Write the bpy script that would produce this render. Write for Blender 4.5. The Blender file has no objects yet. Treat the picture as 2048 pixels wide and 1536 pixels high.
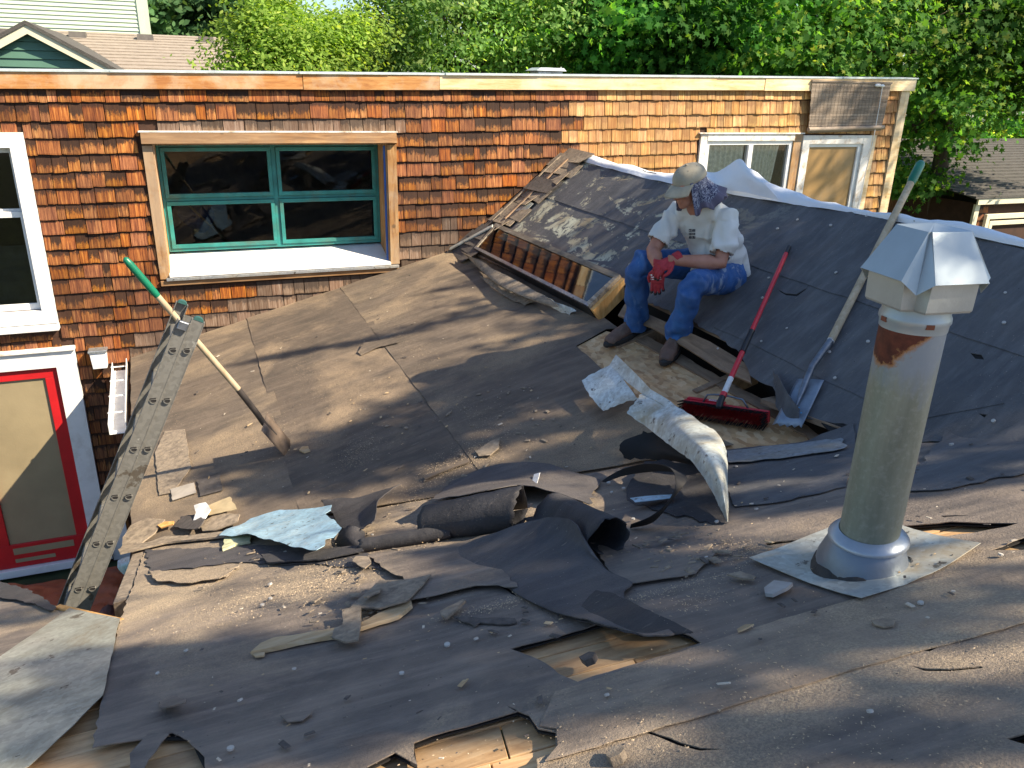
import bpy, bmesh, math, random
import numpy as np
from mathutils import Vector, Matrix, noise
from mathutils.geometry import delaunay_2d_cdt, intersect_point_line
from mathutils.bvhtree import BVHTree

random.seed(7); np.random.seed(7)
scn = bpy.context.scene
COL = scn.collection
R = math.radians

# ------------------------------------------------------------------ camera
FP = 1573.0                                     # focal length in photo pixels (2048 wide)
AX = Vector((4190, 497, 1573)).normalized()     # world X (along the cedar wall) seen in camera axes (right, up, forward)
AY = Vector((-664, 617, 1573)).normalized()     # world Y (into the wall)
AZ = Vector((102, 4122, -1573)).normalized()    # world Z
cam_d = bpy.data.cameras.new('camera'); cam = bpy.data.objects.new('camera', cam_d); COL.objects.link(cam)
cam_d.sensor_width = 36.0; cam_d.lens = FP / 2048 * 36.0
cam_d.clip_start = 0.05; cam_d.clip_end = 600
right = Vector((AX[0], AY[0], AZ[0])); upv = Vector((AX[1], AY[1], AZ[1])); fwd = Vector((AX[2], AY[2], AZ[2]))
cam.matrix_world = Matrix(((right.x, upv.x, -fwd.x, 0), (right.y, upv.y, -fwd.y, 0), (right.z, upv.z, -fwd.z, 0), (0, 0, 0, 1)))
scn.camera = cam

# ------------------------------------------------------------------ light
SUN = Vector((0.92, -0.66, 1.00)).normalized()  # towards the sun
world = bpy.data.worlds.new('World'); scn.world = world; world.use_nodes = True
wn = world.node_tree.nodes; wl = world.node_tree.links
bg = wn['Background']; sky = wn.new('ShaderNodeTexSky'); sky.sky_type = 'NISHITA'; sky.sun_disc = False
sky.sun_elevation = math.asin(SUN.z); sky.sun_rotation = math.atan2(SUN.x, SUN.y)
sky.air_density = 1.0; sky.dust_density = 0.6; sky.ozone_density = 3.0
wl.new(sky.outputs[0], bg.inputs[0]); bg.inputs[1].default_value = 0.085
sl = bpy.data.lights.new('sun', 'SUN'); sl.energy = 5.0; sl.angle = R(0.5); sl.color = (1.0, 0.86, 0.66)
so = bpy.data.objects.new('sun', sl); COL.objects.link(so)
so.rotation_euler = (-SUN).to_track_quat('-Z', 'Y').to_euler(); so.location = (8, -6, 8)
scn.view_settings.view_transform = 'Standard'; scn.view_settings.look = 'None'
scn.view_settings.exposure = 1.22; scn.view_settings.gamma = 1.0
scn.view_settings.use_curve_mapping = False

# ------------------------------------------------------------------ geometry of the place
WY = 8.0                                        # the cedar wall stands at y = 8
PL = {'M': (.267, 0, -2.347), 'R': (.776, 0, -3.634), 'N': (.1136, -.331, -1.010)}
HX, RX = 2.528, 3.776                           # hinge between low and steep slope, ridge
GZ = -4.75
def ray(px, py):
    c = ((px-1024)/FP, -(py-768)/FP, 1.0)
    return right*c[0] + upv*c[1] + fwd*c[2]
def S(pl, px, py, h=0.0):
    r = ray(px, py); ts = []                    # the first of the two low slopes that the line of sight meets
    for q in (('M', 'N') if pl in 'MN' else (pl,)):
        a, b, c = PL[q]; t = (c+h) / (r.z - a*r.x - b*r.y)
        if t > 0: ts.append(t)
    return r * min(ts)
def surf(x, y): return max(PL['M'][0]*x+PL['M'][2], PL['N'][0]*x+PL['N'][1]*y+PL['N'][2], PL['R'][0]*x+PL['R'][2])
def surfMN(x, y): return max(PL['M'][0]*x+PL['M'][2], PL['N'][0]*x+PL['N'][1]*y+PL['N'][2])
def onY(px, py, y): r = ray(px, py); return r*(y/r.y)
def onX(px, py, x): r = ray(px, py); return r*(x/r.x)
def onZ(px, py, z): r = ray(px, py); return r*(z/r.z)
def PZ(pl, x, y, h=0.0):
    a, b, c = PL[pl]; return Vector((x, y, a*x+b*y+c+h))
def atdist(px, py, T, L, near=True):            # point on the ray of a pixel, L metres from T
    r = ray(px, py).normalized(); b = r.dot(T); q = b*b - T.dot(T) + L*L
    return r*(b + (-1 if near else 1)*math.sqrt(max(q, 0)))
def nz(x, y=0, z=0, s=1.0): return noise.noise(Vector((x*s, y*s, z*s)))
def N3(pl):
    a, b, c = PL[pl]; return Vector((-a, -b, 1)).normalized()

# ------------------------------------------------------------------ objects
def link(name, me, parent=None):
    o = bpy.data.objects.new(name, me); COL.objects.link(o)
    if parent is not None:
        o.parent = parent; o.matrix_parent_inverse = parent_world(parent).inverted()
    return o
def parent_world(p):
    m = p.matrix_basis.copy()
    if p.parent is not None: m = parent_world(p.parent) @ p.matrix_parent_inverse @ m
    return m
def tag(o, label=None, cat=None, group=None, kind=None):
    if label: o['label'] = label
    if cat: o['category'] = cat
    if group: o['group'] = group
    if kind: o['kind'] = kind
    return o
def thing(name, label, cat, loc=(0, 0, 0), group=None):
    o = bpy.data.objects.new(name, None); COL.objects.link(o); o.location = loc; o.empty_display_size = .2
    return tag(o, label, cat, group)

class MB:
    def __init__(s): s.v = []; s.f = []; s.uv = []
    def add(s, vs, fs, uvs=None):
        b = len(s.v); s.v += [tuple(v) for v in vs]; s.f += [tuple(b+i for i in f) for f in fs]
        s.uv += uvs if uvs else [(0, 0)]*len(vs); return s
    def hexa(s, p):                               # 8 corners: bottom ring 0-3, top ring 4-7
        return s.add(p, [(3, 2, 1, 0), (4, 5, 6, 7), (0, 1, 5, 4), (1, 2, 6, 5), (2, 3, 7, 6), (3, 0, 4, 7)])
    def box(s, x0, x1, y0, y1, z0, z1):
        return s.hexa([(x0, y0, z0), (x1, y0, z0), (x1, y1, z0), (x0, y1, z0), (x0, y0, z1), (x1, y0, z1), (x1, y1, z1), (x0, y1, z1)])
    def obox(s, c, u, v, w):                      # centre and three half-axis vectors
        c, u, v, w = Vector(c), Vector(u), Vector(v), Vector(w)
        return s.hexa([c-u-v-w, c+u-v-w, c+u+v-w, c-u+v-w, c-u-v+w, c+u-v+w, c+u+v+w, c-u+v+w])
    def bar(s, a, b, w, h, up=(0, 0, 1)):
        a, b, up = Vector(a), Vector(b), Vector(up); d = (b-a).normalized()
        side = d.cross(up).normalized(); u2 = side.cross(d).normalized()
        return s.obox((a+b)/2, (b-a)/2, side*w/2, u2*h/2)
    def tube(s, path, rad, seg=10, cap=True, flat=1.0, up=None):
        path = [Vector(p) for p in path]; n = len(path)
        if not isinstance(rad, (list, tuple)): rad = [rad]*n
        rings = []; ref = Vector(up) if up is not None else None
        for i, p in enumerate(path):
            d = (path[min(i+1, n-1)] - path[max(i-1, 0)]).normalized()
            if ref is None: ref = Vector((0, 0, 1)) if abs(d.z) < .9 else Vector((1, 0, 0))
            a = d.cross(ref).normalized(); b = a.cross(d).normalized()
            if up is None: ref = b
            r = rad[i]; ra, rb = (r if isinstance(r, (tuple, list)) else (r, r*flat))
            rings.append([p + a*math.cos(2*math.pi*k/seg)*ra + b*math.sin(2*math.pi*k/seg)*rb for k in range(seg)])
        vs = [v for r_ in rings for v in r_]; fs = []
        for i in range(n-1):
            for k in range(seg):
                k2 = (k+1) % seg; fs.append((i*seg+k, i*seg+k2, (i+1)*seg+k2, (i+1)*seg+k))
        if cap: fs.append(tuple(range(seg-1, -1, -1))); fs.append(tuple((n-1)*seg+k for k in range(seg)))
        return s.add(vs, fs)
    def ell(s, c, rx, ry, rz, rot=None, nu=16, nv=10):
        c = Vector(c); vs = []; fs = []
        for j in range(nv+1):
            t = math.pi*j/nv
            for i in range(nu):
                a = 2*math.pi*i/nu; p = Vector((rx*math.sin(t)*math.cos(a), ry*math.sin(t)*math.sin(a), rz*math.cos(t)))
                if rot is not None: p = rot @ p
                vs.append(c+p)
        for j in range(nv):
            for i in range(nu):
                i2 = (i+1) % nu; fs.append((j*nu+i, (j+1)*nu+i, (j+1)*nu+i2, j*nu+i2))
        return s.add(vs, fs)
    def lathe(s, prof, c, seg=32, axis=None):
        c = Vector(c); q = Vector((0, 0, 1)).rotation_difference(Vector(axis)) if axis is not None else None
        vs = []; n = len(prof)
        for r_, z in prof:
            for k in range(seg):
                a = 2*math.pi*k/seg; p = Vector((r_*math.cos(a), r_*math.sin(a), z))
                if q: p = q @ p
                vs.append(c+p)
        fs = [(i*seg+k, i*seg+(k+1) % seg, (i+1)*seg+(k+1) % seg, (i+1)*seg+k) for i in range(n-1) for k in range(seg)]
        return s.add(vs, fs)
    def mesh(s, name, smooth=False):
        me = bpy.data.meshes.new(name); me.from_pydata(s.v, [], s.f)
        if any(u != (0, 0) for u in s.uv):
            l = me.uv_layers.new(name='UVMap')
            idx = np.zeros(len(me.loops), dtype=np.int32); me.loops.foreach_get('vertex_index', idx)
            l.data.foreach_set('uv', np.array(s.uv, dtype=np.float32)[idx].ravel())
        me.validate(); me.update()
        if smooth: me.shade_smooth()
        return me
    def build(s, name, mat, parent=None, smooth=False, auto=None, bevel=0):
        me = s.mesh(name, smooth or auto is not None); me.materials.append(mat)
        if bevel or auto is not None:
            bm = bmesh.new(); bm.from_mesh(me)
            if bevel: bmesh.ops.bevel(bm, geom=bm.edges[:], offset=bevel, segments=1, affect='EDGES', clamp_overlap=True)
            bmesh.ops.recalc_face_normals(bm, faces=bm.faces[:])
            bm.to_mesh(me); bm.free()
            if auto is not None: me.set_sharp_from_angle(angle=R(auto))
        return link(name, me, parent)

def inpoly(x, y, P):
    c = False; n = len(P); j = n-1
    for i in range(n):
        xi, yi = P[i]; xj, yj = P[j]
        if (yi > y) != (yj > y) and x < (xj-xi)*(y-yi)/(yj-yi)+xi: c = not c
        j = i
    return c
def jag(poly, step, amp, rng, skip=()):          # break straight edges into small uneven steps
    out = []; n = len(poly)
    for i in range(n):
        a = Vector(poly[i]); b = Vector(poly[(i+1) % n]); L = (b-a).length; k = max(1, int(L/step))
        if i in skip: k = 1
        d = (b-a); nrm = Vector((-d.y, d.x)).normalized() if L > 0 else Vector((0, 0))
        for j in range(k):
            p = a + d*(j/k)
            if j: p = p + nrm*rng.uniform(-amp, amp)
            out.append((p.x, p.y))
    return out
def sheet(name, mat, outer, holes=(), fz=None, thick=.003, grid=.12, parent=None, jagamp=0.0, jagstep=.03, skip=(), seed=1, smooth=True, xy=None):
    """outer/holes in plan (x, y); fz(x, y) gives the height. A thin solid sheet with real edges."""
    rng = random.Random(seed)
    outer = [tuple(p[:2]) for p in outer]
    if jagamp: outer = jag(outer, jagstep, jagamp, rng, skip)
    hs = []
    for h in holes:
        h = [tuple(p[:2]) for p in h]; hs.append(jag(h, jagstep, jagamp, rng) if jagamp else h)
    pts = []; edges = []
    for P in [outer]+hs:
        b = len(pts); pts += [Vector(p) for p in P]; n = len(P); edges += [(b+i, b+(i+1) % n) for i in range(n)]
    xs = [p[0] for p in outer]; ys = [p[1] for p in outer]
    x = min(xs)+grid*.5; row = 0
    while x < max(xs):
        y = min(ys)+grid*(.3 if row % 2 else .8)
        while y < max(ys):
            if inpoly(x, y, outer) and not any(inpoly(x, y, h) for h in hs): pts.append(Vector((x, y)))
            y += grid
        x += grid*.87; row += 1
    V, E, F, *_ = delaunay_2d_cdt(pts, edges, [], 0, 1e-5)
    keep = []
    for f in F:
        cx = sum(V[i][0] for i in f)/3; cy = sum(V[i][1] for i in f)/3
        if inpoly(cx, cy, outer) and not any(inpoly(cx, cy, h) for h in hs): keep.append(tuple(f))
    g = xy or (lambda x, y: (x, y, fz(x, y)))
    top = [Vector(g(v[0], v[1])) for v in V]
    n = len(top); cnt = {}
    for f in keep:
        for a, b in ((f[0], f[1]), (f[1], f[2]), (f[2], f[0])):
            k = (min(a, b), max(a, b)); cnt.setdefault(k, []).append((a, b))
    nrm = [Vector((0, 0, 0)) for _ in top]
    for f in keep:
        fn = (top[f[1]]-top[f[0]]).cross(top[f[2]]-top[f[0]])
        for i in f: nrm[i] += fn
    bot = [t - (m.normalized() if m.length > 0 else Vector((0, 0, 1)))*thick for t, m in zip(top, nrm)]
    faces = keep + [tuple(n+i for i in reversed(f)) for f in keep]
    for k, l in cnt.items():
        if len(l) == 1: a, b = l[0]; faces.append((b, a, n+a, n+b))
    me = bpy.data.meshes.new(name); me.from_pydata([tuple(v) for v in top+bot], [], faces); me.validate(); me.update()
    me.materials.append(mat)
    if smooth: me.shade_smooth(); me.set_sharp_from_angle(angle=R(40))
    # drop unused vertices
    bm = bmesh.new(); bm.from_mesh(me); bmesh.ops.delete(bm, geom=[v for v in bm.verts if not v.link_faces], context='VERTS'); bm.to_mesh(me); bm.free()
    return link(name, me, parent)
def cr(p0, p1, p2, p3, t):
    return .5*((2*p1) + (p2-p0)*t + (2*p0-5*p1+4*p2-p3)*t*t + (3*p1-p0-3*p2+p3)*t**3)
def crline(P, n):
    out = []; m = len(P)
    for i in range(m-1):
        a = P[max(i-1, 0)]; b = P[i]; c = P[i+1]; d = P[min(i+2, m-1)]
        for k in range(n): out.append(cr(a, b, c, d, k/n))
    out.append(P[-1].copy()); return out
def gridsheet(name, mat, rows, parent=None, n=6, thick=.003, ragged=0.0, wob=0.0, seed=3, smooth=True, cut=None):
    """a curved sheet through rows of 3-D control points (Catmull-Rom both ways), with thickness and ragged edges"""
    rng = random.Random(seed)
    A = [crline([Vector(p) for p in r_], n) for r_ in rows]
    cols = [crline([a[i] for a in A], n) for i in range(len(A[0]))]
    nu = len(cols); nv = len(cols[0])
    G = [[cols[i][j].copy() for j in range(nv)] for i in range(nu)]
    if ragged:
        for i in range(nu):
            for j in (0, nv-1):
                k = 1 if j == 0 else nv-2; G[i][j] += (G[i][k]-G[i][j])*rng.uniform(-ragged, ragged)*3
        for j in range(nv):
            for i in (0, nu-1):
                k = 1 if i == 0 else nu-2; G[i][j] += (G[k][j]-G[i][j])*rng.uniform(-ragged, ragged)*3
    nr = [[None]*nv for _ in range(nu)]
    for i in range(nu):
        for j in range(nv):
            du = G[min(i+1, nu-1)][j]-G[max(i-1, 0)][j]; dv = G[i][min(j+1, nv-1)]-G[i][max(j-1, 0)]
            m = du.cross(dv); nr[i][j] = m.normalized() if m.length > 1e-9 else Vector((0, 0, 1))
    if nr[nu//2][nv//2].z < 0:
        nr = [[-v for v in r_] for r_ in nr]
    if wob:
        for i in range(nu):
            for j in range(nv):
                p = G[i][j]; G[i][j] = p + nr[i][j]*(nz(p.x, p.y, p.z+seed, 5)*wob + nz(p.x, p.y, p.z+seed, 16)*wob*.4)
    vs = []; 
    for i in range(nu):
        for j in range(nv): vs.append(G[i][j])
    N_ = nu*nv
    for i in range(nu):
        for j in range(nv): vs.append(G[i][j]-nr[i][j]*thick)
    fs = []; ii = lambda i, j: i*nv+j; present = {}
    for i in range(nu-1):
        for j in range(nv-1):
            if cut and cut(i/(nu-1), j/(nv-1)): continue
            present[(i, j)] = 1
            fs.append((ii(i, j), ii(i+1, j), ii(i+1, j+1), ii(i, j+1)))
            fs.append((N_+ii(i, j), N_+ii(i, j+1), N_+ii(i+1, j+1), N_+ii(i+1, j)))
    for (i, j) in present:
        for (di, dj, a, b) in ((-1, 0, (i, j), (i, j+1)), (1, 0, (i+1, j+1), (i+1, j)), (0, -1, (i+1, j), (i, j)), (0, 1, (i, j+1), (i+1, j+1))):
            if (i+di, j+dj) not in present:
                fs.append((ii(*a), ii(*b), N_+ii(*b), N_+ii(*a)))
    me = bpy.data.meshes.new(name); me.from_pydata([tuple(v) for v in vs], [], fs); me.update(); me.materials.append(mat)
    bm = bmesh.new(); bm.from_mesh(me); bmesh.ops.delete(bm, geom=[v for v in bm.verts if not v.link_faces], context='VERTS')
    bmesh.ops.recalc_face_normals(bm, faces=bm.faces[:]); bm.to_mesh(me); bm.free()
    if smooth: me.shade_smooth(); me.set_sharp_from_angle(angle=R(50))
    return link(name, me, parent)

# ------------------------------------------------------------------ materials
class NT:
    def __init__(s, name):
        s.m = bpy.data.materials.new(name); s.m.use_nodes = True; s.t = s.m.node_tree; s.n = s.t.nodes; s.l = s.t.links
        s.b = s.n['Principled BSDF']; s.out = s.n['Material Output']; s._tc = None
    def co(s, kind='Object', scale=(1, 1, 1), rot=(0, 0, 0), loc=(0, 0, 0)):
        if s._tc is None: s._tc = s.n.new('ShaderNodeTexCoord')
        mp = s.n.new('ShaderNodeMapping'); mp.inputs['Scale'].default_value = scale; mp.inputs['Rotation'].default_value = rot; mp.inputs['Location'].default_value = loc
        s.l.new(s._tc.outputs[kind], mp.inputs[0]); return mp.outputs[0]
    def noise(s, co, scale, detail=4, rough=.6, dist=0):
        t = s.n.new('ShaderNodeTexNoise'); t.inputs['Scale'].default_value = scale; t.inputs['Detail'].default_value = detail
        t.inputs['Roughness'].default_value = rough; t.inputs['Distortion'].default_value = dist; s.l.new(co, t.inputs['Vector']); return t.outputs[0]
    def vor(s, co, scale, feat='F1', out=0, rand=1.0):
        t = s.n.new('ShaderNodeTexVoronoi'); t.feature = feat; t.inputs['Scale'].default_value = scale; t.inputs['Randomness'].default_value = rand
        s.l.new(co, t.inputs['Vector']); return t.outputs[out]
    def wave(s, co, scale, dist=2, detail=2, bands='X'):
        t = s.n.new('ShaderNodeTexWave'); t.bands_direction = bands; t.inputs['Scale'].default_value = scale; t.inputs['Distortion'].default_value = dist
        t.inputs['Detail'].default_value = detail; s.l.new(co, t.inputs['Vector']); return t.outputs[1]
    def ramp(s, fac, stops, interp='LINEAR'):
        t = s.n.new('ShaderNodeValToRGB'); t.color_ramp.interpolation = interp
        while len(t.color_ramp.elements) < len(stops): t.color_ramp.elements.new(.5)
        for e, (p, c) in zip(t.color_ramp.elements, stops):
            e.position = p; e.color = (c, c, c, 1) if isinstance(c, (int, float)) else (*c, 1)
        s.l.new(fac, t.inputs[0]); return t.outputs[0]
    def mix(s, fac, a, b, mode='MIX'):
        t = s.n.new('ShaderNodeMix'); t.data_type = 'RGBA'; t.blend_type = mode
        for sock, v in ((t.inputs[0], fac), (t.inputs[6], a), (t.inputs[7], b)):
            if isinstance(v, (int, float)): sock.default_value = v if sock == t.inputs[0] else (v, v, v, 1)
            elif isinstance(v, tuple): sock.default_value = (*v, 1)
            else: s.l.new(v, sock)
        return t.outputs[2]
    def math(s, op, a, b=0.0):
        t = s.n.new('ShaderNodeMath'); t.operation = op
        for sock, v in ((t.inputs[0], a), (t.inputs[1], b)):
            if isinstance(v, (int, float)): sock.default_value = v
            else: s.l.new(v, sock)
        return t.outputs[0]
    def sep(s, co):
        t = s.n.new('ShaderNodeSeparateXYZ'); s.l.new(co, t.inputs[0]); return t.outputs
    def col(s, v):
        if isinstance(v, tuple): s.b.inputs['Base Color'].default_value = (*v, 1)
        else: s.l.new(v, s.b.inputs['Base Color'])
        return s
    def rough(s, v):
        if isinstance(v, (int, float)): s.b.inputs['Roughness'].default_value = v
        else: s.l.new(v, s.b.inputs['Roughness'])
        return s
    def metal(s, v): s.b.inputs['Metallic'].default_value = v; return s
    def bump(s, h, dist=.002, strength=1.0):
        t = s.n.new('ShaderNodeBump'); t.inputs['Distance'].default_value = dist; t.inputs['Strength'].default_value = strength
        s.l.new(h, t.inputs['Height']); s.l.new(t.outputs[0], s.b.inputs['Normal']); return s
    def rnd(s):
        g = s.n.new('ShaderNodeNewGeometry'); o = s.n.new('ShaderNodeObjectInfo')
        return s.math('FRACT', s.math('ADD', g.outputs['Random Per Island'], o.outputs['Random']))

def simple(name, c, rough=.6, metal=0, var=.25, scale=8, bump=.0008, bscale=60, c2=None, spec=None, stretch=(1, 1, 1), dirt=None):
    t = NT(name); co = t.co(scale=stretch)
    n = t.noise(co, scale, 5)
    lo = tuple(x*(1-var) for x in c); hi = c2 or tuple(min(1, x*(1+var)) for x in c)
    col = t.ramp(n, [(.3, lo), (.7, hi)])
    if dirt:
        d = t.ramp(t.noise(co, scale*.6, 6, .7, .5), [(.5, 0.0), (.66, 1.0)])
        col = t.mix(t.math('MULTIPLY', d, dirt[1]), col, dirt[0])
    t.col(col).rough(rough).metal(metal)
    if bump: t.bump(t.noise(co, bscale, 3), bump)
    if spec is not None: t.b.inputs['Specular IOR Level'].default_value = spec
    return t.m

def felt(name, base, hi, dust, dcol, dustscale=1.1, rot=0.0, seedloc=0.0, spec=.35, remnants=None):
    """asphalt felt: worn colour, drifts of pale mineral granules, scuffs, chips"""
    t = NT(name); co = t.co(loc=(seedloc, seedloc*1.7, 0)); cr_ = t.co(rot=(0, 0, rot), loc=(seedloc, 0, 0))
    st = t.n.new('ShaderNodeMapping'); st.inputs['Scale'].default_value = (.35, 3.0, 1); t.l.new(cr_, st.inputs[0]); st = st.outputs[0]
    big = t.noise(co, .9, 5, .6, .3)
    c = t.ramp(t.noise(co, 3.2, 8, .65), [(.3, base), (.72, hi)])
    c = t.mix(t.ramp(t.noise(st, 5, 6, .7), [(.45, 0.0), (.8, .5)]), c, tuple(min(1, x*1.9) for x in hi))
    mask = t.math('MULTIPLY', t.ramp(t.noise(co, dustscale, 7, .62, .4), [(.46, 0.0), (.72, 1.0)]), dust)
    grain = t.ramp(t.noise(co, 150, 3, .8), [(.40, 0.0), (.60, 1.0)])
    c = t.mix(t.math('MULTIPLY', mask, t.math('ADD', t.math('MULTIPLY', grain, .65), .35)), c, dcol)
    sp = t.ramp(t.vor(co, 46), [(.055, 1.0), (.10, 0.0)])
    spm = t.math('MULTIPLY', sp, t.ramp(t.noise(co, 2.3, 3), [(.42, 0.0), (.62, .8)]))
    c = t.mix(spm, c, (.50, .42, .33))
    sp2 = t.ramp(t.vor(t.co(loc=(4.1, 2.2, 0)), 17), [(.03, 1.0), (.05, 0.0)])
    c = t.mix(t.math('MULTIPLY', sp2, .8), c, (.02, .017, .014))
    scr = t.ramp(t.noise(st, 26, 2, .5), [(.70, 0.0), (.76, .55)])
    c = t.mix(t.math('MULTIPLY', scr, t.ramp(big, [(.4, .1), (.6, .9)])), c, (.33, .27, .21))
    if remnants:
        y0, y1 = remnants
        s_ = t.sep(t.co()); yy = s_[1]; xx = s_[0]
        reg = t.math('MULTIPLY', t.ramp(t.math('DIVIDE', yy, 10.0), [(y0/10-.06, 0.0), (y0/10+.05, 1.0)]), 1.0)
        rm = t.n.new('ShaderNodeMapping'); rm.inputs['Scale'].default_value = (1.0, .55, 1); rm.inputs['Rotation'].default_value = (0, 0, .5); t.l.new(t.co(), rm.inputs[0])
        a = t.ramp(t.noise(rm.outputs[0], 3.6, 9, .68, .9), [(.54, 0.0), (.565, 1.0)])
        b = t.ramp(t.noise(t.co(loc=(3, 1, 0)), 13, 6, .7, .5), [(.42, 0.0), (.5, 1.0)])
        rc = t.ramp(t.noise(co, 3, 4), [(.35, (.34, .27, .17)), (.62, (.55, .55, .42))])
        c = t.mix(t.math('MULTIPLY', t.math('MULTIPLY', a, b), reg), c, rc)
        low = t.ramp(xx, [(2.62/4, 1.0), (2.95/4, 0.0)]) 
        lowm = t.n.new('ShaderNodeMapRange'); lowm.inputs[1].default_value = 2.80; lowm.inputs[2].default_value = 2.98; lowm.inputs[3].default_value = 1; lowm.inputs[4].default_value = 0
        t.l.new(xx, lowm.inputs[0]); lowm2 = t.n.new('ShaderNodeMapRange'); lowm2.inputs[1].default_value = 4.7; lowm2.inputs[2].default_value = 5.0
        t.l.new(yy, lowm2.inputs[0])
        stripes = t.ramp(t.noise(t.co(scale=(1, 6, 1)), 6, 4), [(.4, (.16, .11, .08)), (.65, (.30, .21, .15))])
        c = t.mix(t.math('MULTIPLY', t.math('MULTIPLY', lowm.outputs[0], lowm2.outputs[0]), .8), c, stripes)
    t.col(c).rough(t.ramp(big, [(.3, .62), (.7, .9)]))
    t.b.inputs['Specular IOR Level'].default_value = spec
    hgt = t.math('ADD', t.math('MULTIPLY', grain, t.math('ADD', mask, .25)), t.math('MULTIPLY', t.noise(co, 14, 6, .7), 3.0))
    t.bump(hgt, .003, .8)
    return t.m

def wood(name, lo, mid, hi, scale=1.0, rot=(0, 0, 0), rough=.75, grey=None, along='X', knots=True):
    t = NT(name); r_ = t.rnd()
    stretch = {'X': (.12, 1, 1), 'Y': (1, .12, 1), 'Z': (1, 1, .12)}[along]
    co = t.co(rot=rot); cv = t.n.new('ShaderNodeVectorMath'); cv.operation = 'ADD'
    cb = t.n.new('ShaderNodeCombineXYZ'); k = t.math('MULTIPLY', r_, 13.0)
    for i in range(3): t.l.new(k, cb.inputs[i])
    t.l.new(co, cv.inputs[0]); t.l.new(cb.outputs[0], cv.inputs[1])
    mp = t.n.new('ShaderNodeMapping'); mp.inputs['Scale'].default_value = tuple(s*scale for s in stretch); t.l.new(cv.outputs[0], mp.inputs[0]); v = mp.outputs[0]
    g = t.noise(v, 28, 6, .65, .6)
    c = t.ramp(g, [(.3, lo), (.5, mid), (.7, hi)])
    c = t.mix(t.ramp(t.noise(v, 5, 3), [(.4, 0.0), (.75, .55)]), c, lo)
    if knots: c = t.mix(t.ramp(t.vor(cv.outputs[0], 3.3), [(.05, .85), (.09, 0.0)]), c, tuple(x*.25 for x in mid))
    if grey: c = t.mix(t.ramp(t.noise(co, 1.7, 7, .7, .3), [(.45, 0.0), (.62, grey[1])]), c, grey[0])
    hsv = t.n.new('ShaderNodeHueSaturation'); t.l.new(c, hsv.inputs['Color'])
    t.l.new(t.math('ADD', t.math('MULTIPLY', r_, .5), .75), hsv.inputs['Value'])
    t.col(hsv.outputs[0]).rough(rough).bump(g, .0015)
    t.b.inputs['Specular IOR Level'].default_value = .3
    return t.m

def shingle_mat(name, cols, dark, darkamt):
    """cedar shingle: UV v runs 0 (butt) to 1 (top), islands vary; stain wears from each shingle"""
    t = NT(name); r_ = t.rnd(); uv = t.co('UV')
    s_ = t.sep(uv)
    cb = t.n.new('ShaderNodeCombineXYZ')
    t.l.new(t.math('ADD', t.math('MULTIPLY', s_[0], 1.0), t.math('MULTIPLY', r_, 37.0)), cb.inputs[0])
    t.l.new(t.math('MULTIPLY', s_[1], .055), cb.inputs[1]); t.l.new(t.math('MULTIPLY', r_, 11.0), cb.inputs[2])
    g = t.noise(cb.outputs[0], 9, 5, .7, .1); g2 = t.noise(cb.outputs[0], 3, 3, .6)
    c = t.ramp(t.math('ADD', t.math('MULTIPLY', g, .75), t.math('MULTIPLY', g2, .25)), [(.30, cols[0]), (.45, cols[1]), (.56, cols[2]), (.70, cols[3])])
    r2 = t.math('FRACT', t.math('MULTIPLY', r_, 7.31)); r3 = t.math('FRACT', t.math('MULTIPLY', r_, 23.7))
    cb2 = t.n.new('ShaderNodeCombineXYZ'); t.l.new(t.math('ADD', s_[0], t.math('MULTIPLY', r_, 19.0)), cb2.inputs[0]); t.l.new(t.math('MULTIPLY', s_[1], .5), cb2.inputs[1])
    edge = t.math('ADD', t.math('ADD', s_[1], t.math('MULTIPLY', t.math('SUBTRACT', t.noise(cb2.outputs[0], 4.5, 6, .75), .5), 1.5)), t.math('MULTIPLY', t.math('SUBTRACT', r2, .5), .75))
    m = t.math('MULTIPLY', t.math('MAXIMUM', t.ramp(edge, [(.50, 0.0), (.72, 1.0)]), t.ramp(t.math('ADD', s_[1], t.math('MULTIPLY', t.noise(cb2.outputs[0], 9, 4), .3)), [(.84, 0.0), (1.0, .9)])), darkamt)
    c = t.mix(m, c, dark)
    hsv = t.n.new('ShaderNodeHueSaturation'); t.l.new(c, hsv.inputs['Color'])
    t.l.new(t.math('ADD', t.math('MULTIPLY', r3, .55), .68), hsv.inputs['Value'])
    t.l.new(t.math('ADD', t.math('MULTIPLY', r2, .014), .494), hsv.inputs['Hue'])
    t.l.new(t.math('ADD', t.math('MULTIPLY', r_, .16), .88), hsv.inputs['Saturation'])
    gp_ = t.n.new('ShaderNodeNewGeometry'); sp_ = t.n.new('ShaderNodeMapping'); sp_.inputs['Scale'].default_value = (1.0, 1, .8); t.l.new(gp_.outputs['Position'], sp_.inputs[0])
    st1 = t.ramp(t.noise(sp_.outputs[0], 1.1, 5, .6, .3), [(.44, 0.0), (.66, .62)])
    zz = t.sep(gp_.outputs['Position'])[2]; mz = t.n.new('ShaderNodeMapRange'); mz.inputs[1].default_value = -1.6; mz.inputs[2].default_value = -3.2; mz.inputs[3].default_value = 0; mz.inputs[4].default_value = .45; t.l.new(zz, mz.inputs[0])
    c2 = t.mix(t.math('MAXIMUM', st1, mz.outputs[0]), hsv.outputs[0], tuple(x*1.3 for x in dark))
    t.col(c2).rough(.72).bump(g, .0025, .9)
    t.b.inputs['Specular IOR Level'].default_value = .25
    return t.m

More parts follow.
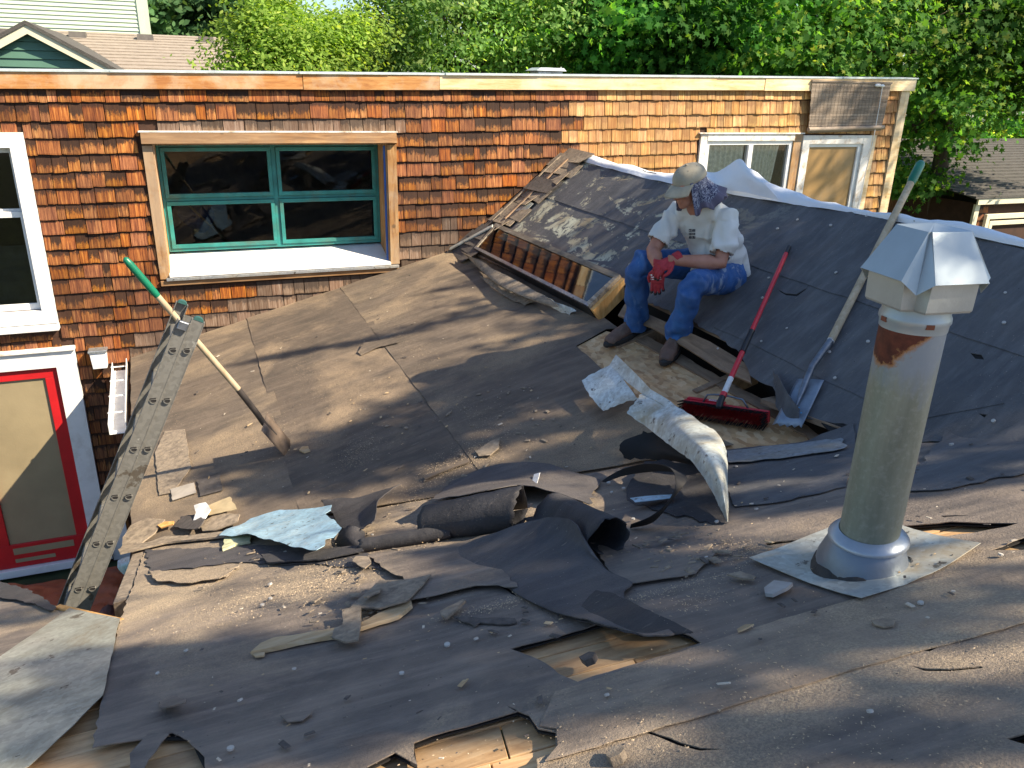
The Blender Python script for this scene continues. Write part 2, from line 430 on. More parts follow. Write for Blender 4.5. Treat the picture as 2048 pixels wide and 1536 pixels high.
def galv(name, base=(.45, .48, .5), dirt=((.30, .25, .17), .6), rough=.42, metal=.75, rust=None, dscale=3):
    t = NT(name); co = t.co()
    n = t.vor(co, 60, out=1); bw = t.n.new('ShaderNodeRGBToBW'); t.l.new(n, bw.inputs[0])
    c = t.ramp(bw.outputs[0], [(.2, tuple(x*.85 for x in base)), (.8, tuple(min(1, x*1.12) for x in base))])
    d = t.ramp(t.noise(co, dscale, 8, .68, .4), [(.44, 0.0), (.64, 1.0)])
    c = t.mix(t.math('MULTIPLY', d, dirt[1]), c, dirt[0])
    c = t.mix(t.ramp(t.noise(co, dscale*5, 6, .7), [(.62, 0.0), (.7, .45)]), c, (.75, .74, .68))
    c = t.mix(t.ramp(t.noise(t.co(loc=(7, 3, 1)), dscale*3, 6, .7), [(.61, 0.0), (.64, .8)]), c, (.06, .045, .03))
    t.col(c).metal(metal).rough(t.ramp(d, [(0, rough), (1, min(1, rough+.3))])).bump(t.noise(co, 5, 2), .0015, .35)
    return t.m

def glass(name, ior=1.5, tint=(.75, .8, .8), rough=.02):
    t = NT(name); t.n.remove(t.b)
    tr = t.n.new('ShaderNodeBsdfTransparent'); tr.inputs[0].default_value = (*tint, 1)
    gl = t.n.new('ShaderNodeBsdfGlossy'); gl.inputs['Roughness'].default_value = rough
    fr = t.n.new('ShaderNodeFresnel'); fr.inputs[0].default_value = ior
    bp = t.n.new('ShaderNodeBump'); bp.inputs['Distance'].default_value = .002; bp.inputs['Strength'].default_value = .06; t.l.new(t.noise(t.co(), 3.0, 2), bp.inputs['Height'])
    t.l.new(bp.outputs[0], gl.inputs['Normal'])
    mx = t.n.new('ShaderNodeMixShader'); t.l.new(fr.outputs[0], mx.inputs[0]); t.l.new(tr.outputs[0], mx.inputs[1]); t.l.new(gl.outputs[0], mx.inputs[2])
    t.l.new(mx.outputs[0], t.out.inputs[0]); return t.m

def leafmat(name, a, b, c, trans=.45):
    t = NT(name); g = t.n.new('ShaderNodeNewGeometry')
    col = t.ramp(g.outputs['Random Per Island'], [(0.0, a), (.65, b), (.85, b), (1.0, c)])
    big = t.ramp(t.noise(t.co(), .55, 3), [(.38, .6), (.62, 1.35)])
    col = t.mix(1.0, col, big, 'MULTIPLY')
    t.col(col).rough(.7); t.b.inputs['Specular IOR Level'].default_value = .12
    tb = t.n.new('ShaderNodeBsdfTranslucent')
    tc = t.mix(1.0, col, (2.0, 1.9, .7), 'MULTIPLY'); t.l.new(tc, tb.inputs[0])
    mx = t.n.new('ShaderNodeMixShader'); mx.inputs[0].default_value = trans
    t.l.new(t.b.outputs[0], mx.inputs[1]); t.l.new(tb.outputs[0], mx.inputs[2]); t.l.new(mx.outputs[0], t.out.inputs[0])
    return t.m

M_feltM = felt('felt_brown', (.095, .078, .062), (.170, .132, .098), 1.3, (.48, .36, .23), 1.0)
M_feltM2 = felt('felt_brown_two', (.085, .070, .057), (.155, .120, .090), 1.3, (.46, .34, .22), 1.2, seedloc=3.3)
M_feltN = felt('felt_grey_brown', (.090, .080, .075), (.235, .190, .152), 1.5, (.62, .48, .32), .95, rot=.16, seedloc=6.1)
M_feltR = felt('felt_black', (.076, .079, .086), (.130, .129, .131), .25, (.20, .16, .12), 1.0, seedloc=1.7, remnants=(4.75, 8))
M_feltS = felt('felt_sunlit', (.130, .110, .092), (.290, .228, .172), 1.5, (.66, .52, .35), .9, rot=.16, seedloc=2.2)  # paler felt: sunlight painted into the colour of the lower right lap
M_feltF = felt('felt_flap', (.040, .040, .047), (.085, .078, .078), .25, (.34, .27, .20), 1.3, seedloc=4.4, spec=.6)
M_feltD = felt('felt_torn', (.020, .020, .024), (.048, .045, .047), .12, (.27, .21, .15), 1.7, seedloc=9.4, spec=.6)
M_black = simple('tar_and_shade_black', (.012, .011, .011), .8)  # black of torn felt; also paints the dark inside the ladder rungs
M_dark = simple('gap_shade_black', (.015, .013, .012), .9)  # black standing in for the shade in gaps and felt cracks
M_board = wood('deck_board', (.36, .20, .09), (.60, .38, .19), (.72, .51, .29), grey=((.20, .15, .11), .5), rot=(0, 0, .16))
M_boardY = wood('old_deck_board', (.20, .13, .08), (.34, .225, .14), (.46, .33, .21), along='Y', grey=((.16, .12, .09), .6))
M_newwood = wood('rafter_wood', (.42, .20, .06), (.60, .33, .11), (.70, .44, .19), along='Z')
M_fasc = wood('fascia_wood', (.34, .13, .045), (.56, .27, .09), (.66, .40, .17), grey=((.60, .49, .35), .75))
M_fascB = wood('fascia_pale', (.52, .33, .14), (.68, .50, .27), (.78, .66, .44), grey=((.72, .62, .46), .6))
M_cas = wood('casing_wood', (.22, .10, .035), (.42, .22, .08), (.55, .35, .16), along='Z', grey=((.48, .40, .30), .5))
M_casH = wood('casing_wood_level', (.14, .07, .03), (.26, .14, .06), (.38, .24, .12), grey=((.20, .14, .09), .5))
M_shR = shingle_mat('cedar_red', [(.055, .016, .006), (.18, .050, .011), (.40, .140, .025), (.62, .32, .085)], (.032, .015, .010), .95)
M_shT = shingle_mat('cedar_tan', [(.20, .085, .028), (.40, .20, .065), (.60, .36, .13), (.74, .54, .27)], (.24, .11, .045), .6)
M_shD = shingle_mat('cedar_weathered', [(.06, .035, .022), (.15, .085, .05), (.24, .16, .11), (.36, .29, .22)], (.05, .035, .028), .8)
M_wallback = simple('wall_sheathing', (.05, .022, .012), .9)
M_wt = simple('white_paint', (.80, .80, .79), .45, var=.05, dirt=((.45, .40, .33), .35), scale=5)
M_wtw = simple('worn_white_paint', (.74, .72, .68), .6, var=.08, dirt=((.42, .30, .18), .85), scale=14)
M_teal = simple('teal_paint', (.030, .22, .20), .4, var=.25, scale=6, dirt=((.10, .12, .09), .6))
M_red = simple('red_paint', (.50, .012, .016), .45, var=.12, scale=5)
M_ply = simple('door_panel', (.29, .235, .14), .5, var=.18, scale=1.6)
M_room = simple('room_wall', (.45, .36, .27), .9)
M_blue = simple('blue_plastic', (.03, .10, .35), .5)
M_glass = glass('window_glass', 1.45, (.55, .55, .52))
M_glassC = glass('clear_window_glass', 1.4, (.92, .92, .9))
M_glassS = glass('skylight_glass', 2.1, (.5, .55, .6), .035)
M_flash = simple('white_membrane', (.80, .83, .86), .42, var=.05, scale=5, bump=.004, bscale=14)
M_drip = simple('drip_edge', (.60, .66, .66), .4, metal=.3)
M_galv = galv('galvanised')
M_galvW = galv('painted_flashing', (.62, .68, .65), ((.36, .28, .16), .75), .4, .35, dscale=4.5)
M_galvB = galv('bluish_flashing', (.38, .60, .74), ((.46, .46, .38), .35), .4, .35, dscale=6)
M_galvV = galv('valley_flashing', (.46, .50, .44), ((.30, .25, .17), .8), .34, .5, dscale=3.2)
M_alu = galv('ladder_aluminium', (.17, .165, .15), ((.12, .112, .095), .35), .5, .2, dscale=1.2)
M_green = simple('green_grip', (.006, .16, .085), .38, var=.2)
M_ash = wood('ash_handle', (.42, .32, .20), (.55, .44, .29), (.63, .53, .38), along='Z', knots=False)
M_steel = simple('tool_steel', (.20, .22, .25), .38, metal=.7, var=.3, scale=20)
M_blade = simple('shovel_blade', (.27, .31, .36), .42, metal=.5, var=.2, scale=9, dirt=((.10, .09, .08), .5))
M_broomr = simple('red_handle', (.62, .03, .045), .32, var=.08)
M_blackp = simple('black_plastic', (.02, .02, .022), .45)
M_paper = simple('paper_white', (.78, .77, .74), .7)
M_greyshin = simple('grey_shingle_scrap', (.29, .23, .165), .9, var=.35, scale=30, bump=.003, bscale=220, dirt=((.10, .08, .065), .6))
M_darkshin = simple('dark_shingle_scrap', (.10, .085, .075), .9, var=.35, scale=30, bump=.003, bscale=220)
M_wchip = wood('split_wood', (.40, .26, .13), (.55, .40, .23), (.66, .52, .34), knots=False)
M_nail = simple('nail_head', (.52, .49, .44), .5, metal=.2)
M_bark = simple('bark', (.09, .065, .045), .9, var=.4, scale=9, stretch=(1, 1, .25), bump=.02, bscale=14)
def osb():
    t = NT('strand_board'); co = t.co()
    v = t.vor(t.co(scale=(1, .45, 1), rot=(0, 0, .6)), 42, out=1); bw = t.n.new('ShaderNodeRGBToBW'); t.l.new(v, bw.inputs[0])
    c = t.ramp(bw.outputs[0], [(.15, (.48, .26, .11)), (.5, (.68, .41, .19)), (.85, (.76, .52, .28))])
    c = t.mix(t.ramp(t.noise(co, 3, 7, .7), [(.45, 0.0), (.7, .6)]), c, (.17, .12, .08))
    t.col(c).rough(.75).bump(bw.outputs[0], .001); return t.m
M_osb = osb()
def asphalt_roof(name, a, b):
    t = NT(name); co = t.co()
    br = t.n.new('ShaderNodeTexBrick'); t.l.new(t.co(scale=(1, 1, 1)), br.inputs[0])
    c = t.ramp(t.noise(co, 6, 6, .7), [(.3, a), (.7, b)])
    c = t.mix(t.ramp(t.noise(co, 60, 3), [(.4, 0.0), (.7, .35)]), c, tuple(x*.5 for x in a))
    t.col(c).rough(.9).bump(t.noise(co, 40, 4), .01); return t.m
M_roofT = asphalt_roof('tan_shingles', (.27, .225, .18), (.40, .34, .28))
M_roofG = asphalt_roof('grey_shingles', (.06, .058, .052), (.12, .11, .10))
M_sidL = simple('pale_green_siding', (.50, .60, .47), .6, var=.05, scale=2)
M_sidG = simple('green_siding', (.075, .17, .125), .6, var=.1, scale=2)
M_trimC = simple('cream_trim', (.72, .66, .48), .55, var=.06)
M_tarp = simple('brown_tarp', (.13, .055, .045), .5, var=.45, scale=4, bump=.02, bscale=9)
M_tarpO = simple('rust_tarp', (.42, .12, .05), .5, var=.3, scale=4, bump=.01, bscale=9)
M_ground = simple('ground_grass', (.055, .07, .025), .95, var=.5, scale=2)
M_fence = wood('fence_wood', (.10, .045, .025), (.20, .095, .05), (.30, .16, .09), along='Z', knots=False)

# ================================================================== SETTING
gp = MB().box(-120, 160, -40, 220, GZ-.3, GZ).build('ground', M_ground); tag(gp, kind='structure')

# ================================================================== THE CEDAR HOUSE
house = thing('cedar_house', 'flat topped house wall clad in orange cedar shingles with teal, white and red framed openings', 'house', (3.5, WY, GZ))
XL, XR = -3.2, 8.44
def ztop(x): return .010 + .0172*(x+1.38)
TO = dict(x0=-.30, x1=1.82, z0=-1.76, z1=-.585)          # teal window opening
LW = dict(x0=-2.45, x1=-1.40, z0=-2.02, z1=-.60)
DR = dict(x0=-2.55, x1=-1.37, z0=-4.60, z1=-2.57)
RS = dict(x0=5.56, x1=6.80, z0=-1.55, z1=-.56)
RP = dict(x0=7.03, x1=7.88, z0=-2.2, z1=-.60)
# wall backing around the openings (built of blocks butted end to end)
wb = MB(); T0, T1 = WY+.004, WY+.16
xs = [XL, LW['x0'], LW['x1'], TO['x0'], TO['x1'], RS['x0'], RS['x1'], RP['x0'], RP['x1'], XR]
def col_(x0, x1, gaps):
    z = GZ
    for a, b in sorted(gaps):
        if a > z: wb.box(x0, x1, T0, T1, z, a)
        z = b
    wb.box(x0, x1, T0, T1, z, -.02)
col_(XL, DR['x0'], []); col_(DR['x0'], LW['x0'], [(DR['z0'], DR['z1'])])
col_(LW['x0'], LW['x1'], [(DR['z0'], DR['z1']), (LW['z0'], LW['z1'])])
col_(LW['x1'], DR['x1'], [(DR['z0'], DR['z1'])]); col_(DR['x1'], TO['x0'], [])
col_(TO['x0'], TO['x1'], [(TO['z0'], TO['z1'])]); col_(TO['x1'], RS['x0'], [])
col_(RS['x0'], RS['x1'], [(RS['z0'], RS['z1'])]); col_(RS['x1'], RP['x0'], [])
col_(RP['x0'], RP['x1'], [(RP['z0'], RP['z1'])]); col_(RP['x1'], XR, [])
wb.box(XR-.16, XR, T1, 13, GZ, -.02)                      # return wall at the corner
wb.build('wall', M_wallback, house)
MB().hexa([(XL, WY+.16, -.24), (XR, WY+.16, -.08), (XR+.1, 13, -.08), (XL, 13, -.24), (XL, WY+.16, -.14), (XR, WY+.16, .06), (XR+.1, 13, .06), (XL, 13, -.14)]).build('roof', M_roofG, house)
for x0, x1, z0, z1, dep in ((-3.1, -1.0, -2.25, -.3, 2.0), (-.6, 2.2, -2.1, -.3, 2.4), (5.2, 8.2, -2.6, -.3, 1.8)):
    y0, y1 = WY+.165, WY+dep; rooms = MB()
    rooms.add([(x0, y1, z0), (x1, y1, z0), (x1, y1, z1), (x0, y1, z1)], [(0, 1, 2, 3)])
    rooms.add([(x0, y0, z0), (x1, y0, z0), (x1, y1, z0), (x0, y1, z0)], [(0, 1, 2, 3)])
    rooms.add([(x0, y0, z1), (x1, y0, z1), (x1, y1, z1), (x0, y1, z1)], [(0, 1, 2, 3)])
    rooms.add([(x0, y0, z0), (x0, y1, z0), (x0, y1, z1), (x0, y0, z1)], [(0, 1, 2, 3)])
    rooms.add([(x1, y0, z0), (x1, y1, z0), (x1, y1, z1), (x1, y0, z1)], [(0, 1, 2, 3)])
    rooms.build('room', M_room, house)

# fascia boards along the top
fx = [XL, 1.05, 2.36, 6.25, 8.55]
fm = [M_fasc, M_fasc, M_fascB, M_fascB]
for i in range(4):
    a, b = fx[i], fx[i+1]-.004; hgt = .145+.004*(i % 2)
    yy = WY-.055-(.004 if i % 2 else 0)
    m = MB().hexa([(a, yy, ztop(a)-hgt), (b, yy, ztop(b)-hgt), (b, WY-.002, ztop(b)-hgt), (a, WY-.002, ztop(a)-hgt), (a, yy, ztop(a)-.012), (b, yy, ztop(b)-.012), (b, WY-.002, ztop(b)-.012), (a, WY-.002, ztop(a)-.012)])
    m.build('fascia_board', fm[i], house, bevel=.002)
dm = MB(); x = XL
while x < 8.5:
    w = min(random.uniform(.5, 1.3), 8.56-x)
    o = random.uniform(-.004, .006)
    dm.hexa([(x, WY-.072-o, ztop(x)-.011), (x+w, WY-.069-o, ztop(x+w)-.011), (x+w, WY+.20, ztop(x+w)-.004), (x, WY+.20, ztop(x)-.004), (x, WY-.072-o, ztop(x)+.004+o), (x+w, WY-.069-o, ztop(x+w)+.004), (x+w, WY+.20, ztop(x+w)+.012), (x, WY+.20, ztop(x)+.012)])
    x += w-.02
dm.build('drip_edge', M_drip, house)
# corner board
MB().box(8.445, 8.50, WY-.03, WY+.10, GZ, ztop(8.4)-.15).build('corner_board', M_fascB, house)
MB().box(8.36, 8.441, WY-.034, WY+.0, GZ, ztop(8.4)-.15).build('corner_board', M_fascB, house)

# ---- shingles
def roofz(x):
    if x < -.78: return -99
    if x < HX: return .267*x-2.347
    if x < RX: return .776*x-3.634
    return -99 if x > 4.6 else (.776*RX-3.634) - .776*(x-RX)
boxes = [(-2.6, -1.285, -2.21, -.50), (-2.7, -1.195, -4.7, -2.40), (-.385, 1.915, -1.86, -.475), (5.47, 8.0, -2.9, -.485)]
def mk_shingle(w, h, th, tb, rng, off=0.0):
    """wedge: butt at z=0 (thick), top at z=h (thin); uneven butt line and slightly cupped face"""
    n = 3; vs = []; uv = []
    dz = [rng.uniform(-.0035, .0035) for _ in range(n+1)]; cup = rng.uniform(-.002, .003)
    for row, (z, t) in enumerate(((0, tb), (.012, tb), (h, th))):
        for i in range(n+1):
            u = i/n; bow = cup*(1-(2*u-1)**2)
            vs.append((u*w, -(t+bow) if row < 2 else -t, (dz[i] if row == 0 else z))); uv.append((u*w/.12+.01, max(.001, z/h)))
    b = len(vs)
    for row, z in enumerate((0, h)):
        for i in range(n+1): vs.append((i/n*w, 0.0, z + (dz[i] if row == 0 else 0))); uv.append((i/n*w/.12+.01, max(.001, z/h)))
    fs = []
    for r_ in range(2):
        for i in range(n): a = r_*(n+1)+i; fs.append((a, a+1, a+n+2, a+n+1))
    for i in range(n):
        fs.append((b+i, b+i+1, i+1, i)); fs.append((2*(n+1)+i, 2*(n+1)+i+1, b+n+2+i, b+n+1+i))
    for s_ in (0, n):
        q = (b+s_, s_, n+1+s_, 2*(n+1)+s_, b+n+1+s_); fs.append(q if s_ == 0 else tuple(reversed(q)))
    return vs, fs, uv
rng = random.Random(11)
EXP = .1392; cand = []
for k in range(33):
    zc = -.213 - EXP*k + (.016 if k == 0 else rng.uniform(-.006, .006))
    x = XL + rng.uniform(0, .1)
    while x < 8.35:
        narrow = x > 3.75
        w = rng.uniform(.075, .135) if narrow else (rng.uniform(.10, .19) if rng.random() < .72 else rng.uniform(.06, .10))
        z = zc + .0172*(x-1.0)*(1 if k < 4 else max(0, 1-(k-4)*.12)) + rng.uniform(-.004, .004)
        h = EXP*1.04; z1 = z + h
        x0, x1 = x, min(x+w, 8.355); x += w
        if k == 0: z1 = min(z1, ztop(x0)-.13)
        xc = (x0+x1)/2
        if z1 < max(roofz(x0), roofz(x1))-.02 and xc > -.78: continue
        # trim at openings
        bad = False
        for bx0, bx1, bz0, bz1 in boxes:
            if x1 > bx0 and x0 < bx1 and z1 > bz0 and z < bz1:
                if x0 < bx0-.03: x1 = bx0-.003
                elif x1 > bx1+.03: x0 = bx1+.003
                elif z < bz0-.04 and z1 > bz0: z1 = bz0-.003
                elif z1 > bz1+.04: z = bz1+.003
                else: bad = True; break
        if bad or x1-x0 < .018 or z1-z < .02: continue
        if roofz(xc) > -50 and z < roofz(xc)-.0 and z1 < roofz(xc)+.01: continue
        cand.append([k, x0, x1, z, z1])
def pxsize(c):
    p = Vector(((c[1]+c[2])/2, WY, c[3])); d = p.dot(fwd)
    u = 1024+FP*p.dot(right)/d; v = 768-FP*p.dot(upv)/d
    if not (0 < u < 2048 and 0 < v < 1536): return 0
    if c[3] < roofz(c[1]) : return 0
    return (c[2]-c[1])*(c[4]-c[3])/d/d
cand.sort(key=pxsize, reverse=True)
big = cand[:300]; rest = cand[300:]
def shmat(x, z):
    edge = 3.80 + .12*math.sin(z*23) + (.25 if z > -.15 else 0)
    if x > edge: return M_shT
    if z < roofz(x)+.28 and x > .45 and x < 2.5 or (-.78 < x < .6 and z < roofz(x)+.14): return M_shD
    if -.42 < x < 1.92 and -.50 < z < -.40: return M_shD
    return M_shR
def place(c, rng):
    k, x0, x1, z0, z1 = c
    tb = rng.uniform(.018, .026); off = rng.uniform(0, .003)
    if rng.random() < .06: tb += .006
    vs, fs, uv = mk_shingle(x1-x0-rng.uniform(.003, .009), z1-z0, .0045, tb, rng)
    return vs, fs, uv, Vector((x0, WY+.001, z0))
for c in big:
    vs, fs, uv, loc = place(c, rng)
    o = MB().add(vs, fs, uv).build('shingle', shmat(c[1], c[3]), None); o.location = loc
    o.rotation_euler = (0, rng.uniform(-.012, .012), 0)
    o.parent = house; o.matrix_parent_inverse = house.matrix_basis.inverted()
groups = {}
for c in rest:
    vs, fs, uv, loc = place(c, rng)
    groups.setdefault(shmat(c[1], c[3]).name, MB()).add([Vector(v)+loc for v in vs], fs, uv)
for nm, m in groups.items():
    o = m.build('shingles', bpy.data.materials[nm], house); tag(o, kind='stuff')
# weathered flat course just above the teal window (flashing strip)
MB().box(-.40, 1.93, WY-.052, WY-.002, -.475, -.462).build('drip_cap', M_wtw, house)

# ---- teal window, recessed
def frame_bars(name, x0, x1, z0, z1, w, y0, y1, mat, parent, top=None, bot=None, sep=True):
    t_ = top or w; b_ = bot or w
    fr = MB()
    fr.box(x0, x1, y0, y1, z1-t_, z1); fr.box(x0, x1, y0, y1, z0, z0+b_)
    fr.box(x0, x0+w, y0, y1, z0+b_, z1-t_); fr.box(x1-w, x1, y0, y1, z0+b_, z1-t_)
    return fr.build(name, mat, parent, bevel=.002)
wt = link('window', None) if False else None
def window_part(name, mat, mb, label=None):
    o = mb.build(name, mat, house)
    if label: o['label'] = label
    return o
yb = WY+.36
m = MB()                                                   # recess lining = the window part itself
m.box(TO['x0']-.03, TO['x0'], WY+.165, yb+.10, TO['z0'], TO['z1']); m.box(TO['x1'], TO['x1']+.03, WY+.165, yb+.10, TO['z0'], TO['z1'])
m.box(TO['x0'], TO['x1'], WY-.03, yb+.10, TO['z1'], TO['z1']+.012)
m.box(TO['x1']-.012, TO['x1']-.001, WY-.02, yb, TO['z0']+.02, TO['z1']); m.box(TO['x0']+.001, TO['x0']+.010, WY-.02, yb, TO['z0']+.02, TO['z1'])
tw = window_part('window', M_cas, m, 'wide four pane teal window deep in a wooden recess')
def sub(name, mat, mb, par, **kw): return mb.build(name, mat, par, **kw)
m = MB().hexa([(TO['x0']+.001, WY-.06, TO['z0']-.02), (TO['x1']-.001, WY-.06, TO['z0']-.02), (TO['x1']-.001, yb+.02, TO['z0']+.10), (TO['x0']+.001, yb+.02, TO['z0']+.10),
               (TO['x0']+.001, WY-.06, TO['z0']+.0), (TO['x1']-.001, WY-.06, TO['z0']+.0), (TO['x1']-.001, yb+.02, TO['z0']+.125), (TO['x0']+.001, yb+.02, TO['z0']+.125)])
sub('sill', M_wt, m, tw)
cas = [('casing', M_casH, MB().hexa([(-.385, WY-.085, -.57), (1.915, WY-.085, -.57), (1.915, WY-.002, -.585), (-.385, WY-.002, -.585), (-.385, WY-.05, -.478), (1.915, WY-.05, -.478), (1.915, WY-.002, -.478), (-.385, WY-.002, -.478)])),
       ('casing', M_cas, MB().box(-.385, TO['x0']-.001, WY-.035, WY-.002, -1.80, -.588)),
       ('casing', M_cas, MB().box(TO['x1']+.001, 1.915, WY-.038, WY-.002, -1.78, -.588)),
       ('sill_flashing', M_galv, MB().box(-.33, 1.90, WY-.075, WY-.002, -1.812, -1.786)),
       ('sill_board', M_casH, MB().box(-.385, 1.90, WY-.05, WY-.002, -1.862, -1.815)),
       ('blue_jamb_edge', M_blue, MB().box(TO['x1']-.03, TO['x1']-.013, WY-.01, WY+.02, -1.74, -.60))]
for nme, mt, mb_ in cas: sub(nme, mt, mb_, tw, bevel=.002)
z0w, z1w = -1.615, -.600; xm = .765
fr = MB(); x0, x1 = TO['x0']+.012, TO['x1']-.014
fr.box(x0, x1, yb-.03, yb+.06, z1w-.03, z1w); fr.box(x0, x1, yb-.03, yb+.06, z0w, z0w+.03)
fr.box(x0, x0+.03, yb-.03, yb+.06, z0w+.03, z1w-.03); fr.box(x1-.03, x1, yb-.03, yb+.06, z0w+.03, z1w-.03)
fr.box(xm-.022, xm+.022, yb-.028, yb+.055, z0w+.03, z1w-.03)
zm = -1.115
fr.box(x0+.03, xm-.022, yb-.027, yb+.05, zm-.016, zm+.016); fr.box(xm+.022, x1-.03, yb-.027, yb+.05, zm-.016, zm+.016)
sub('frame', M_teal, fr, tw, bevel=.002)
for (a, b) in ((x0+.032, xm-.024), (xm+.024, x1-.032)):
    for (c, d) in ((z0w+.033, zm-.018), (zm+.018, z1w-.033)):
        fb = MB(); w = .036
        fb.box(a, b, yb-.045, yb+.0, d-w, d); fb.box(a, b, yb-.045, yb+.0, c, c+w)
        fb.box(a, a+w, yb-.045, yb+.0, c+w, d-w); fb.box(b-w, b, yb-.045, yb+.0, c+w, d-w)
        sub('sash', M_teal, fb, tw, bevel=.002)
        sub('pane', M_glass, MB().box(a+w, b-w, yb-.022, yb-.016, c+w, d-w), tw)
# things inside: a blue plastic bundle and a leaning stick behind the lower left pane
sh = gridsheet('plastic_bundle', M_blue, [[(-.12, WY+.62, -1.19), (.0, WY+.56, -1.17), (.12, WY+.60, -1.15)], [(-.17, WY+.58, -1.30), (.0, WY+.50, -1.30), (.17, WY+.58, -1.32)], [(-.06, WY+.6, -1.45), (.04, WY+.54, -1.48), (.13, WY+.6, -1.42)]], wob=.03, thick=.01)
tag(sh, 'crumpled blue plastic bundle behind the lower left teal pane', 'plastic bundle')
sh = MB().tube([(-.12, WY+.46, -1.12), (.22, WY+.50, -1.52)], .012, 8).build('stick', M_ash); tag(sh, 'thin wooden stick leaning across the blue bundle inside the window', 'stick')

# ---- white window at the left edge
m = MB(); W = LW
m.box(W['x1'], -1.288, WY-.05, WY-.002, -2.14, -.478); m.box(-2.6, W['x1'], WY-.052, WY-.002, W['z1'], -.478)
m.box(-2.6, W['x1'], WY-.052, WY-.002, -2.14, W['z0']); m.box(-2.6, W['x0'], WY-.05, WY-.002, W['z0'], W['z1'])
lw = window_part('window', M_wt, m, 'white framed sash window cut by the left edge')
sub('sill', M_wt, MB().hexa([(-2.62, WY-.10, -2.20), (-1.285, WY-.10, -2.20), (-1.285, WY-.002, -2.20), (-2.62, WY-.002, -2.20), (-2.62, WY-.10, -2.165), (-1.285, WY-.10, -2.165), (-1.285, WY-.002, -2.142), (-2.62, WY-.002, -2.142)]), lw, bevel=.003)
for (c, d, y) in ((W['z0'], -1.14, WY+.02), (-1.18, W['z1'], WY+.07)):
    sub('sash', M_wt, MB().box(W['x0'], W['x1'], y, y+.04, d-.05, d).box(W['x0'], W['x1'], y, y+.04, c, c+.06).box(W['x1']-.035, W['x1'], y, y+.04, c+.06, d-.05).box(W['x0'], W['x0']+.035, y, y+.04, c+.06, d-.05), lw, bevel=.002)
    sub('pane', M_glass, MB().box(W['x0']+.035, W['x1']-.035, y+.015, y+.022, c+.06, d-.05), lw)

MB().box(W['x0'], W['x1'], WY+.125, WY+.13, -1.12, -.60).build('blind', simple('brown_blind', (.13, .085, .055), .8), house)
MB().box(W['x0'], W['x1'], WY+.125, WY+.13, -2.02, -1.45).build('shade', simple('pane_reflection', (.22, .28, .31), .8), house)  # sheet painted as the lower pane's grey-blue reflection, not a window shade
# ---- red framed door
m = MB(); D_ = DR
m.box(D_['x1'], -1.20, WY-.06, WY-.002, -4.68, -2.405); m.box(-2.7, D_['x1'], WY-.062, WY-.002, D_['z1']+.01, -2.405)
dr = window_part('door', M_wt, m, 'red framed door with a pale panel in white trim')
sub('door_cap', M_wtw, MB().box(-2.72, -1.19, WY-.09, WY-.002, -2.403, -2.375), dr, bevel=.003)
sub('threshold', M_wt, MB().box(-2.7, D_['x1'], WY-.075, WY+.03, -4.70, -4.62), dr, bevel=.003)
fb = MB(); y0, y1 = WY-.03, WY+.03
fb.box(-2.55, D_['x1']-.002, y0, y1, -2.665, -2.562); fb.box(-2.55, D_['x1']-.002, y0, y1, -4.615, -4.36)
fb.box(D_['x1']-.115, D_['x1']-.002, y0, y1, -4.36, -2.665); fb.box(-2.55, -2.43, y0, y1, -4.36, -2.665); fb.box(-2.18, -2.07, y0-.001, y1, -4.36, -2.665)
sub('door_frame', M_red, fb, dr, bevel=.003)
sub('worn_patch', M_ply, MB().box(-2.05, -1.52, y0-.003, y0-.0005, -4.47, -4.40).box(-2.05, -1.70, y0-.003, y0-.0005, -4.56, -4.52), dr)
sub('door_panel', M_ply, MB().box(-2.07, D_['x1']-.115, WY-.01, WY+.01, -4.36, -2.665), dr)
MB().box(-1.195, -1.03, WY-.03, WY-.002, -4.05, -3.98).box(-1.195, -1.03, WY-.026, WY-.002, -4.72, -4.052).build('white_skirting', M_wt, house)

# ---- right slider window with curtain
W = RS; m = MB()
m.box(5.47, W['x0'], WY-.035, WY-.002, -1.7, -.49); m.box(W['x0'], W['x1'], WY-.04, WY-.002, W['z1'], -.485); m.box(5.44, 6.93, WY-.055, WY-.002, -.484, -.47)
m.box(W['x0'], W['x1'], WY-.04, WY-.002, -1.65, W['z0'])
rw = window_part('window', M_wtw, m, 'white sliding window with lace curtains')
fb = MB(); y0, y1 = WY-.015, WY+.05; a, b, c, d = W['x0'], W['x1'], W['z0'], W['z1']
fb.box(a, b, y0, y1, d-.05, d).box(a, b, y0, y1, c, c+.05).box(a, a+.05, y0, y1, c+.05, d-.05).box(b-.05, b, y0, y1, c+.05, d-.05).box(a+.60, a+.665, y0-.004, y1, c+.05, d-.05)
sub('frame', M_wt, fb, rw, bevel=.003)
sub('pane', M_glassC, MB().box(a+.05, a+.60, WY+.015, WY+.02, c+.05, d-.05), rw); sub('pane', M_glassC, MB().box(a+.665, b-.05, WY+.015, WY+.02, c+.05, d-.05), rw)
M_lace = simple('lace_curtain', (.80, .82, .70), .9, var=.25, scale=30, bump=.002, bscale=120)
def curtain(x0, x1, z0, z1, y, taper=0):
    vs = []; fs = []; nx, nz_ = 60, 10
    for j in range(nz_+1):
        for i in range(nx+1):
            u = i/nx; v = j/nz_
            xx = x0+(x1-x0-taper*v)*u
            vs.append((xx, y+.018*math.sin(u*46+v*1.2)+.006*math.sin(u*97), z1-(z1-z0)*v - (.05*u*u*v if taper else 0)))
    for j in range(nz_):
        for i in range(nx): k = j*(nx+1)+i; fs.append((k, k+1, k+nx+2, k+nx+1))
    return MB().add(vs, fs)
sub('curtain', M_lace, curtain(a+.03, a+.60, c, d-.03, WY+.055), rw, smooth=True)
